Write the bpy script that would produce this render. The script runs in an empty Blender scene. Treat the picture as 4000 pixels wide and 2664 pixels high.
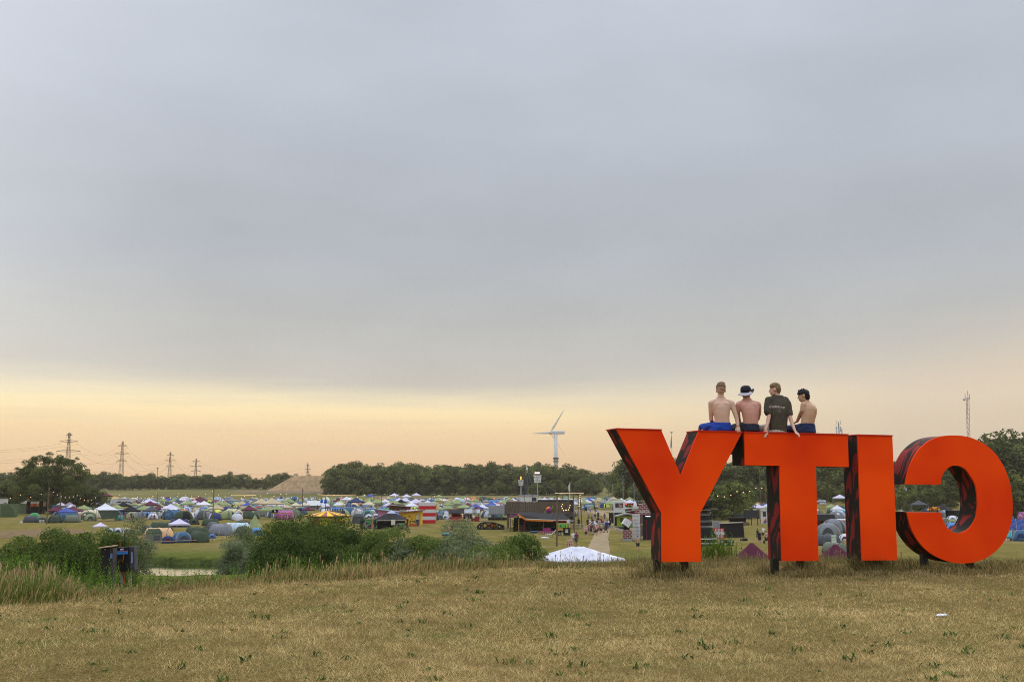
import bpy, bmesh, math, random
import numpy as np
from mathutils import Vector, Matrix, noise
from mathutils.bvhtree import BVHTree
R=math.radians
random.seed(7); rng=np.random.default_rng(7)
S=bpy.context.scene; C=S.collection
# ---------------------------------------------------------------- camera
FPX=4100.35; TH=R(7.886857); EYE=1.65            # focal length in photo pixels (4000 wide), pitch, eye height
cam=bpy.data.cameras.new('camera'); cam.lens=36*FPX/4000; cam.sensor_width=36; cam.clip_start=.1; cam.clip_end=9000
co=bpy.data.objects.new('camera',cam); C.objects.link(co); co.location=(0,0,EYE); co.rotation_euler=(R(90)+TH,0,0); S.camera=co
# ---------------------------------------------------------------- world: overcast evening sky, warm gap near the horizon
SUN_EL=R(34); SUN_AZ=R(-38)
def build_world():
    w=bpy.data.worlds.new('World'); S.world=w; w.use_nodes=True; nt=w.node_tree; N=nt.nodes; L=nt.links; N.clear()
    def n(t,**k):
        x=N.new(t)
        for a,b in k.items(): setattr(x,a,b)
        return x
    def m(op,a,b=None,c=None,clamp=False):
        x=n('ShaderNodeMath',operation=op,use_clamp=clamp)
        for i,v in enumerate((a,b,c)):
            if v is None: continue
            if isinstance(v,(int,float)): x.inputs[i].default_value=v
            else: L.new(v,x.inputs[i])
        return x.outputs[0]
    tc=n('ShaderNodeTexCoord'); sep=n('ShaderNodeSeparateXYZ'); L.new(tc.outputs['Generated'],sep.inputs[0])
    X,Y,Z=sep.outputs
    def noi(sc,scale,detail=3,rough=.5,loc=(0,0,0)):
        mp=n('ShaderNodeMapping'); L.new(tc.outputs['Generated'],mp.inputs[0]); mp.inputs['Scale'].default_value=sc; mp.inputs['Location'].default_value=loc
        t=n('ShaderNodeTexNoise'); L.new(mp.outputs[0],t.inputs['Vector']); t.inputs['Scale'].default_value=scale; t.inputs['Detail'].default_value=detail; t.inputs['Roughness'].default_value=rough
        return t.outputs['Fac']
    # cloud edge: lower in the middle, higher towards the right
    n1=noi((1,1,7),1.6,3,.5,(3,1,0)); n2=noi((1,1,16),4.2,4,.55,(1,5,2)); n3=noi((1,1,3),2.2,3,.5,(7,2,4))
    sh=n('ShaderNodeValToRGB'); sh.color_ramp.interpolation='B_SPLINE'
    el=sh.color_ramp.elements; pts=[(0,.455),(.15,.46),(.35,.435),(.5,.43),(.64,.43),(.74,.48),(.92,.66),(1,.72)]
    el[0].position=0; el[0].color=(pts[0][1],)*3+(1,); el[1].position=1; el[1].color=(pts[-1][1],)*3+(1,)
    for p,v in pts[1:-1]:
        e=el.new(p); e.color=(v,v,v,1)
    L.new(m('MULTIPLY_ADD',X,1.0,.5,True),sh.inputs[0])
    edge=m('MULTIPLY',sh.outputs[0],.19)
    z1=m('SUBTRACT',Z,edge); z1=m('ADD',z1,m('MULTIPLY',m('SUBTRACT',n1,.5),.036)); z1=m('ADD',z1,m('MULTIPLY',m('SUBTRACT',n2,.5),.026))
    def ramp(pts,inp,interp='LINEAR'):
        r=n('ShaderNodeValToRGB'); r.color_ramp.interpolation=interp; e=r.color_ramp.elements
        e[0].position=pts[0][0]; e[0].color=tuple(pts[0][1])+(1,); e[1].position=pts[-1][0]; e[1].color=tuple(pts[-1][1])+(1,)
        for p,c in pts[1:-1]:
            q=e.new(p); q.color=tuple(c)+(1,)
        L.new(inp,r.inputs[0]); return r.outputs[0]
    def s(r,g,b): return tuple(((v/255+.055)/1.055)**2.4 for v in (r,g,b))
    def mixc(f,a,b):
        x=n('ShaderNodeMix',data_type='RGBA'); L.new(f,x.inputs['Factor']) if not isinstance(f,float) else None
        for k,v in(('A',a),('B',b)):
            if isinstance(v,tuple): x.inputs[k].default_value=v+(1,)
            else: L.new(v,x.inputs[k])
        return x.outputs['Result']
    warm=ramp([(0,s(219,180,138)),(.02,s(226,188,145)),(.05,s(238,206,158)),(.07,s(251,226,174)),(.088,s(255,238,190)),(.13,s(244,226,190))],Z)
    warm_r=ramp([(0,s(204,180,152)),(.03,s(208,188,162)),(.08,s(222,203,178)),(.14,s(215,200,182))],Z)
    cloud=ramp([(.08,s(202,192,178)),(.115,s(190,186,178)),(.16,s(183,183,181)),(.22,s(179,183,189)),(.33,s(182,188,197)),(.45,s(187,193,203)),(.7,s(188,194,204)),(1,s(180,188,204))],Z)
    # large soft blotches
    n4=noi((1,1,2.4),5.5,4,.55,(4,4,1)); bl=m('ADD',m('MULTIPLY_ADD',m('SUBTRACT',n3,.5),.46,1.0),m('MULTIPLY',m('SUBTRACT',n4,.5),.13)); bl=m('ADD',bl,m('MULTIPLY',m('MULTIPLY_ADD',X,-4.5,-1.2,True),.17))
    mixb=n('ShaderNodeVectorMath',operation='SCALE'); L.new(cloud,mixb.inputs[0]); L.new(bl,mixb.inputs['Scale'])
    right=m('MULTIPLY_ADD',X,3.0,-.05,True); warm=mixc(right,warm,warm_r)
    # thin darker streaks in the warm gap
    st=noi((1,1,20),2.6,5,.6,(2,9,6)); stf=m('MULTIPLY',m('MULTIPLY_ADD',st,5.0,-2.65,True),.42); warm=mixc(stf,warm,s(216,194,164))
    soft=m('MULTIPLY_ADD',right,.028,.021); mask=m('MULTIPLY_ADD',m('DIVIDE',z1,soft),.5,.5,True)
    mask=m('MULTIPLY',m('MULTIPLY',mask,mask),m('MULTIPLY_ADD',mask,-2.,3.))
    class mp: outputs={'Result':mixc(mask,warm,mixb.outputs[0])}
    # clear-sky light above the cloud sheet
    sky=n('ShaderNodeTexSky',sky_type='NISHITA',sun_disc=False,sun_elevation=SUN_EL,sun_rotation=SUN_AZ)
    sc=n('ShaderNodeVectorMath',operation='SCALE'); L.new(sky.outputs[0],sc.inputs[0]); sc.inputs['Scale'].default_value=.007
    ad=n('ShaderNodeVectorMath',operation='ADD'); L.new(mp.outputs['Result'],ad.inputs[0]); L.new(sc.outputs[0],ad.inputs[1])
    # overcast zenith and unseen sky behind the camera boosted to fill-light the ground
    zen=m('MULTIPLY',m('MULTIPLY_ADD',Z,2.4,-1.15,True),ZEN); back=m('MULTIPLY',m('MULTIPLY_ADD',Y,-1.6,.1,True),BACK)
    tot=m('ADD',m('ADD',zen,back),SKY)
    bg=n('ShaderNodeBackground'); L.new(ad.outputs[0],bg.inputs[0]); L.new(tot,bg.inputs[1])
    out=n('ShaderNodeOutputWorld'); L.new(bg.outputs[0],out.inputs[0])
ZEN=3.0; BACK=.5; SKY=.99
build_world()
sun=bpy.data.lights.new('sun','SUN'); sun.energy=1.8; sun.angle=R(45); sun.color=(1,.90,.74)
so=bpy.data.objects.new('sun',sun); C.objects.link(so)
so.rotation_euler=(R(90)-SUN_EL,0,R(180)+SUN_AZ)     # high veiled sun
S.cycles.filter_width=1.0; S.cycles.denoising_prefilter='NONE'
vs=S.view_settings; vs.view_transform='Standard'; vs.look='None'; vs.exposure=0; vs.gamma=1
# ---------------------------------------------------------------- helpers
def s2l(r,g,b): return tuple((v/255/12.92 if v<=10 else ((v/255+.055)/1.055)**2.4) for v in (r,g,b))
def hx(h): h=h.lstrip('#'); return s2l(*(int(h[i:i+2],16) for i in (0,2,4)))
_M={}
def mat(name,col,rough=.8,var=.15,scale=8,bump=0,spec=.3,metal=0,attr=False,trans=0,emit=0,coat=0,stretch=(1,1,1),bscale=None):
    """procedural material: base colour broken up by two noises, optional bump / leaf translucency"""
    key=(name,tuple(col),rough,var,scale,bump,attr,trans,emit)
    if key in _M: return _M[key]
    m=bpy.data.materials.new(name); m.use_nodes=True; nt=m.node_tree; N=nt.nodes; L=nt.links; b=N['Principled BSDF']
    b.inputs['Roughness'].default_value=rough; b.inputs['Specular IOR Level'].default_value=spec; b.inputs['Metallic'].default_value=metal
    if coat: b.inputs['Coat Weight'].default_value=coat; b.inputs['Coat Roughness'].default_value=.2
    tc=N.new('ShaderNodeTexCoord'); mp=N.new('ShaderNodeMapping'); mp.inputs['Scale'].default_value=stretch; L.new(tc.outputs['Object'],mp.inputs[0])
    no=N.new('ShaderNodeTexNoise'); no.inputs['Scale'].default_value=scale; no.inputs['Detail'].default_value=5; no.inputs['Roughness'].default_value=.6; L.new(mp.outputs[0],no.inputs['Vector'])
    mr=N.new('ShaderNodeMapRange'); mr.inputs['From Min'].default_value=.3; mr.inputs['From Max'].default_value=.7; mr.inputs['To Min'].default_value=1-var; mr.inputs['To Max'].default_value=1+var; L.new(no.outputs['Fac'],mr.inputs['Value'])
    sc=N.new('ShaderNodeVectorMath'); sc.operation='SCALE'; L.new(mr.outputs[0],sc.inputs['Scale'])
    if attr:
        at=N.new('ShaderNodeAttribute'); at.attribute_name='Col'; L.new(at.outputs['Color'],sc.inputs[0])
    else: sc.inputs[0].default_value=col
    L.new(sc.outputs[0],b.inputs['Base Color'])
    if bump:
        bp=N.new('ShaderNodeBump'); bp.inputs['Strength'].default_value=1; bp.inputs['Distance'].default_value=bump
        n2=N.new('ShaderNodeTexNoise'); n2.inputs['Scale'].default_value=bscale or scale*1.5; n2.inputs['Detail'].default_value=4; L.new(mp.outputs[0],n2.inputs['Vector'])
        L.new(n2.outputs['Fac'],bp.inputs['Height']); L.new(bp.outputs[0],b.inputs['Normal'])
    if emit:
        b.inputs['Emission Color'].default_value=tuple(col)+(1,); b.inputs['Emission Strength'].default_value=emit
    if trans:
        tr=N.new('ShaderNodeBsdfTranslucent'); L.new(sc.outputs[0],tr.inputs[0]); mx=N.new('ShaderNodeMixShader'); mx.inputs[0].default_value=trans
        L.new(b.outputs[0],mx.inputs[1]); L.new(tr.outputs[0],mx.inputs[2]); L.new(mx.outputs[0],N['Material Output'].inputs[0])
    _M[key]=m; return m
def tag(o,label=None,cat=None,group=None,kind=None):
    if label: o['label']=label
    if cat: o['category']=cat
    if group: o['group']=group
    if kind: o['kind']=kind
    return o
def thing(name,loc,label,cat,rz=0,group=None,scale=1):
    o=bpy.data.objects.new(name,None); o.empty_display_size=.1; C.objects.link(o); o.location=loc; o.rotation_euler=(0,0,rz)
    o.scale=(scale,)*3 if isinstance(scale,(int,float)) else scale
    return tag(o,label,cat,group)
def link(name,me,parent=None,mats=()):
    o=bpy.data.objects.new(name,me); C.objects.link(o)
    for m in mats: me.materials.append(m)
    if parent: o.parent=parent
    return o
class MB:
    def __init__(s): s.v=[]; s.f=[]; s.m=[]
    def add(s,vs,fs,m=0):
        b=len(s.v); s.v+= [tuple(v) for v in vs]; s.f+=[tuple(b+i for i in f) for f in fs]; s.m+=[m]*len(fs); return s
    def box(s,c,d,rz=0,m=0,M=None):
        x,y,z=(k/2 for k in d); vs=[Vector((a*x,b*y,e*z)) for a in(-1,1) for b in(-1,1) for e in(-1,1)]
        Mx=M if M else Matrix.Rotation(rz,3,'Z'); vs=[Mx@v+Vector(c) for v in vs]
        return s.add(vs,[(0,1,3,2),(4,6,7,5),(0,4,5,1),(2,3,7,6),(0,2,6,4),(1,5,7,3)],m)
    def tube(s,p,q,r,r2=None,n=6,m=0,cap=True):
        p=Vector(p);q=Vector(q);r2=r if r2 is None else r2; d=(q-p); 
        if d.length<1e-9: return s
        d.normalize(); a=d.orthogonal().normalized(); b=d.cross(a)
        vs=[];
        for c,rr in((p,r),(q,r2)):
            vs+=[c+a*(rr*math.cos(2*math.pi*i/n))+b*(rr*math.sin(2*math.pi*i/n)) for i in range(n)]
        fs=[(i,(i+1)%n,n+(i+1)%n,n+i) for i in range(n)]
        if cap: fs+=[tuple(range(n))[::-1],tuple(range(n,2*n))]
        return s.add(vs,fs,m)
    def path(s,ps,r,n=5,m=0):
        for a,b in zip(ps[:-1],ps[1:]): s.tube(a,b,r,r,n,m)
        return s
    def ell(s,c,r,n=10,k=7,m=0,M=None):
        vs=[];c=Vector(c)
        for j in range(1,k):
            t=math.pi*j/k
            for i in range(n):
                p=2*math.pi*i/n; v=Vector((r[0]*math.sin(t)*math.cos(p),r[1]*math.sin(t)*math.sin(p),r[2]*math.cos(t)))
                vs.append(c+(M@v if M else v))
        T=Vector((0,0,r[2])); 
        if M: T=M@T
        vs+=[c+T,c-T]; a=len(vs)-2
        fs=[(j*n+i,(j+1)*n+i,(j+1)*n+(i+1)%n,j*n+(i+1)%n) for j in range(k-2) for i in range(n)]
        fs+=[(a,i,(i+1)%n) for i in range(n)]+[(a+1,(k-2)*n+(i+1)%n,(k-2)*n+i) for i in range(n)]
        return s.add(vs,fs,m)
    def rings(s,rs,m=0,cap=True,close=True):
        n=len(rs[0]); vs=[v for r in rs for v in r]; fs=[]
        for j in range(len(rs)-1):
            for i in range(n if close else n-1): fs.append((j*n+i,j*n+(i+1)%n,(j+1)*n+(i+1)%n,(j+1)*n+i))
        if cap: fs+=[tuple(range(n))[::-1],tuple(range(len(vs)-n,len(vs)))]
        return s.add(vs,fs,m)
    def prism(s,poly,ax,d0,d1,m=0):
        """extrude a 2-D outline: ax 'y' -> outline is (x,z)"""
        f=(lambda a,b,d:(a,d,b)) if ax=='y' else ((lambda a,b,d:(d,a,b)) if ax=='x' else (lambda a,b,d:(a,b,d)))
        n=len(poly); vs=[f(a,b,d0) for a,b in poly]+[f(a,b,d1) for a,b in poly]
        return s.add(vs,[tuple(range(n)),tuple(range(n,2*n))[::-1]]+[(i,n+i,n+(i+1)%n,(i+1)%n) for i in range(n)],m)
    def mesh(s,name,mats=(),smooth=False):
        me=bpy.data.meshes.new(name); me.from_pydata(s.v,[],s.f)
        for m in mats: me.materials.append(m)
        if len(mats)>1: me.polygons.foreach_set('material_index',s.m)
        bm=bmesh.new(); bm.from_mesh(me); bmesh.ops.recalc_face_normals(bm,faces=bm.faces); bm.to_mesh(me); bm.free()
        if smooth: me.polygons.foreach_set('use_smooth',[True]*len(me.polygons))
        me.update(); return me
    def build(s,name,mats,parent=None,smooth=False,bevel=0):
        if not isinstance(mats,(list,tuple)): mats=[mats]
        o=link(name,s.mesh(name,mats,smooth),parent)
        if bevel:
            b=o.modifiers.new('bevel','BEVEL'); b.width=bevel; b.segments=2; b.limit_method='ANGLE'
        return o
def mesh_np(name,V,F,cols=None,smooth=False):
    """V (n,3), F list of (faces array (k,m)); fast mesh"""
    me=bpy.data.meshes.new(name); me.vertices.add(len(V)); me.vertices.foreach_set('co',np.ascontiguousarray(V,dtype=np.float32).ravel())
    idx=np.concatenate([f.ravel() for f in F]); tot=np.concatenate([np.full(len(f),f.shape[1]) for f in F]); st=np.concatenate([[0],np.cumsum(tot)[:-1]])
    me.loops.add(len(idx)); me.loops.foreach_set('vertex_index',idx.astype(np.int32)); me.polygons.add(len(tot)); me.polygons.foreach_set('loop_start',st.astype(np.int32)); me.polygons.foreach_set('loop_total',tot.astype(np.int32))
    if cols is not None:
        a=me.color_attributes.new('Col','FLOAT_COLOR','POINT'); a.data.foreach_set('color',np.ascontiguousarray(np.c_[cols,np.ones(len(cols))],dtype=np.float32).ravel())
    if smooth: me.polygons.foreach_set('use_smooth',[True]*len(tot))
    me.update(calc_edges=True); return me
def dup(o,parent=None):
    c=o.copy(); C.objects.link(c)
    if parent: c.parent=parent
    for ch in [k for k in KIDS.get(o.name,[])]: dup(ch,c)
    return c
KIDS={}
def remember(o):
    """note the children of a prototype so that copies need no scene search"""
    ks=[c for c in bpy.data.objects if c.parent==o]
    KIDS[o.name]=ks
    for k in ks: remember(k)
# ---------------------------------------------------------------- terrain
def lerp(x,xs,ys): return np.interp(x,xs,ys)
TBX=[-30,-9,-6.9,-5.7,-4.3,-2.4,-.5,3,12,40]; TBY=[8,13,14.2,15.7,17.8,20,21,22.3,23,24]
PLX=[0,340,390,440,550,700,900,9000]; PLZ=[-6.1,-6.1,-5.1,-4.0,-2.8,-1.0,0.2,2.0]
PC=(-43,107.6,31,11)                                    # pond centre, radii
def terr(x,y):
    x=np.asarray(x,float); y=np.asarray(y,float)
    yc=lerp(x,TBX,TBY)+1.0; ln=lerp(x,[-12,-3,3,12],[48,44,40,38]); t=np.clip((y-yc)/ln,0,1); k=lerp(x,[-8.5,-6,-2],[0,.45,1])*(x<60); s=(1-k)*t*t*(3-2*t)+k*(1-(1-t)**2.1)
    z=lerp(y,PLX,PLZ)*s
    z=z+.035*np.sin(x*.9+y*.35)*np.sin(y*.7-x*.2)*(y<60)+.05*np.sin(x*.23+1)*np.sin(y*.31)*(y<60)
    d=((x-PC[0])/PC[2])**2+((y-PC[1])/PC[3])**2+.12*np.sin(x*.5)+.08*np.sin(x*1.3)
    z=z-1.5*np.clip(1.40-d,0,.42)/.42*(d<1.40)
    # old grassy bank on the far left field
    z=z+3.2*np.exp(-((x+207)/50)**2-((y-760)/30)**2)*1.0
    return z
def ray(px,py):
    u=(px-2000)/FPX; v=(1332-py)/FPX; return (u,math.cos(TH)-v*math.sin(TH),math.sin(TH)+v*math.cos(TH))
def P(px,py,D):
    """the point seen at photo pixel (px,py) whose forward distance is D"""
    a,b,c=ray(px,py); return Vector((a*D/b,D,EYE+c*D/b))
def G(px,py,lo=25,hi=1500):
    """ground point seen at a photo pixel"""
    a,b,c=ray(px,py); D=np.geomspace(lo,hi,4000); X=a/b*D; Z=EYE+c/b*D; h=Z-terr(X,D); i=np.argmax(h<0)
    if h[i]>=0: i=len(D)-1
    d=D[i]; return Vector((a/b*d,d,float(terr(a/b*d,d))))
def W(px,D):
    """ground point at column px and distance D"""
    z=-6.
    for _ in range(4):
        x=(px-2000)/FPX*(D*math.cos(TH)+(z-EYE)*math.sin(TH)); z=float(terr(x,D))
    return Vector((x,D,z))
def mpp(D): return D/FPX                                # metres per photo pixel at distance D
# ---------------------------------------------------------------- ground sheet
def ground():
    rad=np.concatenate([[0.5,2,4,6],np.geomspace(7,80,230),np.geomspace(81,700,200),np.geomspace(720,8500,40)])
    ang=np.concatenate([np.linspace(-180,-42,24)[:-1],np.linspace(-42,42,340),np.linspace(42,180,24)[1:-1]])
    A,Rr=np.meshgrid(np.radians(ang),rad); X=Rr*np.sin(A); Y=Rr*np.cos(A); Z=terr(X,Y)
    V=np.c_[X.ravel(),Y.ravel(),Z.ravel()]; na=len(ang); nr=len(rad)
    i,j=np.meshgrid(np.arange(na),np.arange(nr-1)); i2=(i+1)%na
    F=np.stack([j*na+i,j*na+i2,(j+1)*na+i2,(j+1)*na+i],-1).reshape(-1,4)
    me=mesh_np('ground',V,[F],smooth=True)
    m=bpy.data.materials.new('ground_grass'); m.use_nodes=True; nt=m.node_tree; N=nt.nodes; L=nt.links; b=N['Principled BSDF']; b.inputs['Roughness'].default_value=.95; b.inputs['Specular IOR Level'].default_value=0
    geo=N.new('ShaderNodeNewGeometry')
    def no(scale,det=5,sc=(1,1,1),r=.6):
        mp=N.new('ShaderNodeMapping'); mp.inputs['Scale'].default_value=sc; L.new(geo.outputs['Position'],mp.inputs[0])
        t=N.new('ShaderNodeTexNoise'); t.inputs['Scale'].default_value=scale; t.inputs['Detail'].default_value=det; t.inputs['Roughness'].default_value=r; L.new(mp.outputs[0],t.inputs['Vector']); return t.outputs['Fac']
    def rmp(inp,pts):
        r=N.new('ShaderNodeValToRGB'); e=r.color_ramp.elements; e[0].position,e[1].position=pts[0][0],pts[-1][0]; e[0].color=pts[0][1]+(1,); e[1].color=pts[-1][1]+(1,)
        for p,c in pts[1:-1]:
            q=e.new(p); q.color=c+(1,)
        L.new(inp,r.inputs[0]); return r.outputs[0]
    def mix(f,a,b_):
        x=N.new('ShaderNodeMix'); x.data_type='RGBA'; 
        if isinstance(f,float): x.inputs['Factor'].default_value=f
        else: L.new(f,x.inputs['Factor'])
        L.new(a,x.inputs['A']); L.new(b_,x.inputs['B']); return x.outputs['Result']
    sep=N.new('ShaderNodeSeparateXYZ'); L.new(geo.outputs['Position'],sep.inputs[0])
    def mr(inp,a,b_,c=0.,d=1.):
        x=N.new('ShaderNodeMapRange'); x.inputs[1].default_value=a; x.inputs[2].default_value=b_; x.inputs[3].default_value=c; x.inputs[4].default_value=d; L.new(inp,x.inputs[0]); return x.outputs[0]
    def mul(a,b_):
        x=N.new('ShaderNodeMath'); x.operation='MULTIPLY'; L.new(a,x.inputs[0])
        if isinstance(b_,float): x.inputs[1].default_value=b_
        else: L.new(b_,x.inputs[1])
        return x.outputs[0]
    near=rmp(no(22,6,(1,1,.3),.7),[(.3,(.05,.036,.014)),(.5,(.14,.10,.036)),(.68,(.27,.195,.075))])
    grn=rmp(no(9,5),[(.3,(.05,.062,.016)),(.7,(.12,.125,.035))])
    near=mix(mul(mr(no(.55,4),.52,.72),.75),near,grn)
    mid=rmp(no(.6,7,(1,.45,1),.7),[(.25,(.080,.072,.020)),(.5,(.135,.112,.034)),(.75,(.21,.16,.056))])
    dry=rmp(no(1.5,5),[(.3,(.14,.105,.05)),(.7,(.22,.17,.085))])
    mid=mix(mul(mr(no(.045,4,(1,.6,1)),.50,.64),.75),mid,dry)
    bank=rmp(no(1.2,4),[(.3,(.055,.070,.014)),(.7,(.105,.118,.028))])
    # lush strip by the pond
    px=N.new('ShaderNodeVectorMath'); px.operation='DISTANCE'; mp=N.new('ShaderNodeMapping'); mp.inputs['Scale'].default_value=(1/PC[2],1/PC[3],0); L.new(geo.outputs['Position'],mp.inputs[0]); L.new(mp.outputs[0],px.inputs[0]); px.inputs[1].default_value=(PC[0]/PC[2],PC[1]/PC[3],0)
    pd=N.new('ShaderNodeMath'); pd.operation='MULTIPLY_ADD'; L.new(no(.4,3),pd.inputs[0]); pd.inputs[1].default_value=1.2; L.new(px.outputs['Value'],pd.inputs[2])
    mid=mix(mr(pd.outputs[0],2.0,3.6,1.,0.),mid,bank)
    gn=N.new('ShaderNodeSeparateXYZ'); L.new(geo.outputs['Normal'],gn.inputs[0]); soil_shade=rmp(no(2,3),[(.3,(.018,.024,.008)),(.7,(.045,.058,.014))]); mid=mix(mr(gn.outputs['Z'],.965,.90),mid,soil_shade)  # dark soil colour on steep bank, also painting in the undercut's shade
    far=rmp(no(.03,5,(1,.25,1)),[(.3,(.085,.090,.034)),(.5,(.125,.115,.046)),(.7,(.18,.145,.065))])
    mid=mix(mr(sep.outputs['Y'],430.,520.),mid,far)
    col=mix(mr(sep.outputs['Y'],45.,75.),near,mid)
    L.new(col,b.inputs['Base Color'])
    bp=N.new('ShaderNodeBump'); bp.inputs['Distance'].default_value=.03; L.new(no(30,5),bp.inputs['Height']); L.new(bp.outputs[0],b.inputs['Normal'])
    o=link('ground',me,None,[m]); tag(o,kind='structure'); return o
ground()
# pond water
def pond():
    n=72; vs=[(PC[0],PC[1],-6.88)]+[(PC[0]+1.30*PC[2]*math.cos(2*math.pi*i/n),PC[1]+1.30*PC[3]*math.sin(2*math.pi*i/n),-6.88) for i in range(n)]
    mb=MB().add(vs,[(0,1+i,1+(i+1)%n) for i in range(n)])
    m=bpy.data.materials.new('pond_water'); m.use_nodes=True; b=m.node_tree.nodes['Principled BSDF']; b.inputs['Base Color'].default_value=(.012,.014,.009,1); b.inputs['Roughness'].default_value=.04; b.inputs['IOR'].default_value=1.45
    nt=m.node_tree; g=nt.nodes.new('ShaderNodeNewGeometry'); mp=nt.nodes.new('ShaderNodeMapping'); mp.inputs['Scale'].default_value=(1,2.2,1); nt.links.new(g.outputs['Position'],mp.inputs[0])
    t=nt.nodes.new('ShaderNodeTexNoise'); t.inputs['Scale'].default_value=1.8; nt.links.new(mp.outputs[0],t.inputs['Vector']); bp=nt.nodes.new('ShaderNodeBump'); bp.inputs['Distance'].default_value=.004; nt.links.new(t.outputs['Fac'],bp.inputs['Height']); nt.links.new(bp.outputs[0],b.inputs['Normal'])
    o=mb.build('pond_water',m); tag(o,kind='structure')
pond()
def sheet(name,pts,z,m,label=None,wob=.0):
    """flat patch on the plain through ground points"""
    n=len(pts); out=[]
    for i in range(n):
        a,b=Vector(pts[i]),Vector(pts[(i+1)%n]); k=max(2,int((b-a).length/2.5))
        for j in range(k):
            q=a.lerp(b,j/k); out.append((q.x+random.uniform(-wob,wob),q.y+random.uniform(-wob,wob)))
    bm=bmesh.new(); vs=[bm.verts.new((x,y,0)) for x,y in out]; f=bm.faces.new(vs); bmesh.ops.triangulate(bm,faces=[f])
    for _ in range(3):
        es=[e for e in bm.edges if e.calc_length()>9]
        if es: bmesh.ops.subdivide_edges(bm,edges=es,cuts=1); bmesh.ops.triangulate(bm,faces=bm.faces[:])
    for v in bm.verts: v.co.z=float(terr(v.co.x,v.co.y))+z
    me=bpy.data.meshes.new(name); bm.to_mesh(me); bm.free(); o=link(name,me,None,[m]); tag(o,kind='structure'); return o
M_dirt=mat('path_dirt',(.235,.185,.115),1,.2,.9,.0,0)
M_till=mat('tilled_soil',(.15,.105,.06),1,.3,1.6,.05,0,stretch=(1,.3,1))
gp=lambda l,lo=25:[G(x,y,lo)[:2] for x,y in l]
def sheet_px(name,l,z,m,wob): return sheet(name,[(g[0],g[1],0) for g in gp(l,66)],z,m,wob=wob)
sheet_px('dirt_path',[(2250,2290),(2270,2210),(2296,2140),(2322,2085),(2375,2045),(2385,2025),(2345,2012),(2290,1999),(2290,1992),(2370,1990),(2420,1990),(2420,1997),(2362,2000),(2385,2012),(2412,2030),(2385,2062),(2376,2100),(2382,2150),(2400,2230),(2412,2300)],.02,M_dirt,.05)
sheet_px('tilled_strip',[(-150,2108),(-150,2082),(40,2072),(180,2064),(330,2066),(330,2080),(120,2098)],.02,M_till,.5)
# far brown field in front of the sand mound
M_brown=mat('brown_field',(.155,.115,.082),1,.28,.12,.0,0,stretch=(1,.25,1))
sheet('brown_field',[Vector((W(x,d).x,d,0)) for x,d in((880,690),(1000,600),(1290,590),(1345,640),(1345,680),(1030,684),(950,720))],.06,M_brown,wob=1.5)
def mound():
    D=690; s=mpp(D); c=W(1180,D); z0=c.z-1
    X=lambda px:(px-2000)/FPX*D
    top=P(1150,1857,D).z; mb=MB(); g=26; rings=[]
    base=[(1040,0),(1345,0),(1345,75),(1040,75)]
    # long earth heap with a flat top: profile rings front to back
    prof=[(-13.5,0.0),(-13,.03),(-7,.5),(-1,.97),(-.3,1),(16,1),(24,0)]
    n=60; rows=[]
    for dy,hh in prof:
        r=[]
        for i in range(n+1):
            px=1042+(1360-1042)*i/n; e=min(1,(px-1042)/112); e=e*1.0
            hz=min(hh,1)*min(1,e) ; w=noise.noise(Vector((px*.05,dy*.1,3)))*.6+noise.noise(Vector((px*.2,dy*.3,9)))*.3
            r.append(Vector((X(px),D+dy+w*3,z0+(top-z0)*hz+w*.5*(hz>.1))))
        rows.append(r)
    mb.rings(rows,cap=False,close=False)
    m=mat('sand_earth',(.27,.185,.10),1,.30,.35,.5,0,stretch=(1,1,.5))
    o=mb.build('sand_mound',m,smooth=True); sb=o.modifiers.new('s','SUBSURF'); sb.levels=sb.render_levels=3; tag(o,'flat-topped heap of pale bare sand beyond the tent field, left of the dark wood','earth mound')
mound()
# ---------------------------------------------------------------- the four giant letters (seen from behind)
H=2.4; LA=R(14.548813); LR=R(.601046); LD=.2196*H
LM=Matrix.Translation((0,7.84979*H,EYE-.555826*H))@Matrix.Rotation(LA,4,'Z')@Matrix.Rotation(LR,4,'Y')
def LP(u,v,dep=0): return LM@Vector((u*H,dep*LD,v*H))
def front_mat():
    m=mat('orange_red_paint',(.78,.050,.0),.6,.06,1.1,.0015,.08); nt=m.node_tree; N=nt.nodes; L=nt.links
    tc=N.new('ShaderNodeTexCoord'); n1=N.new('ShaderNodeTexNoise'); n1.inputs['Scale'].default_value=.45; n1.inputs['Detail'].default_value=3; L.new(tc.outputs['Object'],n1.inputs['Vector'])
    n2=N.new('ShaderNodeTexNoise'); n2.inputs['Scale'].default_value=7; n2.inputs['Detail'].default_value=8; n2.inputs['Roughness'].default_value=.75; mp=N.new('ShaderNodeMapping'); mp.inputs['Scale'].default_value=(1,1,.35); L.new(tc.outputs['Object'],mp.inputs[0]); L.new(mp.outputs[0],n2.inputs['Vector'])
    r=N.new('ShaderNodeValToRGB'); e=r.color_ramp.elements; e[0].position=.35; e[0].color=(.66,.030,.0,1); e[1].position=.65; e[1].color=(.86,.068,.001,1); L.new(n1.outputs['Fac'],r.inputs[0])
    # faint dirty scuffs
    s=N.new('ShaderNodeMapRange'); s.inputs[1].default_value=.66; s.inputs[2].default_value=.80; s.inputs[3].default_value=0; s.inputs[4].default_value=.45; L.new(n2.outputs['Fac'],s.inputs[0])
    x=N.new('ShaderNodeMix'); x.data_type='RGBA'; L.new(s.outputs[0],x.inputs['Factor']); L.new(r.outputs[0],x.inputs['A']); x.inputs['B'].default_value=(.30,.03,.01,1); L.new(x.outputs['Result'],N['Principled BSDF'].inputs['Base Color'])
    return m
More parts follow.
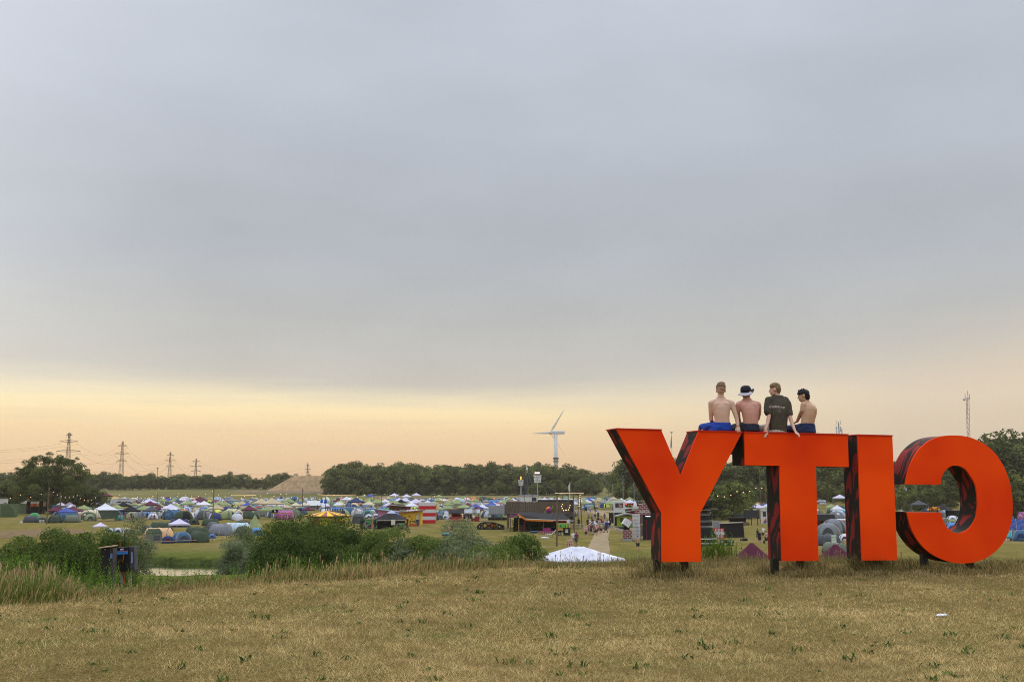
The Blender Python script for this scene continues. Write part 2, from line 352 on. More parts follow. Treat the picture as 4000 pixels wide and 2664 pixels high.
def side_mat():
    """black paint with red organic carved-looking shapes"""
    m=bpy.data.materials.new('black_red_artwork'); m.use_nodes=True; nt=m.node_tree; N=nt.nodes; L=nt.links; b=N['Principled BSDF']; b.inputs['Roughness'].default_value=.7; b.inputs['Specular IOR Level'].default_value=.12
    tc=N.new('ShaderNodeTexCoord'); mp=N.new('ShaderNodeMapping'); mp.inputs['Scale'].default_value=(1.1,1.5,.55); L.new(tc.outputs['Object'],mp.inputs[0])
    n1=N.new('ShaderNodeTexNoise'); n1.inputs['Scale'].default_value=1.3; n1.inputs['Detail'].default_value=2; L.new(mp.outputs[0],n1.inputs['Vector'])
    ad=N.new('ShaderNodeVectorMath'); ad.operation='MULTIPLY_ADD'; ad.inputs[1].default_value=(1.1,1.1,1.1); L.new(n1.outputs['Color'],ad.inputs[0]); L.new(mp.outputs[0],ad.inputs[2])
    vo=N.new('ShaderNodeTexVoronoi'); vo.feature='DISTANCE_TO_EDGE'; vo.inputs['Scale'].default_value=2.0; L.new(ad.outputs[0],vo.inputs['Vector'])
    wv=N.new('ShaderNodeTexWave'); wv.wave_type='RINGS'; wv.inputs['Scale'].default_value=.8; wv.inputs['Distortion'].default_value=6; wv.inputs['Detail'].default_value=1.5; L.new(ad.outputs[0],wv.inputs['Vector'])
    a=N.new('ShaderNodeMapRange'); a.inputs[1].default_value=.07; a.inputs[2].default_value=.12; L.new(vo.outputs['Distance'],a.inputs[0])
    c=N.new('ShaderNodeMapRange'); c.inputs[1].default_value=.30; c.inputs[2].default_value=.42; L.new(wv.outputs['Fac'],c.inputs[0])
    mu=N.new('ShaderNodeMath'); mu.operation='MULTIPLY'; L.new(a.outputs[0],mu.inputs[0]); L.new(c.outputs[0],mu.inputs[1])
    mx=N.new('ShaderNodeMix'); mx.data_type='RGBA'; mx.inputs['A'].default_value=(.022,.017,.012,1); mx.inputs['B'].default_value=(.23,.022,.020,1); L.new(mu.outputs[0],mx.inputs['Factor']); L.new(mx.outputs['Result'],b.inputs['Base Color'])
    return m
MF=front_mat(); MS=side_mat(); MBk=mat('black_steel',(.012,.011,.010),.5,.3,6); M_edge=mat('red_edge_trim',(.50,.012,.004),.45,.08,5)
def letter(name,outline,label,leg_us,hole=None,caps=()):
    root=thing(name,LM.translation,label,'letter'); root.rotation_mode='QUATERNION'; root.rotation_quaternion=LM.to_quaternion()
    def ext(pts,d0,d1,inset=0):
        return MB().prism([(u*H,v*H) for u,v in pts],'y',d0,d1)
    body=ext(outline,.03,LD-.001).build('body',MS,root)
    ext(outline,-.006,.0295).build('front_face',MF,root)
    if caps:
        for a,b in caps: MB().box(((a+b)/2*H,LD/2,H+.010),((b-a)*H+.02,LD+.05,.018)).build('top_trim',M_edge,root)
    zb={u:(v if v is not None else -.02) for u,v in leg_us}
    for u,v in zb.items():
        MB().box((u*H,LD*.45,v*H-.26),(.125,.10,.60-.02)).build('leg',MBk,root)
    return root
def smooth_curve(pts,k=3):
    out=[]
    for i in range(len(pts)-1):
        p0=pts[max(i-1,0)];p1=pts[i];p2=pts[i+1];p3=pts[min(i+2,len(pts)-1)]
        for j in range(k):
            t=j/k; out.append(tuple(.5*((2*p1[q])+(-p0[q]+p2[q])*t+(2*p0[q]-5*p1[q]+4*p2[q]-p3[q])*t*t+(-p0[q]+3*p1[q]-3*p2[q]+p3[q])*t**3) for q in(0,1)))
    return out+[pts[-1]]
letter('letter_y',[(1.18,0),(1.50,0),(1.50,.367),(1.868,1),(1.497,1),(1.341,.655),(1.184,1),(.815,1),(1.18,.366)],'giant orange-red letter Y on short black legs, leftmost of the four',[(1.181,0),(1.406,0)],caps=[(.815,1.184),(1.497,1.868)])
letter('letter_t',[(2.189,0),(2.51,0),(2.51,.7425),(2.808,.7425),(2.808,1),(1.888,1),(1.888,.7425),(2.189,.7425)],'giant orange-red letter T carrying seated young men on its top',[(2.178,0),(2.405,0)],caps=[(1.888,2.808)])
letter('letter_i',[(2.9,0),(3.221,0),(3.221,1),(2.9,1)],'giant plain upright orange-red letter I standing between T and C',[(2.869+.03,0),(3.11,0)],caps=[(2.9,3.221)])
CO=[(3.325,.61),(3.351,.703),(3.39,.79),(3.449,.876),(3.537,.95),(3.623,.992),(3.716,1.013),(3.816,1.02),(3.923,1.014),(4.022,.989),(4.12,.944),(4.203,.878),(4.27,.79),(4.315,.692),(4.344,.582),(4.35,.459),(4.34,.361),(4.308,.252),(4.251,.155),(4.166,.073),(4.063,.014),(3.961,-.018),(3.862,-.03),(3.75,-.024),(3.654,-.001),(3.559,.038),(3.479,.092),(3.414,.163),(3.369,.239),(3.345,.31),(3.328,.385)]
CI=[(3.651,.383),(3.661,.335),(3.686,.284),(3.723,.243),(3.771,.22),(3.82,.218),(3.877,.234),(3.936,.276),(3.98,.336),(3.998,.396),(4.007,.457),(4.005,.542),(3.992,.615),(3.953,.681),(3.907,.738),(3.851,.765),(3.802,.77),(3.752,.757),(3.708,.726),(3.677,.681),(3.656,.61)]
letter('letter_c',smooth_curve(CO)+smooth_curve(CI),'giant orange-red letter C seen mirrored from behind, rightmost of the four',[(3.54,.03),(3.975,.0)])
# ---------------------------------------------------------------- the four people sitting on the letters
def remesh(mb,vox,smooth_it=4,name='m',mats=(),disp=None):
    me=mb.mesh('tmp'); o=bpy.data.objects.new('tmp',me); C.objects.link(o)
    r=o.modifiers.new('r','REMESH'); r.mode='VOXEL'; r.voxel_size=vox; r.use_smooth_shade=True
    if smooth_it:
        s=o.modifiers.new('s','SMOOTH'); s.iterations=smooth_it; s.factor=.6
    dg=bpy.context.evaluated_depsgraph_get(); dg.update(); out=bpy.data.meshes.new_from_object(o.evaluated_get(dg)); bpy.data.objects.remove(o); bpy.data.meshes.remove(me)
    out.name=name; out.materials.clear()
    if disp:
        amp,sc=disp
        for v in out.vertices: v.co+=v.normal*(noise.noise(v.co*sc)*amp+noise.noise(v.co*sc*2.7)*amp*.5)
    out.polygons.foreach_set('use_smooth',[True]*len(out.polygons)); return out
def cap(mb,p,q,r1,r2,n=12):
    """tapered limb with rounded ends"""
    p=Vector(p);q=Vector(q); mb.tube(p,q,r1,r2,n); mb.ell(p,(r1,)*3,n,8); mb.ell(q,(r2,)*3,n,8); return mb
def limb(mb,ps,rs):
    for a,b,r1,r2 in zip(ps[:-1],ps[1:],rs[:-1],rs[1:]): cap(mb,a,b,r1,r2)
def hand(mb,wrist,tip,down,fist=False,side=1):
    """palm with four curled fingers and a thumb"""
    w=Vector(wrist);d=(Vector(tip)-w); L=d.length; d.normalize(); dn=Vector(down).normalized(); sd=d.cross(dn).normalized()
    pc=w+d*.05; M=Matrix((sd,d,dn)).transposed(); mb.ell(pc,(.041,.052,.017),12,8,M=M)
    for k in range(4):
        o=(k-1.5)*.0205; ln=(.036,.042,.040,.031)[k]; a=w+d*.088+sd*o; b=a+d*ln*.8+dn*ln*.35; c=b+(dn*1.0+d*(-.2 if fist else .3)).normalized()*ln*.75
        limb(mb,[a-d*.02,a,b,c],[.010,.0095,.0088,.0078])
    a=w+d*.028+sd*side*.036; b=a+d*.028+sd*side*.018+dn*.008; c=b+d*.028+dn*.012; limb(mb,[a-sd*side*.012,a,b,c],[.014,.012,.0105,.009])
def frontD(px):
    D=19.
    for _ in range(8):
        x=(px-2000)/FPX*(D*math.cos(TH)+1.0*math.sin(TH)); D=7.84979*H+x*math.tan(LA)
    return D
def torso(mb,secs,n=16):
    """secs: (centre, half width, half depth, yaw)"""
    rs=[]
    for c,w,d,yaw in secs:
        cs,sn=math.cos(yaw),math.sin(yaw); r=[]
        for i in range(n):
            t=2*math.pi*i/n; x=w*abs(math.cos(t))**.85*(1 if math.cos(t)>=0 else -1); y=d*math.sin(t)
            r.append(Vector(c)+Vector((x*cs-y*sn,x*sn+y*cs,0)))
        rs.append(r)
    mb.rings(rs)
def head(mb,c,yaw,pitch=0,s=1,ears=True):
    """c = middle of the skull; yaw: 0 faces away from the camera (+y), 90 deg faces left (-x)"""
    M=Matrix.Rotation(yaw,3,'Z')@Matrix.Rotation(pitch,3,'X'); c=Vector(c); q=lambda x,y,z:c+M@Vector((x*s,y*s,z*s))
    mb.ell(q(0,-.018,.015),(.076*s,.094*s,.092*s),16,12,M=M)       # cranium
    mb.ell(q(0,.030,-.035),(.058*s,.058*s,.082*s),14,10,M=M)      # face
    mb.ell(q(0,.048,-.098),(.030*s,.026*s,.022*s),12,8,M=M)       # chin
    cap(mb,q(-.042,.0,-.075),q(-.018,.052,-.102),.018*s,.016*s); cap(mb,q(.042,.0,-.075),q(.018,.052,-.102),.018*s,.016*s)
    cap(mb,q(0,.082,-.005),q(0,.101,-.038),.009*s,.0125*s)        # nose
    cap(mb,q(-.030,.074,.012),q(.030,.074,.012),.013*s,.013*s)    # brow
    cap(mb,q(-.017,.083,-.066),q(.017,.083,-.066),.0085*s,.0085*s); cap(mb,q(-.015,.080,-.078),q(.015,.080,-.078),.009*s,.009*s)
    if ears:
        for k in(-1,1): mb.ell(q(k*.077,-.008,-.012),(.011*s,.020*s,.033*s),10,8,M=M)
    return q,M
def skin(col,n): return mat('skin_'+n,col,.55,.10,9,.0012,.35)
def tri_seat(px): return frontD(px)
HERO=[]
def hero(px,label):
    D0=frontD(px); base=P(px,1690,D0+.22); t=thing('person',base,label,'person',group='young men sitting on the letters')
    return t,D0
def fin(t,me,name,m,parent=None):
    me.transform(Matrix.Translation(-t.location)); o=link(name,me,parent or t,[m]); return o
def legs(mb_cloth,mb_skin,mb_shoe,hip,hy,spread,D0,knee_z,shorts,pj,col=None,kx=(0,0)):
    """thighs run away from the camera over the letter, shins hang behind it"""
    for k,sx in ((0,-1),(1,1)):
        h=Vector((hip.x+sx*.085,hip.y+.04,hip.z+.045)); kn=Vector((hip.x+sx*.12+kx[k],D0+.70,hip.z+.045)); an=Vector((kn.x+sx*.01,kn.y+.02,kn.z-.42)); 
        if shorts:
            limb(mb_cloth,[h,h.lerp(kn,.85)],[.098,.085]); limb(mb_skin,[h.lerp(kn,.6),kn,kn.lerp(an,.4),an],[.068,.056,.054,.036])
        else: limb(mb_cloth,[h,kn,an+Vector((0,0,.03))],[.10,.072,.058]); limb(mb_skin,[an+Vector((0,0,.05)),an],[.036,.036])
        mb_shoe.append(MB()); limb(mb_shoe[-1],[an+Vector((0,-.03,-.035)),an+Vector((0,.14,-.06))],[.045,.038])
def eyes(t,q):
    for k in(-1,1):
        o=MB().ell(q(k*.026,.086,-.002),(.008,.006,.005),8,6).build('eye',mat('dark_eye',(.02,.015,.012),.3,0,5),t); o.data.transform(Matrix.Translation(-t.location))
def shoes(t,pr):
    for mb in pr: fin(t,remesh(mb,.012,3,'shoe'),'shoe',M_shoe)
M_shoe=mat('black_shoe',(.012,.012,.013),.6,.2,20)
def band(pos,dirv,r,cols,t):
    d=Vector(dirv).normalized()
    for i,c in enumerate(cols):
        mb=MB(); p=Vector(pos)+d*(i*.012)-t.location; a=d.orthogonal().normalized(); b=d.cross(a); n=14; rs=[]
        for k in range(n):
            th=2*math.pi*k/n; o=a*math.cos(th)+b*math.sin(th); rs.append([p+o*(r+.004*math.cos(u))+d*.004*math.sin(u) for u in (0,math.pi/2,math.pi,3*math.pi/2)])
        rs.append(rs[0]); mb.rings(rs,cap=False); mb.build('wristband',mat('wristband_'+str(i)+str(round(c[0],2)),c,.6,.1,30),t)
def person1():
    t,D0=hero(2813,'shirtless man with short sandy hair and bright blue shorts, sitting on the letter Y'); Zm=6.82
    j=lambda x,y,d=0:P(2740+x/Zm,1480+y/Zm,D0+.2+d)
    SK=skin((.50,.31,.215),'pale'); b=MB(); sh=MB(); so_=[]; hr=MB()
    torso(b,[(j(560,1290),.155,.10,0),(j(555,1180),.150,.098,0),(j(545,1050),.143,.095,0),(j(535,900,.01),.160,.10,0),(j(530,760,.03),.178,.105,0),(j(528,650,.05),.188,.095,0),(j(520,590,.065),.15,.075,0),(j(515,540,.07),.085,.06,0)])
    limb(b,[j(515,560,.07),j(515,420,.075)],[.060,.056])
    head(b,j(516,300,.085),R(-8),0,1.1); limb(b,[j(400,590,.06),j(490,480,.075)],[.045,.045]); limb(b,[j(640,590,.06),j(540,480,.075)],[.045,.045])
    for x1,x2 in((290,515),(790,515)): limb(b,[j(x2,560,.06),j(x1,640,.055)],[.05,.062])
    limb(b,[j(265,655,.05),j(252,850,.06),j(262,1080,.09),j(300,1180,.27)],[.062,.047,.040,.032]); hand(b,j(300,1180,.27),j(330,1230,.40),(0,0,-1))
    limb(b,[j(805,660,.04),j(870,850,.0),j(935,1040,-.03),j(960,1160,-.06),j(972,1262,-.10)],[.062,.047,.040,.037,.026]); hand(b,j(972,1262,-.10),j(985,1375,-.14),(.3,.9,-.3),True,-1)
    # muscles of the back
    for x in(430,640): b.ell(j(x,760,-.030),(.075,.030,.11),12,8)
    hip=j(500,1330,.0)
    torso(sh,[(j(555,1165,0),.160,.112,0),(j(550,1215),.172,.122,0),(j(520,1290),.205,.14,0),(j(500,1385),.225,.15,0)])
    legs(sh,b,so_,hip,0,0,D0,0,True,j,kx=(-.16,.03))
    limb(sh,[j(320,1290,.05),j(150,1310,.22),j(110,1345,.38)],[.075,.07,.075]); limb(sh,[j(250,1260,0),j(150,1290,.08)],[.05,.05])
    limb(b,[j(110,1355,.3),j(30,1390,.42)],[.06,.05])
    fin(t,remesh(b,.0085,3,'body'),'body',SK); fin(t,remesh(sh,.012,4,'shorts',disp=(.010,16)),'shorts',mat('blue_shorts_cloth',(.004,.032,.23),.8,.2,12,.004),t); shoes(t,so_)
    hr.ell(j(518,205,.078),(.091,.114,.080),16,12); hr.ell(j(528,135,.09),(.078,.088,.045),16,10); hr.ell(j(420,240,.085),(.02,.07,.05),10,8); hr.ell(j(614,240,.085),(.02,.07,.05),10,8); hr.ell(j(520,262,.055),(.078,.055,.055),14,10)
    fin(t,remesh(hr,.008,2,'hair',disp=(.006,60)),'hair',mat('sandy_hair',(.15,.085,.042),.8,.35,60,.004,stretch=(1,1,.2)))
    fd=MB(); fd.ell(j(517,268,.066),(.0870,.108,.088),16,12); fin(t,remesh(fd,.009,1,'hair_fade',disp=(.002,50)),'hair_fade',mat('clipped_hair_fade',(.27,.165,.105),.8,.25,50))
    band(j(970,1245,-.095),(0.1,0,-1),.030,[(.6,.12,.02),(.5,.35,.05)],t)
def person2():
    t,D0=hero(2925,'shirtless sunburnt man in a black bucket hat and black shorts on the letters'); Zm=6.82
    j=lambda x,y,d=0:P(2740+x/Zm,1480+y/Zm,D0+.2+d)
    SK=skin((.46,.225,.16),'sunburnt'); b=MB(); sh=MB(); so_=[]
    torso(b,[(j(1320,1300),.145,.10,0),(j(1315,1200),.143,.10,0),(j(1310,1060),.150,.10,0),(j(1300,900,.01),.168,.105,0),(j(1280,780,.03),.190,.108,0),(j(1262,690,.05),.198,.10,0),(j(1245,625,.065),.155,.08,0),(j(1225,580,.07),.085,.06,0)])
    limb(b,[j(1215,590,.07),j(1210,460,.08)],[.062,.058]); head(b,j(1195,375,.09),R(15),R(-8),1.08); limb(b,[j(1110,620,.06),j(1180,530,.075)],[.045,.048]); limb(b,[j(1330,620,.06),j(1245,530,.075)],[.045,.048])
    for x1,x2 in((1000,1215),(1500,1215)): limb(b,[j(x2,600,.06),j(x1,680,.055)],[.05,.062])
    limb(b,[j(985,695,.05),j(968,850,.06),j(985,1010,.10),j(1015,1140,.24)],[.06,.046,.039,.030]); hand(b,j(1015,1140,.24),j(1040,1180,.34),(0,0,-1))
    limb(b,[j(1515,720,.06),j(1530,900,.13),j(1500,1060,.22),j(1450,1120,.36)],[.060,.047,.040,.030]); hand(b,j(1450,1120,.36),j(1420,1140,.46),(0,0,-1))
    for x in(1190,1400): b.ell(j(x,790,-.032),(.075,.03,.11),12,8)
    hip=j(1300,1335)
    torso(sh,[(j(1315,1195),.152,.112,0),(j(1310,1260),.168,.125,0),(j(1300,1330),.178,.14,0),(j(1300,1395),.182,.15,0)])
    legs(sh,b,so_,hip,0,0,D0,0,True,j,kx=(-.12,0)); limb(sh,[j(1100,1340,.05),j(900,1360,.25)],[.07,.075])
    fin(t,remesh(b,.0085,3,'body'),'body',SK); fin(t,remesh(sh,.012,4,'shorts',disp=(.008,16)),'shorts',mat('black_shorts_cloth',(.009,.011,.022),.8,.25,12,.004)); shoes(t,so_)
    hr=MB(); hr.ell(j(1190,440,.085),(.078,.088,.045),14,10); fin(t,remesh(hr,.008,2,'hair',disp=(.006,60)),'hair',mat('brown_hair',(.05,.026,.016),.8,.35,60,.004))
    ht=MB(); hc=j(1185,330,.085); Mh=Matrix.Rotation(R(-8),3,'Y')@Matrix.Rotation(R(12),3,'X')
    rs=[]
    for z,rx,ry in((-.012,.104,.118),(.03,.104,.118),(.075,.094,.105),(.105,.066,.076),(.115,.02,.03)):
        rs.append([hc+Mh@Vector((rx*math.cos(2*math.pi*i/20),ry*math.sin(2*math.pi*i/20),z)) for i in range(20)])
    ht.rings(rs,cap=True); o=ht.build('crown',mat('black_hat_cloth',(.010,.011,.018),.85,.2,30),None,True)
    hat=bpy.data.objects.new('bucket_hat',None); C.objects.link(hat); hat.parent=t; bpy.data.objects.remove(o)
    def sub(mb,name,m):
        o=mb.build(name,m,hat,True); o.data.transform(Matrix.Translation(-t.location)); return o
    sub(ht,'hat_crown',mat('black_hat_cloth',(.010,.011,.018),.85,.2,30))
    br=MB(); r2=[]
    for rr,zz in((.100,-.006),(.135,-.030),(.160,-.048),(.158,-.053),(.132,-.036),(.098,-.014)):
        r2.append([hc+Mh@Vector((rr*math.cos(a),rr*1.1*math.sin(a),zz+(.075*max(0,math.cos(a))**1.5*(rr-.098)/.06)-(.012*max(0,-math.sin(a))*(rr-.098)/.06))) for a in [2*math.pi*i/28 for i in range(28)]])
    r2.append(r2[0]); br.rings(r2,cap=False); o=sub(br,'hat_brim',mat('pale_lilac_hat_brim',(.42,.38,.44),.85,.1,30)); o.data.materials.append(mat('black_hat_cloth',(.010,.011,.018),.85,.2,30))
    for p in o.data.polygons:
        v=p.center+t.location-hc
        if v.x>.085: p.material_index=1
def person3():
    t,D0=hero(3037,'blond man in a dark brown printed T-shirt gripping the edge of the T'); Zm=3.925
    j=lambda x,y,d=0:P(2680+x/Zm,1450+y/Zm,D0+.2+d)
    SK=skin((.52,.30,.215),'fair'); b=MB(); sh=MB(); so_=[]; ts=MB(); hr=MB()
    limb(b,[j(1430,440,.06),j(1385,340,.07)],[.058,.054]); q,M=head(b,j(1358,278,.08),R(72),R(-2),1.08)
    limb(b,[j(1265,440,.04),j(1255,560,.0),j(1272,680,-.05),j(1252,790,-.12),j(1215,900,-.225)],[.052,.044,.040,.036,.027]); hand(b,j(1215,900,-.225),j(1210,962,-.265),(0,-.05,-1),False,1)
    limb(b,[j(1560,480,.04),j(1582,600,.0),j(1600,720,-.05),j(1632,820,-.12),j(1668,910,-.215)],[.052,.044,.040,.036,.027]); hand(b,j(1668,910,-.215),j(1712,955,-.26),(0,-.05,-1),False,-1)
    torso(b,[(j(1410,900),.14,.1,0),(j(1420,700),.13,.09,0),(j(1425,480,.04),.15,.08,0)])
    torso(ts,[(j(1408,935),.178,.135,0),(j(1410,850),.178,.130,0),(j(1420,730),.172,.125,0),(j(1432,610,.01),.182,.125,0),(j(1435,520,.03),.192,.118,0),(j(1430,450,.05),.182,.10,0),(j(1420,400,.06),.13,.08,0),(j(1405,365,.065),.075,.062,0)])
    limb(ts,[j(1330,430,.05),j(1262,448,.04),j(1246,550,.0),j(1252,630,-.03)],[.07,.073,.070,.072]); limb(ts,[j(1520,440,.05),j(1562,500,.035),j(1582,600,.0),j(1588,650,-.025)],[.07,.068,.060,.060])
    torso(sh,[(j(1405,895),.165,.125,0),(j(1400,925),.185,.145,0),(j(1400,942),.19,.15,0)]); hip=j(1410,910)
    legs(sh,b,so_,hip,0,0,D0,0,False,j,kx=(-.30,0)); limb(sh,[j(1290,900,.05),j(1165,885,.30)],[.085,.08])
    fin(t,remesh(b,.0085,3,'body'),'body',SK); tsm=remesh(ts,.011,4,'t_shirt',disp=(.007,13)); 
    bvh=BVHTree.FromPolygons([v.co.copy() for v in tsm.vertices],[tuple(p.vertices) for p in tsm.polygons])
    tso=fin(t,tsm,'t_shirt',mat('dark_brown_cotton',(.055,.046,.030),.9,.15,14,.003))
    fin(t,remesh(sh,.012,4,'trousers',disp=(.008,16)),'trousers',mat('light_khaki_cloth',(.36,.33,.26),.85,.12,12,.004)); shoes(t,so_)
    c=j(1355,235,.08); hr.ell(c+Vector((.012,0,.008)),(.106,.092,.074),16,12); hr.ell(c+Vector((.060,-.005,-.055)),(.062,.090,.100),14,10); hr.ell(c+Vector((.038,-.052,-.035)),(.058,.050,.060),12,8); hr.ell(c+Vector((-.056,.0,.002)),(.036,.068,.040),14,10)
    fin(t,remesh(hr,.008,2,'hair',disp=(.009,45)),'hair',mat('dark_blond_hair',(.17,.115,.05),.75,.4,70,.005,stretch=(1,1,.25)))
    # print on the back of the shirt
    m_pr=mat('cream_print',(.62,.50,.42),.8,.08,40)
    def proj(text,x,y,size,shear=0):
        cu=bpy.data.curves.new('print','FONT'); cu.body=text; cu.size=size; cu.align_x='CENTER'; cu.shear=shear; cu.resolution_u=2
        o=bpy.data.objects.new('print',cu); C.objects.link(o); dg=bpy.context.evaluated_depsgraph_get(); me=bpy.data.meshes.new_from_object(o.evaluated_get(dg)); bpy.data.objects.remove(o)
        bm=bmesh.new(); bm.from_mesh(me); bmesh.ops.triangulate(bm,faces=bm.faces[:]); 
        o0=j(x,y,-.4)
        for v in bm.verts:
            p=Vector((o0.x+v.co.x,o0.y,o0.z+v.co.y)); hit=bvh.ray_cast(p,Vector((0,1,0)))
            v.co=(hit[0]+Vector((0,-.0035,0))) if hit[0] else p+Vector((0,.3,0))
        bm.to_mesh(me); bm.free(); me.transform(Matrix.Translation(-t.location)); me.materials.clear(); me.materials.append(m_pr)
        o=bpy.data.objects.new('shirt_print',me); C.objects.link(o); o.parent=tso; o['label']='cream lettering "%s"'%text if len(text)>1 else 'small round cream emblem'
    proj('Game',1410,540,.078,.35); proj('Lounge',1530,542,.042,.35); proj('- - - - - - - -',1470,575,.036); proj('O',1490,605,.034)
    band(j(1218,893,-.148),(0.1,.3,-1),.029,[(.7,.14,.02),(.6,.4,.05)],t)
    eyes(t,q)
def person4():
    t,D0=hero(3155,'shirtless tanned man with dark curly hair and dark jeans, sitting rightmost'); Zm=3.925
    j=lambda x,y,d=0:P(2680+x/Zm,1450+y/Zm,D0+.2+d)
    SK=skin((.44,.26,.155),'tanned'); b=MB(); sh=MB(); so_=[]; hr=MB(); yw=R(28)
    torso(b,[(j(1855,900),.155,.11,yw),(j(1855,830),.150,.105,yw),(j(1872,740),.150,.105,yw),(j(1890,650,.01),.165,.108,yw),(j(1893,580,.02),.170,.105,yw),(j(1882,530,.03),.155,.09,yw),(j(1862,490,.04),.11,.072,yw),(j(1850,460,.045),.07,.055,yw)])
    limb(b,[j(1852,480,.04),j(1835,400,.05)],[.057,.053]); q,M=head(b,j(1795,372,.05),R(78),R(-6),1.06)
    limb(b,[j(1850,490,.03),j(1802,515,-.03)],[.052,.060]); limb(b,[j(1800,515,-.04),j(1785,600,-.05),j(1762,640,.0),j(1735,700,.08),j(1700,770,.14)],[.058,.050,.042,.037,.027]); hand(b,j(1700,770,.14),j(1655,795,.20),(0,.2,-1),False,1)
    limb(b,[j(1940,540,.06),j(1960,640,.12),j(1950,740,.22),j(1900,800,.36)],[.058,.046,.038,.028]); hand(b,j(1900,800,.36),j(1860,820,.46),(0,0,-1))
    for x in(1860,1945): b.ell(j(x,600,-.045),(.06,.028,.09),12,8)
    torso(sh,[(j(1855,800),.158,.118,yw),(j(1858,845),.168,.125,yw),(j(1845,900),.185,.14,R(14)),(j(1835,948),.20,.15,0)]); hip=j(1835,915)
    legs(sh,b,so_,hip,0,0,D0,0,False,j,kx=(-.30,0)); limb(sh,[j(1760,870,.05),j(1640,915,.30)],[.095,.085])
    fin(t,remesh(b,.0085,3,'body'),'body',SK); fin(t,remesh(sh,.012,4,'jeans',disp=(.008,16)),'jeans',mat('dark_blue_denim',(.012,.022,.065),.85,.25,14,.004)); shoes(t,so_)
    c=j(1795,335,.05); hr.ell(c+Vector((.010,0,.006)),(.108,.096,.070),16,12); hr.ell(c+Vector((.066,-.003,-.060)),(.060,.090,.105),14,10); hr.ell(c+Vector((.040,-.052,-.035)),(.058,.050,.058),12,8); hr.ell(c+Vector((-.078,.0,-.006)),(.034,.062,.038),12,8)
    for k in range(16):
        a=random.uniform(0,6.28); hr.ell(c+Vector((.095*math.cos(a),.05*random.uniform(-1,1),.010+.058*math.sin(a))),(.022,.022,.022),8,6)
    fin(t,remesh(hr,.008,1,'hair',disp=(.013,38)),'hair',mat('black_brown_hair',(.012,.009,.012),.7,.4,60,.006))
    band(j(1708,757,.13),(-.4,.3,-1),.029,[(.75,.45,.03),(.7,.15,.02)],t)
    eyes(t,q)
    mo=MB(); mo.ell(q(0,.088,-.072),(.019,.006,.0045),10,6,M=M); mo.build('mouth',mat('lips',(.30,.09,.07),.5,0,5),t).data.transform(Matrix.Translation(-t.location))
person1(); person2(); person3(); person4()
# ---------------------------------------------------------------- vegetation
def blades(name,X,Y,Z,h,w,lean,az,cols,segs=1,m=None):
    """numpy grass: each blade a tapered, bent ribbon"""
    N=len(X); fa=rng.uniform(0,2*np.pi,N); sx=np.cos(fa)*w/2; sy=np.sin(fa)*w/2
    dx=np.cos(az)*lean*h; dy=np.sin(az)*lean*h
    B=np.stack([X,Y,Z],-1); s=np.stack([sx,sy,0*sx],-1)
    if segs==1:
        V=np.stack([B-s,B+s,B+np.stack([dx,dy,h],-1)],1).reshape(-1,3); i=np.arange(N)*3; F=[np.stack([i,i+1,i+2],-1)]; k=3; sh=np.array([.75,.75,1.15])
    else:
        Md=B+np.stack([dx*.3,dy*.3,h*.6],-1); T=B+np.stack([dx,dy,h*np.sqrt(np.clip(1-lean**2*.3,.3,1))],-1)
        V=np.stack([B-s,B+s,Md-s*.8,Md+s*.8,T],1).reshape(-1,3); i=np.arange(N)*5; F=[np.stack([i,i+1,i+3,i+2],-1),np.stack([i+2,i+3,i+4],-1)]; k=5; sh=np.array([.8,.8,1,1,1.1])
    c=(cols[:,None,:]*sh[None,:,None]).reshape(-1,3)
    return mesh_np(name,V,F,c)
M_grass=mat('grass_blades',(.2,.2,.1),.95,.12,3,0,.0,attr=True,trans=.22)
M_leaf=mat('leaves',(.05,.08,.03),.85,.22,1.2,0,.08,attr=True,trans=.34)
M_far=mat('far_leaves',(.05,.08,.03),.95,.50,.22,0,.0,attr=True,trans=.12)
def cmix(a,b,t): return np.asarray(a)[None,:]*(1-t[:,None])+np.asarray(b)[None,:]*t[:,None]
def vnoise(X,Y,s,seed=0):
    r=np.random.default_rng(seed); o=np.zeros_like(X)
    for k in range(5):
        a=r.uniform(0,2*np.pi); f=s*(1+k*.7); p=r.uniform(0,6.28); q=r.uniform(0,6.28)
        o+=np.sin((X*np.cos(a)+Y*np.sin(a))*f+p)*np.cos((X*-np.sin(a)+Y*np.cos(a))*f*.8+q)/(1+k*.4)
    return o/2.6
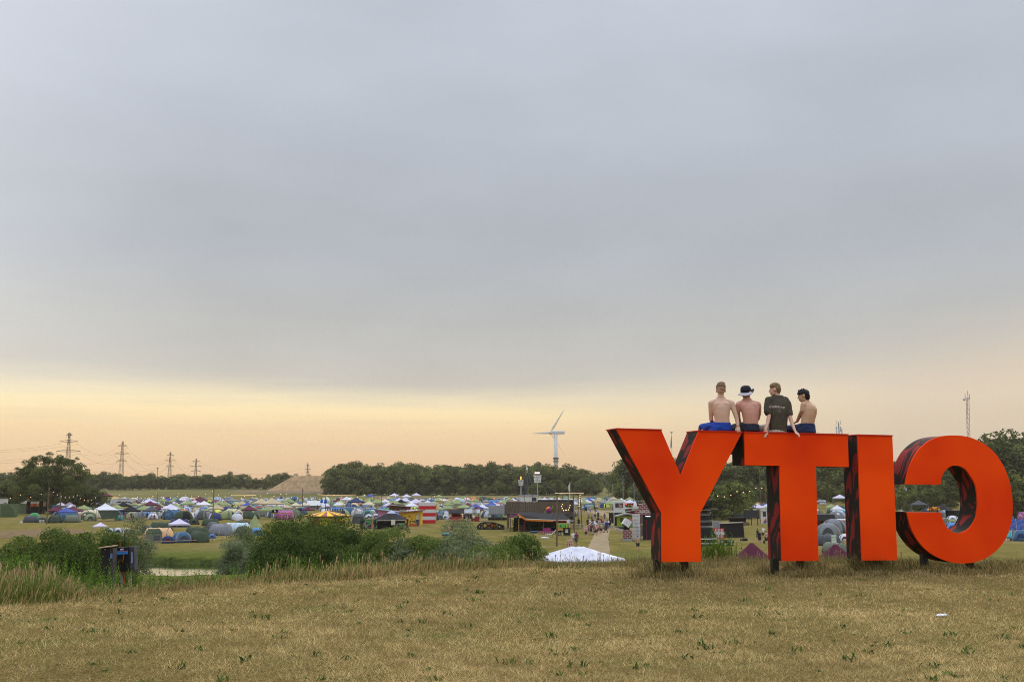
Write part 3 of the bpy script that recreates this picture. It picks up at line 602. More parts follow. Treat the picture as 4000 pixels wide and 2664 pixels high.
def mown():
    N=860000; Y=5.5*(25.5/5.5)**rng.random(N); hw=Y*.64+1.6; X=rng.uniform(-1,1,N)*hw
    yc=lerp(X,TBX,TBY); k=Y<yc+1.5; X,Y=X[k],Y[k]; N=len(X); Z=terr(X,Y)-.004
    h=rng.uniform(.018,.055,N)*(1+.35*vnoise(X,Y,1.5,1))*(1+.55*vnoise(X,Y,9.,31)); w=rng.uniform(.0020,.0042,N)*(Y/11); lean=rng.uniform(.3,1.9,N); az=rng.uniform(0,2*np.pi,N)
    t=np.clip(.46+.35*vnoise(X,Y,.45,22)+.42*vnoise(X,Y,1.3,2)+.38*vnoise(X,Y,5.5,3)+.40*vnoise(X,Y,13.,33)+rng.normal(0,.30,N),0,1)
    c=cmix((.23,.17,.062),(.88,.66,.31),t); g=(rng.random(N)<np.clip(.16+.50*vnoise(X,Y,.5,4)+.28*vnoise(X,Y,2.6,8),.03,.75)); c[g]=cmix((.10,.112,.03),(.25,.25,.075),rng.random(g.sum()))
    br=(rng.random(N)<.06); c[br]=(.10,.065,.03)
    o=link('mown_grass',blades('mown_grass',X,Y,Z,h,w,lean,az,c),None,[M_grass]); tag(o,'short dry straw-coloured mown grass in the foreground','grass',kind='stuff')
    # little green weeds in the turf
    n=300; cx=rng.uniform(-1,1,n); cy=8.5*(21/8.5)**rng.random(n); cx=cx*cy*.52; big=rng.uniform(.4,1.25,n)**2; cnt=9
    X=np.repeat(cx,cnt)+rng.normal(0,.035,n*cnt)*np.repeat(big,cnt); Y=np.repeat(cy,cnt)+rng.normal(0,.035,n*cnt)*np.repeat(big,cnt); Z=terr(X,Y); hh=rng.uniform(.02,.065,n*cnt)*np.repeat(big,cnt)
    c=cmix((.035,.070,.012),(.10,.15,.035),rng.random(n*cnt)); k=(Y<lerp(X,TBX,TBY)); 
    o=link('lawn_weeds',blades('lawn_weeds',X[k],Y[k],Z[k],hh[k],rng.uniform(.012,.028,k.sum()),rng.uniform(.3,2.2,k.sum()),rng.uniform(0,6.28,k.sum()),c[k],2),None,[M_grass]); tag(o,'small green weeds scattered through the dry lawn','weeds',kind='stuff')
mown()
def tall():
    Xs=[];Ys=[];Hs=[];Cs=[];Ws=[];Ls=[]
    def add(X,Y,h,c,w,l): Xs.append(X);Ys.append(Y);Hs.append(h);Cs.append(c);Ws.append(w);Ls.append(l)
    # main band along the crest, left and centre
    N=105000; X=rng.uniform(-13,.9,N); off=rng.random(N)**.8*lerp(X,[-12,-4,0,.9],[9,8,5.5,2.2]); Y=lerp(X,TBX,TBY)+off+.25*vnoise(X,X*0,1.7,5)
    hm=lerp(X/Y,[-.60,-.43,-.395,-.25,-.225,-.12,-.02,.05],[.46,.38,.17,.14,.34,.36,.25,.11]); h=hm*rng.uniform(.35,1.0,N)*np.clip(.35+off/1.6,0,1)*(1+.35*vnoise(X,Y,1.6,6))
    t=np.clip(.5+.35*vnoise(X,Y,.9,7)+rng.normal(0,.25,N),0,1); c=cmix((.17,.12,.05),(.52,.38,.165),t)
    gm=np.clip(.28+lerp(X/Y,[-.6,-.43,-.38,-.24,-.2,-.1,0],[.52,.46,-.05,-.04,.12,.08,-.05])+.5*vnoise(X,Y,.7,9)+off*.035,0,.9); g=rng.random(N)<gm; c[g]=cmix((.045,.075,.012),(.13,.17,.03),rng.random(g.sum()))
    add(X,Y,h,c,rng.uniform(.006,.013,N),rng.uniform(.05,.75,N))
    # sparse fringe on the crest to the right
    N=26000; X=rng.uniform(.5,15,N); off=rng.random(N)*2.6; Y=lerp(X,TBX,TBY)-.4+off; h=rng.uniform(.05,.17,N)*(.6+.5*vnoise(X,Y,2.1,11)+.5*(off/3.4)); t=np.clip(.5+.4*vnoise(X,Y,1.5,12)+rng.normal(0,.25,N),0,1)
    c=cmix((.13,.105,.04),(.36,.28,.12),t); g=rng.random(N)<np.clip(.25+.5*vnoise(X,Y,.8,13),0,.8); c[g]=cmix((.06,.08,.018),(.14,.15,.04),rng.random(g.sum())); add(X,Y,np.abs(h)+.03,c,rng.uniform(.004,.009,N),rng.uniform(.1,.9,N))
    # slope grass down to the plain
    N=60000; X=rng.uniform(-30,22,N); Y=lerp(X,TBX,TBY)+7+43*rng.random(N)**1.3; h=rng.uniform(.10,.30,N); c=cmix((.09,.095,.03),(.26,.21,.09),rng.random(N)); add(X,Y,h,c,rng.uniform(.012,.028,N),rng.uniform(.1,.7,N))
    N=9000; X=rng.uniform(-52,-14,N); Y=rng.uniform(64,90,N); h=rng.uniform(.15,.5,N); c=cmix((.05,.065,.018),(.22,.19,.08),rng.random(N)); add(X,Y,h,c,rng.uniform(.03,.06,N),rng.uniform(.05,.5,N))
    q=LP(1.60,0,0); N=3000; Y=q.y+rng.uniform(4.5,7.5,N); X=q.x*Y/q.y+rng.normal(0,.20,N); h=rng.uniform(.3,.95,N); c=cmix((.045,.085,.012),(.17,.22,.04),rng.random(N)); add(X,Y,h,c,rng.uniform(.008,.016,N),rng.uniform(.05,.5,N))
    X=np.concatenate(Xs);Y=np.concatenate(Ys);h=np.concatenate(Hs);c=np.concatenate(Cs);w=np.concatenate(Ws);l=np.concatenate(Ls)
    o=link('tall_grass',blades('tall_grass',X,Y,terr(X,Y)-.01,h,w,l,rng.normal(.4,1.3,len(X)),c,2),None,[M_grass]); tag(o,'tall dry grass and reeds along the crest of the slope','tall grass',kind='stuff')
tall()
def seed_stems():
    """thin straw stems with feathery heads standing above the band"""
    mbV=[];F=[];Cc=[];n=0; N=3400
    X=np.concatenate([rng.uniform(-12.5,.2,N),rng.uniform(.2,14.5,700)]); off=np.concatenate([.8+rng.random(N)*6,rng.random(700)*2.5]); Y=lerp(X,TBX,TBY)+off; hh=np.concatenate([lerp(X[:N]/Y[:N],[-.60,-.43,-.395,-.25,-.225,-.12,-.02,.05],[.60,.52,.24,.20,.46,.48,.35,.15])*rng.uniform(.6,1.05,N),rng.uniform(.10,.30,700)])
    Z=terr(X,Y); az=rng.normal(.4,1.2,len(X)); ln=rng.uniform(.02,.3,len(X)); w=rng.uniform(.0035,.006,len(X))
    T=np.stack([X+np.cos(az)*ln*hh,Y+np.sin(az)*ln*hh,Z+hh],-1); B=np.stack([X,Y,Z],-1); s=np.stack([w/2,0*w,0*w],-1); hd=np.stack([w*1.9,0*w,0*w],-1)
    M1=B+(T-B)*.80; M2=B+(T-B)*.88
    V=np.stack([B-s,B+s,M1+s,M1-s,M2-hd,M2+hd,T],1).reshape(-1,3); i=np.arange(len(X))*7
    c=cmix((.20,.145,.065),(.42,.31,.16),rng.random(len(X))); me=mesh_np('seed_stems',V,[np.stack([i,i+1,i+2,i+3],-1),np.stack([i+3,i+2,i+5,i+4],-1),np.stack([i+4,i+5,i+6],-1)],np.repeat(c,7,0))
    o=link('seed_stems',me,None,[M_grass]); tag(o,'thin straw stems with pale seed heads above the tall grass','seed stems',kind='stuff')
seed_stems()
def skirt():
    """darker uncut grass left standing round the legs of the letters"""
    Xs=[];Ys=[];hs=[]
    for u0,u1,n,hm in((1.02,1.66,5600,.30),(2.03,2.62,5200,.28),(2.62,3.30,6500,.30),(3.30,4.25,8200,.28),(4.1,4.6,2300,.14)):
        u=rng.normal((u0+u1)/2,(u1-u0)/3.2,n); d=rng.normal(-.1,1.0,n); q=np.array([LP(a,0,b) for a,b in zip(u,d)]); Xs.append(q[:,0]);Ys.append(q[:,1]); hs.append(hm*rng.uniform(.3,1.15,n)*np.exp(-((d+.1)/2.2)**2)*np.where(d<.1,.50,1.0)*(.55+.75*(vnoise(u*2.4,d,2.2,41)>.05)))
    X=np.concatenate(Xs);Y=np.concatenate(Ys);h=np.concatenate(hs); N=len(X); t=rng.random(N); c=cmix((.14,.105,.045),(.52,.39,.175),t); g=rng.random(N)<.30; c[g]=cmix((.045,.058,.014),(.12,.13,.032),rng.random(g.sum()))
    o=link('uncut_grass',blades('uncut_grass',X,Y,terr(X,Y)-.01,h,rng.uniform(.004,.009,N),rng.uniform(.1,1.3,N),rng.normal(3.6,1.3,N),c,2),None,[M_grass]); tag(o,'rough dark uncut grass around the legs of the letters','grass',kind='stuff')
skirt()
def weeds_leafy():
    """upright leafy shoots (willowherb-like) in clumps"""
    def shoot(cx,cy,h,n=26):
        z=float(terr(cx,cy)); az=random.uniform(0,6.28); k=random.uniform(0,.18); out=[]
        for i in range(n):
            t=.25+.75*i/n; p=(cx+math.cos(az)*k*t*t*h,cy+math.sin(az)*k*t*t*h,z+t*h); out.append((p,i*2.4,(1.15-t*.7)*.085*h/.6))
        return out
    L=[]
    def clump(x0,x1,o0,o1,n,h0,h1):
        for _ in range(n):
            x=random.uniform(x0,x1); y=float(lerp(x,TBX,TBY))+random.uniform(o0,o1); L.extend(shoot(x,y,random.uniform(h0,h1)))
    clump(-13.5,-7.6,1.6,8,620,.35,.80); clump(-8.6,-3.9,1.2,4.2,420,.28,.50); clump(-4.6,-3.0,1.5,5.5,260,.36,.66); clump(-3.4,-.8,1.2,4.5,260,.28,.50)
    clump(-12,-8,1.0,3,60,.3,.6)
    # patch between Y and T
    for _ in range(190):
        q=LP(random.gauss(1.61,.06),0,0); y=q.y+random.uniform(4.6,7.5); x=q.x*y/q.y+random.gauss(0,.22); L.extend(shoot(x,y,random.uniform(.5,1.05)))
    P_=np.array([a for a,_,_ in L]); A=np.array([b for _,b,_ in L])+rng.uniform(-.4,.4,len(L)); S_=np.array([c for _,_,c in L])*rng.uniform(.7,1.2,len(L)); N=len(L)
    d=np.stack([np.cos(A)*.8,np.sin(A)*.8,np.full(N,.62)],-1); s=np.stack([-np.sin(A),np.cos(A),0*A],-1)
    V=np.stack([P_,P_+d*S_[:,None]*.5+s*S_[:,None]*.17,P_+d*S_[:,None],P_+d*S_[:,None]*.5-s*S_[:,None]*.17],1).reshape(-1,3); i=np.arange(N)*4
    c=cmix((.035,.085,.008),(.13,.20,.022),rng.random(N)); me=mesh_np('leafy_weeds',V,[np.stack([i,i+1,i+2,i+3],-1)],np.repeat(c,4,0)); o=link('leafy_weeds',me,None,[M_leaf]); tag(o,'bright green leafy weeds growing in the tall grass','weeds',kind='stuff')
weeds_leafy()
# --- foliage clouds
def leafcloud(centres,radii,n_leaf,leaf,c0,c1,seed,flat=.55,var=.5,up=.3):
    """leaves on lumpy clump shells; brightness and hue differ per clump and per leaf"""
    r=np.random.default_rng(seed); K=len(centres); cw=radii**2/np.sum(radii**2); k=r.choice(K,n_leaf,p=cw); d=r.normal(size=(n_leaf,3)); d/=np.linalg.norm(d,axis=1)[:,None]; d[:,2]=np.abs(d[:,2])*np.where(r.random(n_leaf)<.78,1,-1)
    rr=radii[k]*(.55+.55*r.random(n_leaf)**.5); Cn=centres[k]+d*rr[:,None]*np.array([1,1,flat/.55*.8])
    nrm=d+r.normal(0,.65,(n_leaf,3))+np.array([0,0,up]); nrm/=np.linalg.norm(nrm,axis=1)[:,None]; a=np.cross(nrm,r.normal(size=(n_leaf,3))); a/=np.linalg.norm(a,axis=1)[:,None]; b=np.cross(nrm,a)
    s=(leaf*r.uniform(.55,1.35,n_leaf))[:,None]; V=np.stack([Cn-a*s,Cn+b*s*.45,Cn+a*s,Cn-b*s*.45],1).reshape(-1,3); i=np.arange(n_leaf)*4
    cv=r.random(K)[k]; t=np.clip(cv*var+r.random(n_leaf)*(1-var),0,1); c=cmix(c0,c1,t)
    return V,np.stack([i,i+1,i+2,i+3],-1),np.repeat(c,4,0)
def crown_points(seed,w,h,K,base=.25,rough=.25,rmin=.13,rmax=.24):
    r=np.random.default_rng(seed); pts=[];rad=[]
    while len(pts)<K:
        p=r.uniform(-1,1,3); q=np.linalg.norm(p)
        if q>1 or q<.35: continue
        z=(p[2]+1)/2; wd=(.72+.28*math.sin(math.pi*min(1,z*1.15)))*(1+rough*(r.random()-.5))
        pts.append((p[0]*w/2*wd,p[1]*w/2*wd,h*(base+(1-base)*z*(1+rough*.5*(r.random()-.6))))); rad.append(r.uniform(rmin,rmax)*min(w,h*1.2))
    return np.array(pts),np.array(rad)
def bush_points(seed,w,h,K):
    r=np.random.default_rng(seed); a=r.uniform(0,2*np.pi,K); q=np.sqrt(r.random(K)); lob=1+.22*np.sin(a*2+seed)+.14*np.sin(a*3+seed*2)
    zm=h*np.sqrt(np.clip(1-q**2.6,.05,1))*r.uniform(.82,1.06,K); z=zm*r.random(K)**.55; x=np.cos(a)*q*w/2*lob; y=np.sin(a)*q*w/2*lob
    return np.stack([x,y,z],-1),r.uniform(.11,.22,K)*h
def trunk_mesh(h,r,pts,seed,nb=7):
    rd=random.Random(seed); mb=MB(); cur=Vector((0,0,-.3)); top=Vector((rd.uniform(-.04,.04)*h,rd.uniform(-.04,.04)*h,h*.72)); prev=cur; segs=5
    for i in range(1,segs+1):
        p=cur.lerp(top,i/segs)+Vector((rd.uniform(-.02,.02)*h,rd.uniform(-.02,.02)*h,0)); mb.tube(prev,p,r*(1-.16*(i-1)),r*(1-.16*i),7); prev=p
    for k in range(min(nb,len(pts))):
        q=Vector(pts[rd.randrange(len(pts))]); t=rd.uniform(.25,.8); a=Vector((0,0,h*.72*t)); m=a.lerp(q,.5)+Vector((0,0,-.03*h)); mb.tube(a,m,r*.38,r*.25,5); mb.tube(m,q,r*.25,r*.08,5)
    return mb
M_bark=mat('bark',(.06,.045,.032),.9,.3,3,.02)
def far_trees():
    protos=[]
    pal=[((.024,.034,.012),(.150,.168,.050)),((.028,.042,.013),(.180,.200,.056)),((.022,.032,.013),(.130,.145,.050)),((.034,.050,.016),(.210,.230,.066))]
    for k in range(9):
        w=13+(k%3)*1.6; h=15+(k%4)*1.2; pts,rad=crown_points(40+k,w,h,58,-.02 if k%2 else .03,.32,.10,.19); V,F,c=leafcloud(pts,rad,6500,.44,*pal[k%4],seed=k,var=.78)
        me=mesh_np('crown',V,[F],c); me.materials.append(M_far); tm=trunk_mesh(h,.32,pts,k).mesh('trunk',[M_bark]); protos.append((me,tm,w,h))
    def tree(px,D,htop,label,grp,kind=None,zoff=0,name='broadleaf_tree',cat='tree'):
        """htop: photo row of the crown top"""
        base=W(px,D); top=P(px,htop,D).z; k=kind if kind is not None else random.randrange(9); me,tm,w,h=protos[k]; s=(top-base.z)/h; sx=s*random.uniform(.9,1.2)
        t=thing(name,base-Vector((0,0,.1)),label,cat,random.uniform(0,6.28),grp,(sx,sx,s)); a=link('crown',me,t); b=link('trunk',tm,t); return t
    # dark wood in the middle: three ranks
    top=lambda px:float(np.interp(px,[1285,1310,1340,1400,1500,1600,1700,1750,1800,1900,1950,2000,2080,2150,2200,2260,2300,2335,2350],[1835,1818,1812,1810,1818,1808,1822,1815,1820,1806,1812,1818,1806,1812,1822,1820,1838,1862,1890]))
    for rank,(D,st,dy) in enumerate(((560,34,9),(600,34,3),(650,36,0))):
        px=1290+rank*13
        while px<2345:
            r=['front rank','middle rank','back rank'][rank]
            tree(px,D+random.uniform(-12,12),top(px)+dy*1.6+random.uniform(-4,7),'dark broadleaf tree in the %s of the dense wood behind the tents'%r,'trees of the dense wood behind the tents')
            px+=st*random.uniform(.8,1.2)
    for px in range(1300,2340,46): tree(px+random.uniform(-12,12),545,1882+random.uniform(-14,18),'low dark shrub tree along the foot of the dense wood','shrub trees at the foot of the wood')
    for px,ht in((2335,1848),(2350,1843),(2370,1841),(2390,1838),(2410,1840),(2320,1852)): tree(px,1000,ht,'pale hazy tree in the gap right of the dense wood','hazy trees in the gap')
    # forest behind the letters
    topr=lambda px:float(np.interp(px,[2395,2415,2440,2480,2560,2650,2800,3000,3200,3330,3500,3650,3780,3900],[1850,1820,1800,1790,1785,1795,1800,1800,1800,1798,1800,1790,1760,1730]))
    for rank,D in enumerate((430,470)):
        px=2412+rank*20
        while px<3880:
            tree(px,D,topr(px)+random.uniform(-5,10)+4*(1-rank),'dark tall forest tree seen %s'%('left of the letter Y' if px<2470 else 'through the notch of the Y' if px<2680 else 'between Y and T' if px<3060 else 'between T and I' if px<3370 else 'through the C'),'tall trees of the forest behind the letters'); px+=50*random.uniform(.8,1.2)
    for px in list(range(2420,2700,60))+list(range(2720,3080,55))+list(range(3150,3400,52)): tree(px,405,1880+random.uniform(-12,8),'green shrubby tree at the foot of the forest, %s'%('left of Y' if px<2600 else 'between Y and T' if px<3080 else 'between T and I'),'shrub trees below the forest',3)
    for px,ht,D in((2790,1884,250),(2850,1876,255),(2905,1888,262)): tree(px,D,ht,'rounded bright green willow between Y and T, %s'%('by the Y' if px<2800 else 'tallest of three' if px<2900 else 'by the lights'),'willows between Y and T',1)
    for px,ht,D in((3490,1880,330),(3545,1888,320),(3590,1884,330),(3640,1876,335),(3700,1870,330)): tree(px,D,ht,'grey-green willow in the reed field seen through the letter C','willows in the reed field',3)
    for px,ht,D in((3880,1705,330),(3925,1692,345),(3975,1704,350),(4030,1690,350),(3830,1745,330),(4090,1700,350)): tree(px,D,ht,'tall dark poplar-like tree right of the letter C'+(' at the frame edge' if px>3960 else ' by the mast' if px<3900 else ', tallest there'),'tall trees right of the C',2)
    for px in(3905,3945,3985,4030,4080): tree(px,262,1848+random.uniform(-8,8),'green willow shrub right of the letter C','willow shrubs right of the C',3)
    # left horizon tree line
    tl=lambda px:float(np.interp(px,[0,60,250,330,380,430,520,590,650,700,760,800,830,850,900,930,980,1030,1060,1100,1130],[1848,1858,1862,1852,1850,1845,1858,1848,1862,1856,1860,1852,1845,1858,1846,1850,1868,1870,1858,1848,1852]))
    for rank,D in enumerate((720,860)):
        px=-60+rank*18
        while px<1130:
            if not(px>1085 and rank==0): tree(px,D,tl(px)+random.uniform(-4,9)+rank*-3,'dark tree in the long tree line on the left horizon, %s'%('behind the large tree' if px<330 else 'below the pylons' if px<780 else 'left of the sand mound'),'trees of the left horizon line')
            px+=30*random.uniform(.75,1.25)
    for px,ht in((355,1906),(330,1896),(300,1900),(275,1908),(245,1900),(385,1918)): tree(px,330,ht-6,'dark round shrub below the large tree on the left','dark shrubs on the left',2)
    for px,ht in((20,1868),(60,1875),(100,1888),(-20,1862),(140,1890),(180,1885),(215,1893)): tree(px,335,ht,'dark bushy tree at the left edge behind the camp stalls','trees behind the camp stalls',0)
    for px,ht in((1090,1850),(1110,1847),(1075,1858)): tree(px,740,ht,'dark tree at the left foot of the sand mound','trees by the sand mound')
    tree(1212,760,1852,'small tree on top of the sand mound beside the far pylon',None)
    tree(1150,760,1852,'small lone tree peeping over the flat top of the sand mound',None)
    for px in(1270,1300,1330): tree(px,545,1905+random.uniform(-4,6),'pale green bush at the left foot of the dense wood','bushes at the left foot of the wood',1)
far_trees()
def big_tree():
    D=300; base=W(195,D); s=mpp(D); h=(P(195,1788,D).z-base.z); w=270*s; t=thing('broadleaf_tree',base,'large spreading tree with open crown below the first pylon','tree')
    r=np.random.default_rng(5); pts=[];rad=[]
    lobes=[(-95,1832,30),(-60,1812,30),(-30,1800,28),(0,1797,30),(30,1803,28),(55,1806,26),(85,1812,26),(100,1835,24),(-70,1850,34),(-20,1840,36),(30,1845,36),(80,1850,30),(-105,1870,34),(-40,1880,44),(30,1885,44),(100,1880,36),(-130,1850,16),(115,1815,12),(-10,1910,44),(60,1915,40),(-80,1910,40),(-105,1850,32),(112,1850,30),(-85,1885,46),(88,1882,46),(0,1868,50),(45,1835,34),(-45,1835,34),(0,1890,50)]
    for dx,row,rr in lobes:
        c=P(195+dx,row,D)
        for k in range(7):
            o=r.normal(0,.5,3)*rr*s; pts.append((c.x-base.x+o[0],o[1]*2.0,c.z-base.z+o[2]*.7)); rad.append(rr*s*r.uniform(.30,.60))
    pts=np.array(pts);rad=np.array(rad); V,F,c=leafcloud(pts,rad,62000,.18,(.040,.056,.016),(.15,.175,.048),3,var=.5)
    o=link('crown',mesh_np('crown',V,[F],c),t,[M_leaf]); mb=MB(); mb.tube((0,0,-.3),(0,0,h*.35),.45,.35,8)
    for k in range(30):
        q=Vector(pts[r.integers(len(pts))]); a=Vector((0,0,h*r.uniform(.15,.35))); m=a.lerp(q,.5)+Vector((0,0,.05*h)); mb.tube(a,m,.17,.1,5); mb.tube(m,q,.1,.03,4)
    mb.build('trunk',M_bark,t)
big_tree()
def bushes():
    def bush(px,row,wpx,D,label,pal,leaf,n,seed,grp=None,name='willow_bush'):
        base=W(px,D); h=P(px,row,D).z-base.z; w=wpx*mpp(D); pts,rad=bush_points(seed,w*1.0,h*.93,44); V,F,c=leafcloud(pts,rad,int(n*1.9),leaf*.70,*pal,seed=seed,var=.45,up=.1)
        t=thing(name,base,label,'bush',0,grp); link('foliage',mesh_np('foliage',V,[F],c),t,[M_leaf]); mb=MB(); rd=random.Random(seed)
        for k in range(9):
            q=Vector(pts[rd.randrange(len(pts))]); m=Vector((q.x*.4,q.y*.4,q.z*.5)); mb.tube((q.x*.12,q.y*.12,-.2),m,.05,.035,5); mb.tube(m,q,.035,.012,4)
        mb.build('stem',M_bark,t)
    g1=((.026,.048,.009),(.13,.185,.036)); g2=((.062,.084,.038),(.23,.265,.13)); g3=((.042,.070,.013),(.18,.225,.050)); g4=((.020,.038,.008),(.092,.138,.028))
    A='bushes on the slope left of the pond'; B='dense bushes in the middle of the slope'
    for i,a in enumerate([(20,2125,150,70,'low green bush at the left edge',g1),(90,2090,150,74,'green bush just right of the left frame edge',g3),(165,2085,150,72,'broad green bush below the green dome tents',g1),(235,2045,150,78,'tall bright bush left of the tarp-sided shelter',g3),(315,2040,140,80,'tall feathery bush below the tarp-sided shelter',g1),(330,2110,190,66,'dark low bush directly behind the black boxes',g4),(400,2065,130,84,'bush behind the black cabinets, in front of the white canopy',g3),(450,2070,110,80,'dark bush above the leaning black cabinet',g1),(255,2120,200,64,'wide dark bush above the reeds at left',g4),(130,2135,200,62,'shadowy low bush in the reeds at left',g4),(50,2160,160,56,'low leafy bush at the bottom left',g3)]):
        bush(a[0],a[1],a[2],a[3],a[4],a[5],.12,7500,100+i,A)
    bush(518,2015,110,98,'tall slender silvery willow right of the cabinets',g2,.13,7000,131); bush(478,2075,80,96,'small grey-green willow between cabinets and tall willow',g2,.12,4000,132)
    bush(950,2035,100,112,'silvery willow bush on the far bank of the pond',g2,.12,7500,133); bush(918,2095,95,106,'low silvery bush at the right end of the pond',g2,.12,5000,134); bush(990,2090,100,104,'pale green bush between silvery willow and dark thicket',g2,.12,5000,135)
    for i,a in enumerate([(1065,2010,150,84,'dark green bush at the left end of the thicket',g1),(1120,2000,150,82,'highest dark bush of the thicket, left of the circus roof',g1),(1190,2004,150,84,'dark bush below the striped circus roof',g4),(1250,2010,150,80,'green bush in front of the circus wall',g1),(1320,2018,150,84,'bush in front of the circus lettering',g1),(1390,2022,160,82,'bush in front of the graffiti wall',g4),(1450,2044,150,78,'dark bush below the graffiti wall',g1),(1530,2040,160,76,'light green bush in front of the black pavilion',g3),(1590,2052,150,74,'grey-green bush right of the black pavilion',g2),(1650,2066,140,74,'low green bush below the striped red and white block',g3),(1705,2078,140,72,'low green bush left of the big silvery willow',g3),(1120,2080,190,72,'dark lower thicket bush at left',g4),(1260,2090,200,70,'dark lower thicket bush in the middle',g4),(1400,2100,190,68,'dark lower thicket bush at right',g4)]):
        bush(a[0],a[1],a[2],a[3],a[4],a[5],.12,8500,150+i,B)
    for i,a in enumerate([(1800,2035,130,72,'large silvery-green willow below the red porch hut',g2),(1860,2058,140,70,'silvery willow below the black truss',g2),(1760,2085,140,66,'grey willow left of the large silvery one',g2),(1920,2085,150,68,'yellow-green bush right of the silvery willow',g3),(1990,2068,150,70,'green bush below the bar with the purple fascia',g3),(2050,2080,150,66,'dark green bush left of the near wooden pole',g1),(2095,2105,90,68,'last yellow-green bush before the white canopy',g3),(1850,2120,170,60,'low grey-green bush in front of the willow',g2),(1960,2120,160,58,'low green bush at the right of the thicket',g3)]):
        bush(a[0],a[1],a[2],a[3],a[4],a[5],.11,8000,180+i,'bushes right of the thicket')
bushes()
# ---------------------------------------------------------------- camp structures
def paint(name,c,var=.10,rough=.75,sc=3,bump=0): return mat(name,c if isinstance(c,tuple) else hx(c),rough,var,sc,bump,.12)
BLK=paint('black_paint',(.014,.014,.015)); WHT=paint('white_paint',(.50,.50,.50)); RED=paint('red_paint',(.42,.018,.022)); DGR=paint('dark_grey_metal',(.07,.07,.075)); GRY=paint('grey_metal',(.26,.27,.28)); WOOD=mat('weathered_wood',(.13,.095,.062),.9,.3,3,.01,.05,stretch=(3,3,.4)); PINE=mat('pine_wood',(.30,.19,.085),.85,.2,3,0,.05); FELT=mat('roofing_felt',(.028,.028,.030),.95,.25,1.5,.01,.05)
YEL=paint('yellow_paint',(.60,.42,.03)); ORG=paint('orange_paint',(.55,.16,.015)); PUR=paint('purple_paint',(.16,.03,.12)); GRN=paint('green_paint',(.09,.30,.035)); BLU=paint('blue_paint',(.03,.08,.42)); GLS=mat('dark_glass',(.03,.035,.04),.15,.1,3,0,.5)
def glow(name,c,e): return mat(name,c,.5,0,1,emit=e)
BULB=glow('warm_bulb',(1,.66,.28),1.15); WLED=glow('white_lamp',(1,.93,.85),3.0); RLED=glow('red_lamp',(1,.03,.03),2.5)
def site(name,label,cat,px,py,rz=0,group=None,lo=60,D=None):
    g=W(px,D) if D else G(px,py,lo); t=thing(name,g,label,cat,-math.atan2(g.x,g.y)+rz,group); return t,mpp(g.y)
def text(body,size,m,parent,loc,name='lettering',ext=.01,rot=(R(90),0,0),align='CENTER',sx=1,label=None):
    cu=bpy.data.curves.new(name,'FONT'); cu.body=body; cu.size=size; cu.align_x=align; cu.align_y='CENTER'; cu.extrude=ext; cu.resolution_u=2
    o=bpy.data.objects.new('t',cu); C.objects.link(o); dg=bpy.context.evaluated_depsgraph_get(); me=bpy.data.meshes.new_from_object(o.evaluated_get(dg)); bpy.data.objects.remove(o)
    me.materials.clear(); me.materials.append(m); o=bpy.data.objects.new(name,me); C.objects.link(o); o.parent=parent; o.location=loc; o.rotation_euler=rot; o.scale=(sx,1,1)
    if label: o['label']=label
    return o
def bx(parent,name,c,d,m,rz=0,bevel=0,M=None,label=None):
    o=MB().box((0,0,0),d,M=M).build(name,m,parent,bevel=bevel); o.location=c; o.rotation_euler=(0,0,rz)
    if label: o['label']=label
    return o
def pole(parent,name,p,q,r,m,n=8): return MB().tube(p,q,r,r*.85,n).build(name,m,parent)
def roof_gable(parent,w,d,z0,h,over,m,axis='x',name='roof',th=.08):
    """gable roof with real thickness; ridge along x or y"""
    W2=w/2+over; D2=d/2+over; mb=MB()
    prof=[(-1,0),(0,h),(1,0),(1,-th),(0,h-th),(-1,-th)]
    if axis=='x': mb.prism([(a*D2,z0+b) for a,b in prof],'x',-W2,W2)
    else: mb.prism([(a*W2,z0+b) for a,b in prof],'y',-D2,D2)
    return mb.build(name,m,parent)
def pyr_roof(parent,n,r,z0,h,m,name='roof',rot=0,top=.0,sx=1,sy=1):
    mb=MB(); a=[rot+2*math.pi*i/n for i in range(n)]
    mb.rings([[(r*sx*math.cos(t),r*sy*math.sin(t),z0-.1) for t in a],[(r*sx*math.cos(t),r*sy*math.sin(t),z0) for t in a],[(max(top,.02)*sx*math.cos(t),max(top,.02)*sy*math.sin(t),z0+h) for t in a]]); return mb.build(name,m,parent)
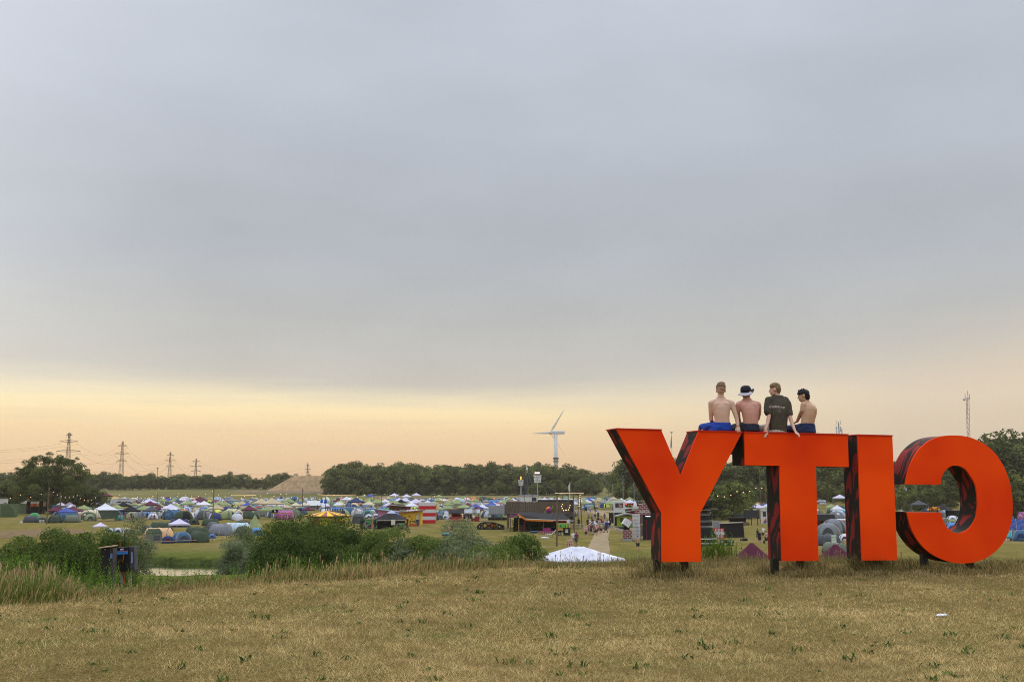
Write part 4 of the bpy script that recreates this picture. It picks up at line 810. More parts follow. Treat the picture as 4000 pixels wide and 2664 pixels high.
# -- red/white striped block
def striped_block():
    t,s=site('striped_block','tall box tower with horizontal red and white stripes','tower',1670,2044,R(6)); w=62*s; h=80*s/6; d=2.6
    for i in range(6): bx(t,'stripe_panel',(0,d/2,h*(i+.5)),(w,d,h),[RED,WHT][i%2],label=['red stripe','white stripe'][i%2])
    bx(t,'side_board',(w/2+.12,d*.4,h*2.9),(.2,d*.6,h*5.2),paint('mustard_board',(.45,.27,.05)))
striped_block()
def yellow_shed():
    t,s=site('painted_shed','yellow shed with brown brick patches and slanting roof','shed',1600,2052,R(-8)); w=84*s; h=52*s; d=3.2; Yl=paint('ochre_yellow',(.52,.31,.03))
    MB().prism([(-w/2,0),(w/2,0),(w/2,h*1.04),(-w/2,h*.90)],'y',0,d).build('wall',Yl,t)
    MB().prism([(-w/2-.4,h*.89),(w/2+.5,h*1.06),(w/2+.5,h*1.06+.22),(-w/2-.4,h*.89+.18)],'y',-.4,d+.3).build('roof',paint('brown_fascia',(.19,.085,.05)),t)
    br=paint('brown_brick',(.16,.045,.012))
    for x,z in((-.36,.74),(-.22,.62),(-.25,.58),(-.02,.66),(.01,.70),(.06,.34),(.03,.30),(.10,.50),(-.38,.30),(-.15,.20)): bx(t,'brick_patch',(x*w,-.02,z*h),(.32,.05,.16),br)
    bx(t,'door_frame',(w*.36,-.05,h*.42),(w*.19,.08,h*.72),paint('pale_blue_trim',(.12,.30,.36))); bx(t,'door',(w*.36,-.12,h*.42),(w*.12,.07,h*.66),paint('cream_panel',(.48,.36,.17)))
    bx(t,'window',(w*.36,-.17,h*.34),(w*.08,.05,h*.14),GLS)
    t2,s=site('rubbish_bin','dark upright bin in front of the yellow shed door','bin',1631,2054,0); MB().prism([(-.30,0),(.30,0),(.36,1.15),(-.36,1.15)],'y',0,.6).build('body',DGR,t2,bevel=.03); bx(t2,'lid',(0,.3,1.19),(.78,.7,.08),BLK)
    t3,s=site('planter_box','low orange planter with green plants below the yellow shed','planter',1612,2056,0); bx(t3,'box',(0,.25,.3),(1.6,.5,.6),paint('orange_brick',(.35,.10,.03))); 
    pts,rad=bush_points(3,1.6,.6,12); V,F,c=leafcloud(pts+np.array([0,.25,.6]),rad*.8,500,.07,(.02,.05,.01),(.07,.13,.03),3); link('plants',mesh_np('plants',V,[F],c),t3,[M_leaf])
    t4,s=site('pink_shed','pink shed with a long lavender slanting roof','shed',1512,2040,0); w=70*s; h=50*s; MB().prism([(-w/2,0),(w/2,0),(w/2,h*.80),(-w/2,h*.98)],'y',0,2.5).build('wall',paint('pink_wall',(.48,.22,.38)),t4)
    MB().prism([(-w/2-.3,h*.97),(w/2+.6,h*.76),(w/2+.6,h*.76+.16),(-w/2-.3,h*.97+.16)],'y',-.8,3.2).build('roof',paint('lavender_metal',(.24,.25,.38)),t4)
yellow_shed()
def rust_shed():
    t,s=site('dark_timber_shed','dark brown shed with orange lettering-like marks and pink side','shed',1562,2022,R(5)); w=78*s; h=48*s; bx(t,'wall',(-w*.12,1.5,h/2),(w*.76,3,h),paint('dark_rust_wood',(.075,.035,.018),.3)); bx(t,'side_panel',(w*.40,1.5,h*.44),(w*.26,2.6,h*.86),paint('pink_magenta_panel',(.28,.06,.12)))
    MB().prism([(-w/2-.2,h),(w/2+.4,h*.86),(w/2+.4,h*.86+.12),(-w/2-.2,h+.14)],'y',-.5,3.4).build('roof',paint('pale_metal_roof',(.30,.29,.27)),t)
    for x,z in((-.34,.52),(-.30,.62),(-.24,.50),(-.20,.60),(-.28,.42),(-.16,.44)): bx(t,'wall_mark',(x*w,-.03,z*h),(.30,.05,.16),ORG)
    bx(t,'red_strut',(w*.30,-.1,h*.5),(.10,.08,h*.8),RED)
rust_shed()
def pavilion():
    t,s=site('graffiti_pavilion','black octagonal pavilion with pale roof lantern and graffiti wall','pavilion',1528,2066,0); w=145*s/2; he=32*s
    pyr_roof(t,8,w,he*1.12,28*s*.82,FELT,rot=R(22.5),top=w*.28,sy=.8); pyr_roof(t,8,w*.27,he*1.12+28*s*.82+.1,.55,paint('pale_blue_sheet',(.34,.38,.48)),'roof_lantern',R(22.5),sy=.8)
    for i in range(8):
        a=R(22.5)+2*math.pi*i/8; x,y=w*.92*math.cos(a),w*.74*math.sin(a); bx(t,'post',(x,y,he*.53),(.18,.18,he*1.06),BLK)
    bx(t,'gutter',(0,-w*.74,he*1.075),(w*1.50,.09,.10),paint('cream_gutter',(.45,.42,.33))); bx(t,'back_wall',(0,w*.55,he*.5),(w*1.5,.1,he),BLK); bx(t,'side_board',(w*.86,-.3,he*.5),(.10,2.6,he),BLK)
    bx(t,'notice',(w*.10,-w*.76-.06,he*.86),(.75,.04,.95),paint('notice_paper',(.5,.5,.42)),label='pale notice hanging from the gutter')
    # grafitti wall to the left
    m=bpy.data.materials.new('graffiti'); m.use_nodes=True; nt=m.node_tree; b=nt.nodes['Principled BSDF']; b.inputs['Roughness'].default_value=.8
    tc=nt.nodes.new('ShaderNodeTexCoord'); vo=nt.nodes.new('ShaderNodeTexVoronoi'); vo.inputs['Scale'].default_value=2.6; no=nt.nodes.new('ShaderNodeTexNoise'); no.inputs['Scale'].default_value=1.4; no.inputs['Detail'].default_value=4; ad=nt.nodes.new('ShaderNodeVectorMath'); ad.operation='ADD'; nt.links.new(tc.outputs['Object'],no.inputs['Vector']); nt.links.new(tc.outputs['Object'],ad.inputs[0]); nt.links.new(no.outputs['Color'],ad.inputs[1]); nt.links.new(ad.outputs[0],vo.inputs['Vector'])
    sp=nt.nodes.new('ShaderNodeSeparateColor'); nt.links.new(vo.outputs['Color'],sp.inputs[0]); rp=nt.nodes.new('ShaderNodeValToRGB'); rp.color_ramp.interpolation='CONSTANT'; e=rp.color_ramp.elements; e[0].color=(.02,.02,.02,1); e[1].position=.36; e[1].color=(.22,.20,.17,1)
    for p,c in((.5,(.04,.25,.08)),(.62,(.012,.012,.013)),(.74,(.10,.30,.12)),(.84,(.40,.16,.02)),(.9,(.20,.03,.05)),(.95,(.35,.34,.30))):
        q=e.new(p); q.color=c+(1,)
    nt.links.new(sp.outputs[0],rp.inputs[0]); nt.links.new(rp.outputs[0],b.inputs['Base Color'])
    t2,s=site('graffiti_wall','graffiti-covered board wall with black lean-to roof left of the pavilion','wall',1440,2064,0); bx(t2,'board',(0,0,34*s/2),(66*s,.12,34*s),m); MB().prism([(-38*s,33*s),(38*s,48*s),(38*s,50*s),(-38*s,35*s)],'y',-.5,2.5).build('roof',FELT,t2)
    bx(t2,'green_rail',(-6*s,-.1,33*s),(52*s,.08,.22),paint('green_rail',(.04,.28,.10)))
    t3,s=site('green_figure_board','board painted with green and white figures right of the pavilion','board',1566,2068,0); bx(t3,'board',(0,0,24*s/2),(50*s,.1,24*s),m)
    t4,s=site('wooden_post','thin orange-brown wooden post in front of the graffiti wall','post',1455,2072,0); pole(t4,'pole',(0,0,0),(0,0,46*s),.10,PINE)
pavilion()
def circus():
    t,s=site('circus_hut','round circus hut with a yellow and dusty red striped roof','hut',1277,2050,0); r=92*s; z0=35*s; hr=19*s; n=24; ry=paint('circus_yellow',(.62,.44,.03)); rr=paint('dusty_red',(.30,.085,.07)); mb=MB()
    a=[2*math.pi*i/n for i in range(n)]; 
    vs=[(r*math.cos(x),r*.75*math.sin(x),z0) for x in a]+[(.15*math.cos(x),.15*math.sin(x),z0+hr) for x in a]
    mb.add(vs[:n]+vs[n:],[]); mb.f=[(i,(i+1)%n,n+(i+1)%n,n+i) for i in range(n)]; mb.m=[(i//1)%2 for i in range(n)]
    mb.f.append(tuple(range(n))[::-1]); mb.m.append(1); mb.f.append(tuple(range(n,2*n))); mb.m.append(0); mb.build('roof',[ry,rr],t)
    MB().rings([[(r*1.01*math.cos(x),r*.757*math.sin(x),z0+z) for x in a] for z in(-.14,-.01)]).build('roof_rim',BLK,t)
    wr=r*.62; k=8
    for i in range(k):
        x0,x1=R(22.5)+2*math.pi*i/k,R(22.5)+2*math.pi*(i+1)/k; p=Vector((wr*1.25*math.cos(x0),wr*.9*math.sin(x0),0)); q=Vector((wr*1.25*math.cos(x1),wr*.9*math.sin(x1),0)); c=(p+q)/2; d=(q-p); bx(t,'wall_panel',(c.x,c.y,z0/2-.08),(d.length-.02,.1,z0-.18),[paint('deep_red_wall',(.26,.012,.015)),ry][i%2],math.atan2(d.y,d.x))
    text('CAMP',.95,ry,t,(r*.60,-wr*.86-.22,z0*.60),rot=(R(90),0,R(8)),label='yellow lettering CAMP on the red wall')
circus()
def castle():
    t,s=site('castle_stage','mock castle stage with blue pointed tower roofs and grey battlements','stage',1300,2022,0); st=paint('castle_grey',(.16,.17,.18)); 
    w=68*s; bx(t,'wall',(8*s,1,14*s),(w,1.2,28*s),st)
    for i in range(7): bx(t,'merlon',(-20*s+i*9.5*s,.4,28*s+.25),(.28,.3,.5),paint('dark_merlon',(.04,.05,.07)))
    bx(t,'stage_mouth',(4*s,.34,8*s),(w*.62,.1,14*s),BLK)
    for x in(-46,-28): pole(t,'tower_post',(x*s,0,0),(x*s,0,62*s),.09,BLK)
    for x in(-46,-28): pole(t,'tower_post',(x*s,1.2,0),(x*s,1.2,62*s),.09,BLK)
    for z in(20,38,58): bx(t,'cross_beam',(-37*s,-.12,z*s),(18*s,.08,.12),BLK)
    for x in(-44,-29): pyr_roof(t,4,8.5*s,60*s,20*s,paint('royal_blue_sheet',(.02,.10,.48)),'tower_roof',R(45)).location=(x*s,.6,0)
    mb=MB()
    for i in range(5):
        for j in range(3): mb.tube((34*s+i*2.6*s,-.1,0),(34*s+i*2.6*s,-.1,26*s),.05,n=4)
    for j in range(5): mb.tube((34*s,-.1,(3+j*5.5)*s),(44.4*s,-.1,(3+j*5.5)*s),.05,n=4)
    mb.build('scaffold',BLK,t); o=bx(t,'orange_banner',(-22*s,-.6,24*s),(3.5*s,.04,22*s),paint('orange_red_banner',(.45,.09,.03)))
castle()
def porch_hut():
    t,s=site('porch_hut','red porch hut with a black and grey metal roof, drinkers on its veranda','hut',1816,2036,0); w=112*s; h=32*s; rd=paint('faded_red',(.34,.05,.045))
    bx(t,'back_wall',(-w*.33,2.2,h/2),(w*.30,1.6,h),rd); bx(t,'parapet',(-w*.30,0,.5),(w*.42,.10,1.0),rd); bx(t,'parapet',(w*.36,0,.5),(w*.28,.10,1.0),paint('dark_red',(.20,.02,.025))); bx(t,'side_wall',(-w*.48,1.5,h*.52),(.12,3,h*1.04),rd)
    for x in(-.2,-.05,.1,.22,.34,.46): bx(t,'post',(x*w,.1,h/2),(.12,.12,h),paint('dark_post',(.05,.03,.03)))
    bx(t,'floor',(0,1.5,.08),(w,3,.16),WOOD)
    for x0,x1,m in((-.55,-.02,FELT),(-.02,.26,GRY),(.26,.40,paint('mid_grey_sheet',(.12,.12,.13))),(.40,.52,GRY)):
        MB().prism([(-.6,h),(1.5,h+17*s*.8),(3.6,h),(3.6,h-.1),(1.5,h+17*s*.8-.1),(-.6,h-.1)],'x',x0*w,x1*w).build('roof_sheet',m,t)
    bx(t,'sign',(-w*.52,-.2,h*.75),(.8,.06,.8),paint('off_white_sign',(.5,.45,.4)))
porch_hut()
def container_white():
    t,s=site('white_container','long white container printed with a row of small green figures','container',1888,1994,0); w=92*s; h=28*s; bx(t,'body',(0,1.3,h/2),(w,2.6,h),WHT)
    for i in range(8):
        x=-w*.40+i*w*.115
        for z in(.62,.34): MB().ell((x,-.03,h*z+.16),(.10,.03,.10),8,6).box((x,-.03,h*z-.05),(.16,.05,.30)).build('printed_figure',GRN,t)
    bx(t,'base_rail',(0,1.3,.1),(w*1.02,2.7,.18),DGR)
container_white()
def grey_container():
    t,s=site('grey_container','grey steel container on a raised black deck with railing','container',1945,2034,0); w=64*s; h=33*s; z=25*s; bx(t,'body',(-4*s,2,z+h/2),(w,2.4,h),GRY); bx(t,'end_frame',(w/2-2*s,1.9,z+h*.55),(9*s,2.3,h*1.1),DGR)
    for i in range(9): bx(t,'rib',(-w*.5+i*w*.11-2*s,.78,z+h/2),(.06,.05,h*.94),paint('light_steel',(.33,.34,.35)))
    bx(t,'deck',(0,1.6,z-.1),(78*s,3.4,.16),WOOD)
    for x in(-38,-12,14,38): bx(t,'deck_post',(x*s,0,z/2),(.14,.14,z-.2),DGR)
    for zz in(.35,.62): bx(t,'rail',(0,-.1,z*zz),(78*s,.06,.10),WOOD)
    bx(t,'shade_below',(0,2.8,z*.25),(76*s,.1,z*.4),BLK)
grey_container()
def palisade():
    t,s=site('palisade_platform','raised stockade of weathered upright boards on tall posts','structure',2101,2066,0); w=242*s; z0=60*s; z1=103*s; mb=MB(); n=96
    for i in range(n):
        x=-w/2+w*i/(n-1); hh=z1+random.uniform(-.12,.12); mb.box((x,0,(z0+hh)/2),(.115,.04,hh-z0))
    mb.build('board_screen',mat('grey_brown_boards',(.105,.080,.058),.95,.4,2.5,0,.02,stretch=(5,5,.3)),t)
    mb=MB()
    for i in range(60): mb.box((-w/2+w*i/59,7.8,(z0+z1)/2),(.115,.04,z1-z0))
    mb.build('rear_screen',WOOD,t); bx(t,'side_screen',(-w/2,3.9,(z0+z1)/2),(.06,7.6,z1-z0-.2),WOOD); bx(t,'side_screen',(w/2,3.9,(z0+z1)/2),(.06,7.6,z1-z0-.2),WOOD)
    for z in(.2,.55,.85): bx(t,'cross_rail',(0,.08,z0+(z1-z0)*z),(w,.10,.12),WOOD)
    bx(t,'floor',(0,3.9,z0-.15),(w,8,.2),paint('dark_timber',(.05,.04,.03)))
    for i in range(7):
        for y in(.2,7.6): bx(t,'post',(-w/2+.2+i*(w-.4)/6,y,z0/2),(.2,.2,z0),WOOD)
    for x in(-52,-20,40,95): bx(t,'mast',(x*s,.3,z1*.75),(.08,.08,z1*1.1),DGR)
    t2,s=site('white_cabin','white cabin roof rising behind the stockade','cabin',2065,2022,0,D=232); bx(t2,'body',(0,1.2,2.9),(4.0,2.4,5.8),WHT); bx(t2,'window',(1.2,-.03,5.0),(1.0,.05,.8),GLS); bx(t2,'roof',(0,1.2,5.86),(4.4,2.8,.12),GRY)
    t3,s=site('dark_flat_roof','long dark flat-roofed hall behind the stockade','hall',2160,2020,0,D=236); bx(t3,'wall',(0,2,2.4),(9.2,4,4.8),paint('dark_wall',(.03,.03,.035))); bx(t3,'roof_edge',(0,2,4.87),(9.8,4.6,.12),WHT)
palisade()
def bar():
    t,s=site('garden_bar','bar with black roof, orange and purple fascia and hedge-like green walls','bar',2110,2076,0); w=232*s; he=48*s; hr=72*s; L=-w/2
    # roof: ridge from the purple gable at left to the low right eave
    mb=MB(); ov=.9; d=7
    A=Vector((L+30*s,-ov,hr*.97)); B_=Vector((L-4*s,-ov+.2,he*1.24)); Cc=Vector((L+62*s,-ov-.6,he*1.06)); D_=Vector((L+166*s,-ov,he*.96)); E_=Vector((w/2,-ov+.3,he*.95)); F_=Vector((w/2-24*s,d,hr*.92)); G_=Vector((L+34*s,d,hr))
    for off in(0,-.16):
        pass
    vs=[A,Cc,D_,E_,F_,G_]; n=len(vs); mb.add(vs+[v-Vector((0,0,.14)) for v in vs],[tuple(range(n)),tuple(range(n,2*n))[::-1]]+[(i,n+i,n+(i+1)%n,(i+1)%n) for i in range(n)]); mb.build('roof',FELT,t)
    vs=[A,G_,G_+Vector((-36*s,0,-.9)),B_]; mb=MB(); mb.add(vs+[v-Vector((0,0,.14)) for v in vs],[(0,1,2,3),(7,6,5,4)]+[(i,4+i,4+(i+1)%4,(i+1)%4) for i in range(4)]); mb.build('roof',FELT,t)
    def fas(a,b,h,m,l): 
        n_=Vector((0,-.07,0)); v=[a+n_,b+n_,b+n_-Vector((0,0,h)),a+n_-Vector((0,0,h))]; MB().add(v+[x+Vector((0,.06,0)) for x in v],[(0,1,2,3),(7,6,5,4),(0,4,5,1),(1,5,6,2),(2,6,7,3),(3,7,4,0)]).build('fascia',m,t)['label']=l
    fas(B_,A,.36,PUR,'purple gable fascia'); fas(A,Cc,.36,ORG,'orange gable fascia'); fas(Cc,D_,.12,WHT,'white roof edge'); fas(D_,E_,.12,WHT,'white roof edge'); fas(Cc-Vector((0,-.02,.13)),D_-Vector((0,-.02,.13)),.26,ORG,'orange fascia'); fas(D_-Vector((0,-.02,.13)),E_-Vector((0,-.02,.13)),.22,paint('rust_red',(.22,.03,.02)),'rust-red fascia')
    # leafy walls
    def hedge(x0,x1,y,h,seed):
        n=int(1100*(x1-x0)/4); r=np.random.default_rng(seed); c=np.stack([r.uniform(x0,x1,n),y+r.normal(0,.10,n),r.uniform(0,h,n)],-1); a=r.normal(size=(n,3)); a/=np.linalg.norm(a,axis=1)[:,None]; b=np.cross(a,r.normal(size=(n,3))); b/=np.linalg.norm(b,axis=1)[:,None]; V=np.stack([c-a*.12,c+b*.07,c+a*.12,c-b*.07],1).reshape(-1,3); i=np.arange(n)*4
        return link('leaf_wall',mesh_np('leaf_wall',V,[np.stack([i,i+1,i+2,i+3],-1)],np.repeat(cmix((.012,.018,.006),(.035,.050,.012),r.random(n)),4,0)),t,[M_leaf])
    hedge(L+82*s,w/2-8*s,0,he*.92,1); hedge(L+10*s,L+28*s,.4,he*.95,2); hedge(L+50*s,L+62*s,.4,he*.95,3); bx(t,'wall',(L+(82+224)/2*s,.45,he*.46),(142*s,.1,he*.92),BLK); bx(t,'back_wall',(0,d-.5,he*.5),(w*.9,.1,he),BLK)
    for x,m in((2,WOOD),(34,PINE),(56,paint('dark_red_post',(.14,.02,.03))),(80,BLK),(128,WOOD),(226,PINE)): bx(t,'post',(L+x*s,-.35,he*.5),(.16,.16,he*1.05),m)
    bx(t,'counter',(L+44*s,.2,.55),(22*s,.5,1.1),paint('dark_counter',(.05,.03,.02)))
    for i in range(6): MB().ell((L+(54+i*2.6)*s,-1.1,he*1.03),(.07,.07,.07),6,5).build('blue_light',glow('blue_lamp',(.35,.4,1),2),t)
    bx(t,'notice',(w/2-8*s,-.75,he*.78),(13*s,.05,16*s),paint('white_board',(.52,.52,.50)))
    # ball flower
    f,s2=site('flower_sculpture','round purple and orange flower ball sculpture on the bar roof','sculpture',2144,2060,0,D=184); base=P(2144,2006,184); f.location=base; r=14*s; mb=MB(); mb.ell((0,0,r*.95),(r*.85,r*.85,r*.9),16,10); mb.build('core',PUR,f,True)
    for i in range(9):
        a=i*2.4; e=R(-20+12*i); c=Vector((math.cos(a)*math.cos(e),math.sin(a)*math.cos(e),math.sin(e)))*r*.55+Vector((0,0,r)); M=c.to_track_quat('Z','Y').to_matrix() if c.length else None; MB().ell(c,(r*.58,r*.52,r*.32),12,8,M=(c-Vector((0,0,r))).to_track_quat('Z','Y').to_matrix()).build('petal',[paint('magenta_petal',(.30,.02,.17)),paint('orange_petal',(.60,.17,.02)),PUR][i%3],f,True)
    for x in(-1,1): MB().ell((x*r*1.0,-.2,r*(.35 if x<0 else 1.6)),(r*.22,r*.1,r*.5),8,6).build('leaf',paint('olive_leaf',(.12,.17,.03)),f,True)
bar()
def signs_bins():
    t,s=site('waste_station_sign','orange-framed board with a bright green sorting sign','sign',2203,2078,0); w=52*s; bx(t,'board',(0,0,20*s),(w,.08,30*s),paint('ochre_board',(.42,.24,.06))); bx(t,'green_panel',(1*s,-.07,25*s),(w*.84,.05,17*s),paint('bright_green',(.10,.34,.03)))
    text('WASTE STATION',.23,WHT,t,(1*s,-.11,31*s),ext=.004,label='small white heading on the green panel')
    for x,m in((-14,paint('teal_icon',(.02,.07,.10))),(7,DGR),(12,YEL),(18,paint('plum_icon',(.15,.03,.08))),(22,WHT)): bx(t,'pictogram',(x*s*.9,-.11,23*s),(.22,.03,.32),m)
    for x in(-.48,.48): bx(t,'post',(x*w,.1,18*s),(.12,.12,36*s),PINE)
    def bin_(px,py,w,h,label,rows):
        t,s=site('wheelie_bin',label,'bin',px,py,0); w*=s; h*=s; MB().prism([(-w*.43,.1),(w*.43,.1),(w*.5,h*.92),(-w*.5,h*.92)],'y',0,w*.8).build('body',paint('black_plastic',(.018,.02,.024)),t,bevel=.02); MB().prism([(-w*.52,h*.92),(w*.52,h*.92),(w*.50,h),(-w*.50,h)],'y',-.06,w*.85).build('lid',BLK,t,bevel=.02)
        for x in(-1,1): MB().tube((x*w*.40-.04,w*.65,.1),(x*w*.40+.04,w*.65,.1),.1,n=10).build('wheel',BLK,t)
        for z,c in rows: bx(t,'sticker',(0,-.02,h*z),(w*.36,.03,h*.2),paint('sticker%d'%int(z*100),c))
    bin_(2187,2093,13,21,'small black wheelie bin with teal and white stickers','' or ((.66,(.05,.12,.14)),(.40,(.5,.52,.52))))
    bin_(2214,2093,29,31,'large black waste container with white and yellow stickers',((.74,(.35,.33,.20)),(.52,(.5,.5,.5))))
    t,s=site('purple_bench','long magenta slatted bench with stepped back in front of the bar','bench',2138,2086,0)
    bx(t,'seat',(0,.3,.42),(66*s,.9,.12),paint('magenta_paint',(.22,.03,.12))); bx(t,'backrest',(-2*s,.6,.72),(30*s,.12,.5),paint('magenta_paint',(.22,.03,.12)))
    for i in range(10): bx(t,'leg',(-31*s+i*6.9*s,-.05,.2),(.12,.08,.38),paint('magenta_paint',(.22,.03,.12)))
    t,s=site('blue_platform','low blue platform at the foot of the leafy bar wall','platform',2086,2082,0); bx(t,'top',(0,.4,.28),(30*s,1.2,.08),paint('steel_blue',(.05,.11,.18))); bx(t,'skirt',(0,.4,.12),(28*s,1.1,.22),paint('navy_skirt',(.02,.03,.08)))
    for px,py,l in((2257,2062,'grey table under the wooden poles, nearer the path'),(2240,2066,'brown picnic table right of the green sign')):
        t,s=site('picnic_table',l,'table',px,py,0); bx(t,'tabletop',(0,0,.74),(2.2,.8,.06),GRY if px>2250 else WOOD)
        for x in(-1,1): bx(t,'leg',(x*.85,0,.36),(.08,.6,.70),DGR)
        for y in(-1,1): bx(t,'seat',(0,y*.7,.44),(2.2,.26,.05),WOOD)
    t,s=site('tipped_lounger','white and dark deckchair lying by the near wooden pole','deckchair',2150,2098,0); MB().prism([(-.8,.35),(.2,.40),(.9,1.1),(.86,1.15),(.15,.47),(-.8,.42)],'y',-.3,.3).build('seat',WHT,t)
    for x in(-.6,.3): bx(t,'leg',(x,0,.18),(.05,.55,.36),DGR)
    t,s=site('white_crumpled_sheet','crumpled white sheet on the grass below the magenta bench','sheet',2125,2104,0); MB().ell((0,0,.12),(.55,.3,.18),9,6).ell((.4,.1,.10),(.4,.25,.14),8,6).build('cloth',WHT,t)
signs_bins()
def truss():
    t,s=site('truss_bridge','small black arched truss bridge with orange panels','footbridge',1916,2068,0); w=104*s; h=26*s; top=[(-w/2,h*.45),(-w*.38,h*.85),(-w*.25,h),(w*.12,h*.98),(w*.30,h*.75),(w*.5,h*.5)]
    for y in(0,2.2):
        mb=MB(); bot=[(a,h*.12) for a,_ in top]
        for i in range(len(top)-1):
            for p,q in((top[i],top[i+1]),(bot[i],bot[i+1]),(top[i],bot[i+1]),(bot[i],top[i+1]),(top[i],bot[i])): mb.tube((p[0],y,p[1]),(q[0],y,q[1]),.09,n=5)
        mb.tube((w/2,y,0),(w/2,y,h*.5),.09,n=5); mb.tube((-w/2,y,0),(-w/2,y,h*.45),.09,n=5); mb.build('truss_side',BLK,t)
    bx(t,'deck',(0,1.1,h*.1),(w,2.1,.1),DGR); MB().prism([(-w*.2,h*.15),(w*.3,h*.15),(w*.2,h*.7),(-w*.05,h*.85),(-w*.16,h*.5)],'y',2.5,2.56).build('orange_panel',ORG,t)
    t,s=site('turquoise_boat','turquoise and dark blue paddle boat lying on the grass','boat',1755,2096,0); w=64*s; rs=[]
    for k in range(9):
        u=-1+2*k/8; q=max(.06,(1-abs(u)**3)); rs.append([(u*w/2,1*q*math.cos(a),.35+.32*q*math.sin(a)) for a in [math.pi+math.pi*i/8 for i in range(9)]]+[(u*w/2,.8*q,.37),(u*w/2,-.8*q,.37)])
    MB().rings(rs).build('hull',paint('navy_hull',(.015,.04,.12)),t); bx(t,'seat_deck',(-w*.1,0,.46),(w*.6,1.2,.14),paint('turquoise',(.14,.38,.42)),bevel=.05); bx(t,'bow_cover',(-w*.32,0,.6),(w*.2,.8,.12),paint('turquoise',(.14,.38,.42)))
truss()
def masts():
    def icon_mast(px,D,base_label,rt,rb,wpx,hpx,lamp):
        base=W(px,D); s=mpp(D); t=thing('sign_mast',base,base_label,'mast',-math.atan2(base.x,base.y)); zt=P(px,rt,D).z-base.z; zb=P(px,rb,D).z-base.z
        pole(t,'pole',(0,.25,0),(0,.25,zt+.3),.16,GRY); w=wpx*s; h=zt-zb
        for sx in(-1,1):
            p=MB().prism([(sx*.04,zb+.05),(sx*w*.42,zb),(sx*w*.5,zt),(sx*.04,zt-.1)],'y',-.06,.0).build('icon_board',paint('white_board',(.60,.60,.57)),t); p.rotation_euler=(0,0,sx*R(14))
            for j,z in enumerate((.72,.26)):
                for k in(-1,1):
                    if sx==1 and j==1 and hpx>26: continue
                    x=sx*w*.235+k*w*.085; zz=zb+h*z; mb=MB().ell((x,-.1,zz+h*.10),(h*.030,.03,h*.034),8,6); mb.prism([(x-h*.045,zz-h*.02),(x+h*.045,zz-h*.02),(x+h*.02,zz+h*.065),(x-h*.02,zz+h*.065)] if k<0 else [(x-h*.028,zz-h*.02),(x+h*.028,zz-h*.02),(x+h*.04,zz+h*.065),(x-h*.04,zz+h*.065)],'y',-.13,-.09); mb.box((x-h*.014,-.11,zz-h*.06),(h*.02,.04,h*.09)).box((x+h*.014,-.11,zz-h*.06),(h*.02,.04,h*.09)); o=mb.build('toilet_figure',BLK,p)
            if sx==1 and hpx>26:
                x=w*.235; zz=zb+h*.24; mb=MB().ell((x-.1,-.1,zz+h*.13),(h*.028,.03,h*.03),8,6); n=20; rr=h*.075
                for i in range(14): 
                    a,b=R(120+i*17),R(120+(i+1)*17); mb.tube((x+rr*math.cos(a),-.1,zz-h*.04+rr*math.sin(a)),(x+rr*math.cos(b),-.1,zz-h*.04+rr*math.sin(b)),h*.010,n=4)
                mb.tube((x-.1,-.1,zz+h*.1),(x-.08,-.1,zz),h*.014,n=4).tube((x-.08,-.1,zz),(x+h*.06,-.1,zz),h*.014,n=4).tube((x+h*.06,-.1,zz),(x+h*.09,-.1,zz-h*.09),h*.014,n=4).tube((x-.1,-.1,zz+h*.06),(x+h*.05,-.1,zz+h*.06),h*.01,n=4); mb.build('wheelchair_symbol',BLK,p)
        if lamp=='white':
            for k in(-1.3,-.35,.45,1.1): MB().ell((k*w*.18,-.1,zt+h*.26),(.20,.2,.16),8,6).build('lamp',glow('pinkish_floodlight',(1,.78,.80),3.5),t)
            bx(t,'lamp_bar',(0,.1,zt+h*.17),(w*.62,.15,.16),PUR)
        else: MB().ell((0,-.1,zt+.45),(.13,.13,.45),8,6).build('flame_lamp',glow('orange_flame',(1,.45,.08),2),t)
    icon_mast(2100,262,'tall mast with large white toilet-symbol boards under white floodlights',1855,1885,31,30,'white'); icon_mast(2035,262,'shorter mast with small white toilet-symbol boards and an orange flame lamp',1874,1896,20,22,'flame')
    D=250; base=W(2058,D); t=thing('blue_mast',base,'slim blue mast with guy wires between the two symbol masts','mast'); top=P(2061,1846,D)-base; pole(t,'pole',(0,0,0),top,.20,paint('slate_blue',(.06,.075,.20))); pole(t,'tip',top,top+Vector((.1,0,1.2)),.05,WHT); MB().ell(top+Vector((-.2,0,.9)),(.25,.2,.45),8,6).build('beacon',WHT,t)
    for q in(P(2000,1925,240),P(2092,1925,240),P(2190,1932,240)): MB().tube(top,q-base,.035,n=4).build('guy_wire',DGR,t)
    for px,D,rt,lab,m,r in((2226,236,1886,'white flagpole with a small white pennant beside the stockade',WHT,.09),):
        base=W(px,D); t=thing('flagpole',base,lab,'flagpole'); top=P(px,rt,D)-base; pole(t,'pole',(0,0,0),top,r,m); MB().prism([(0,top.z-.2),(-.28,top.z-.6),(-.22,top.z-1.9),(0,top.z-1.5)],'y',-.03,.0).build('pennant',WHT,t)
masts()
POLES={}
def wooden_pole(px,py,top,lab,r=.15,topx=None,lo=60):
    g=G(px,py,lo); t=thing('wooden_pole',g,lab,'pole'); tp=P(topx or px,top,g.y)-g; pole(t,'pole',(0,0,-.1),tp,r,WOOD); POLES[(px,py)]=g+tp; return t,g+tp
ptops=[]
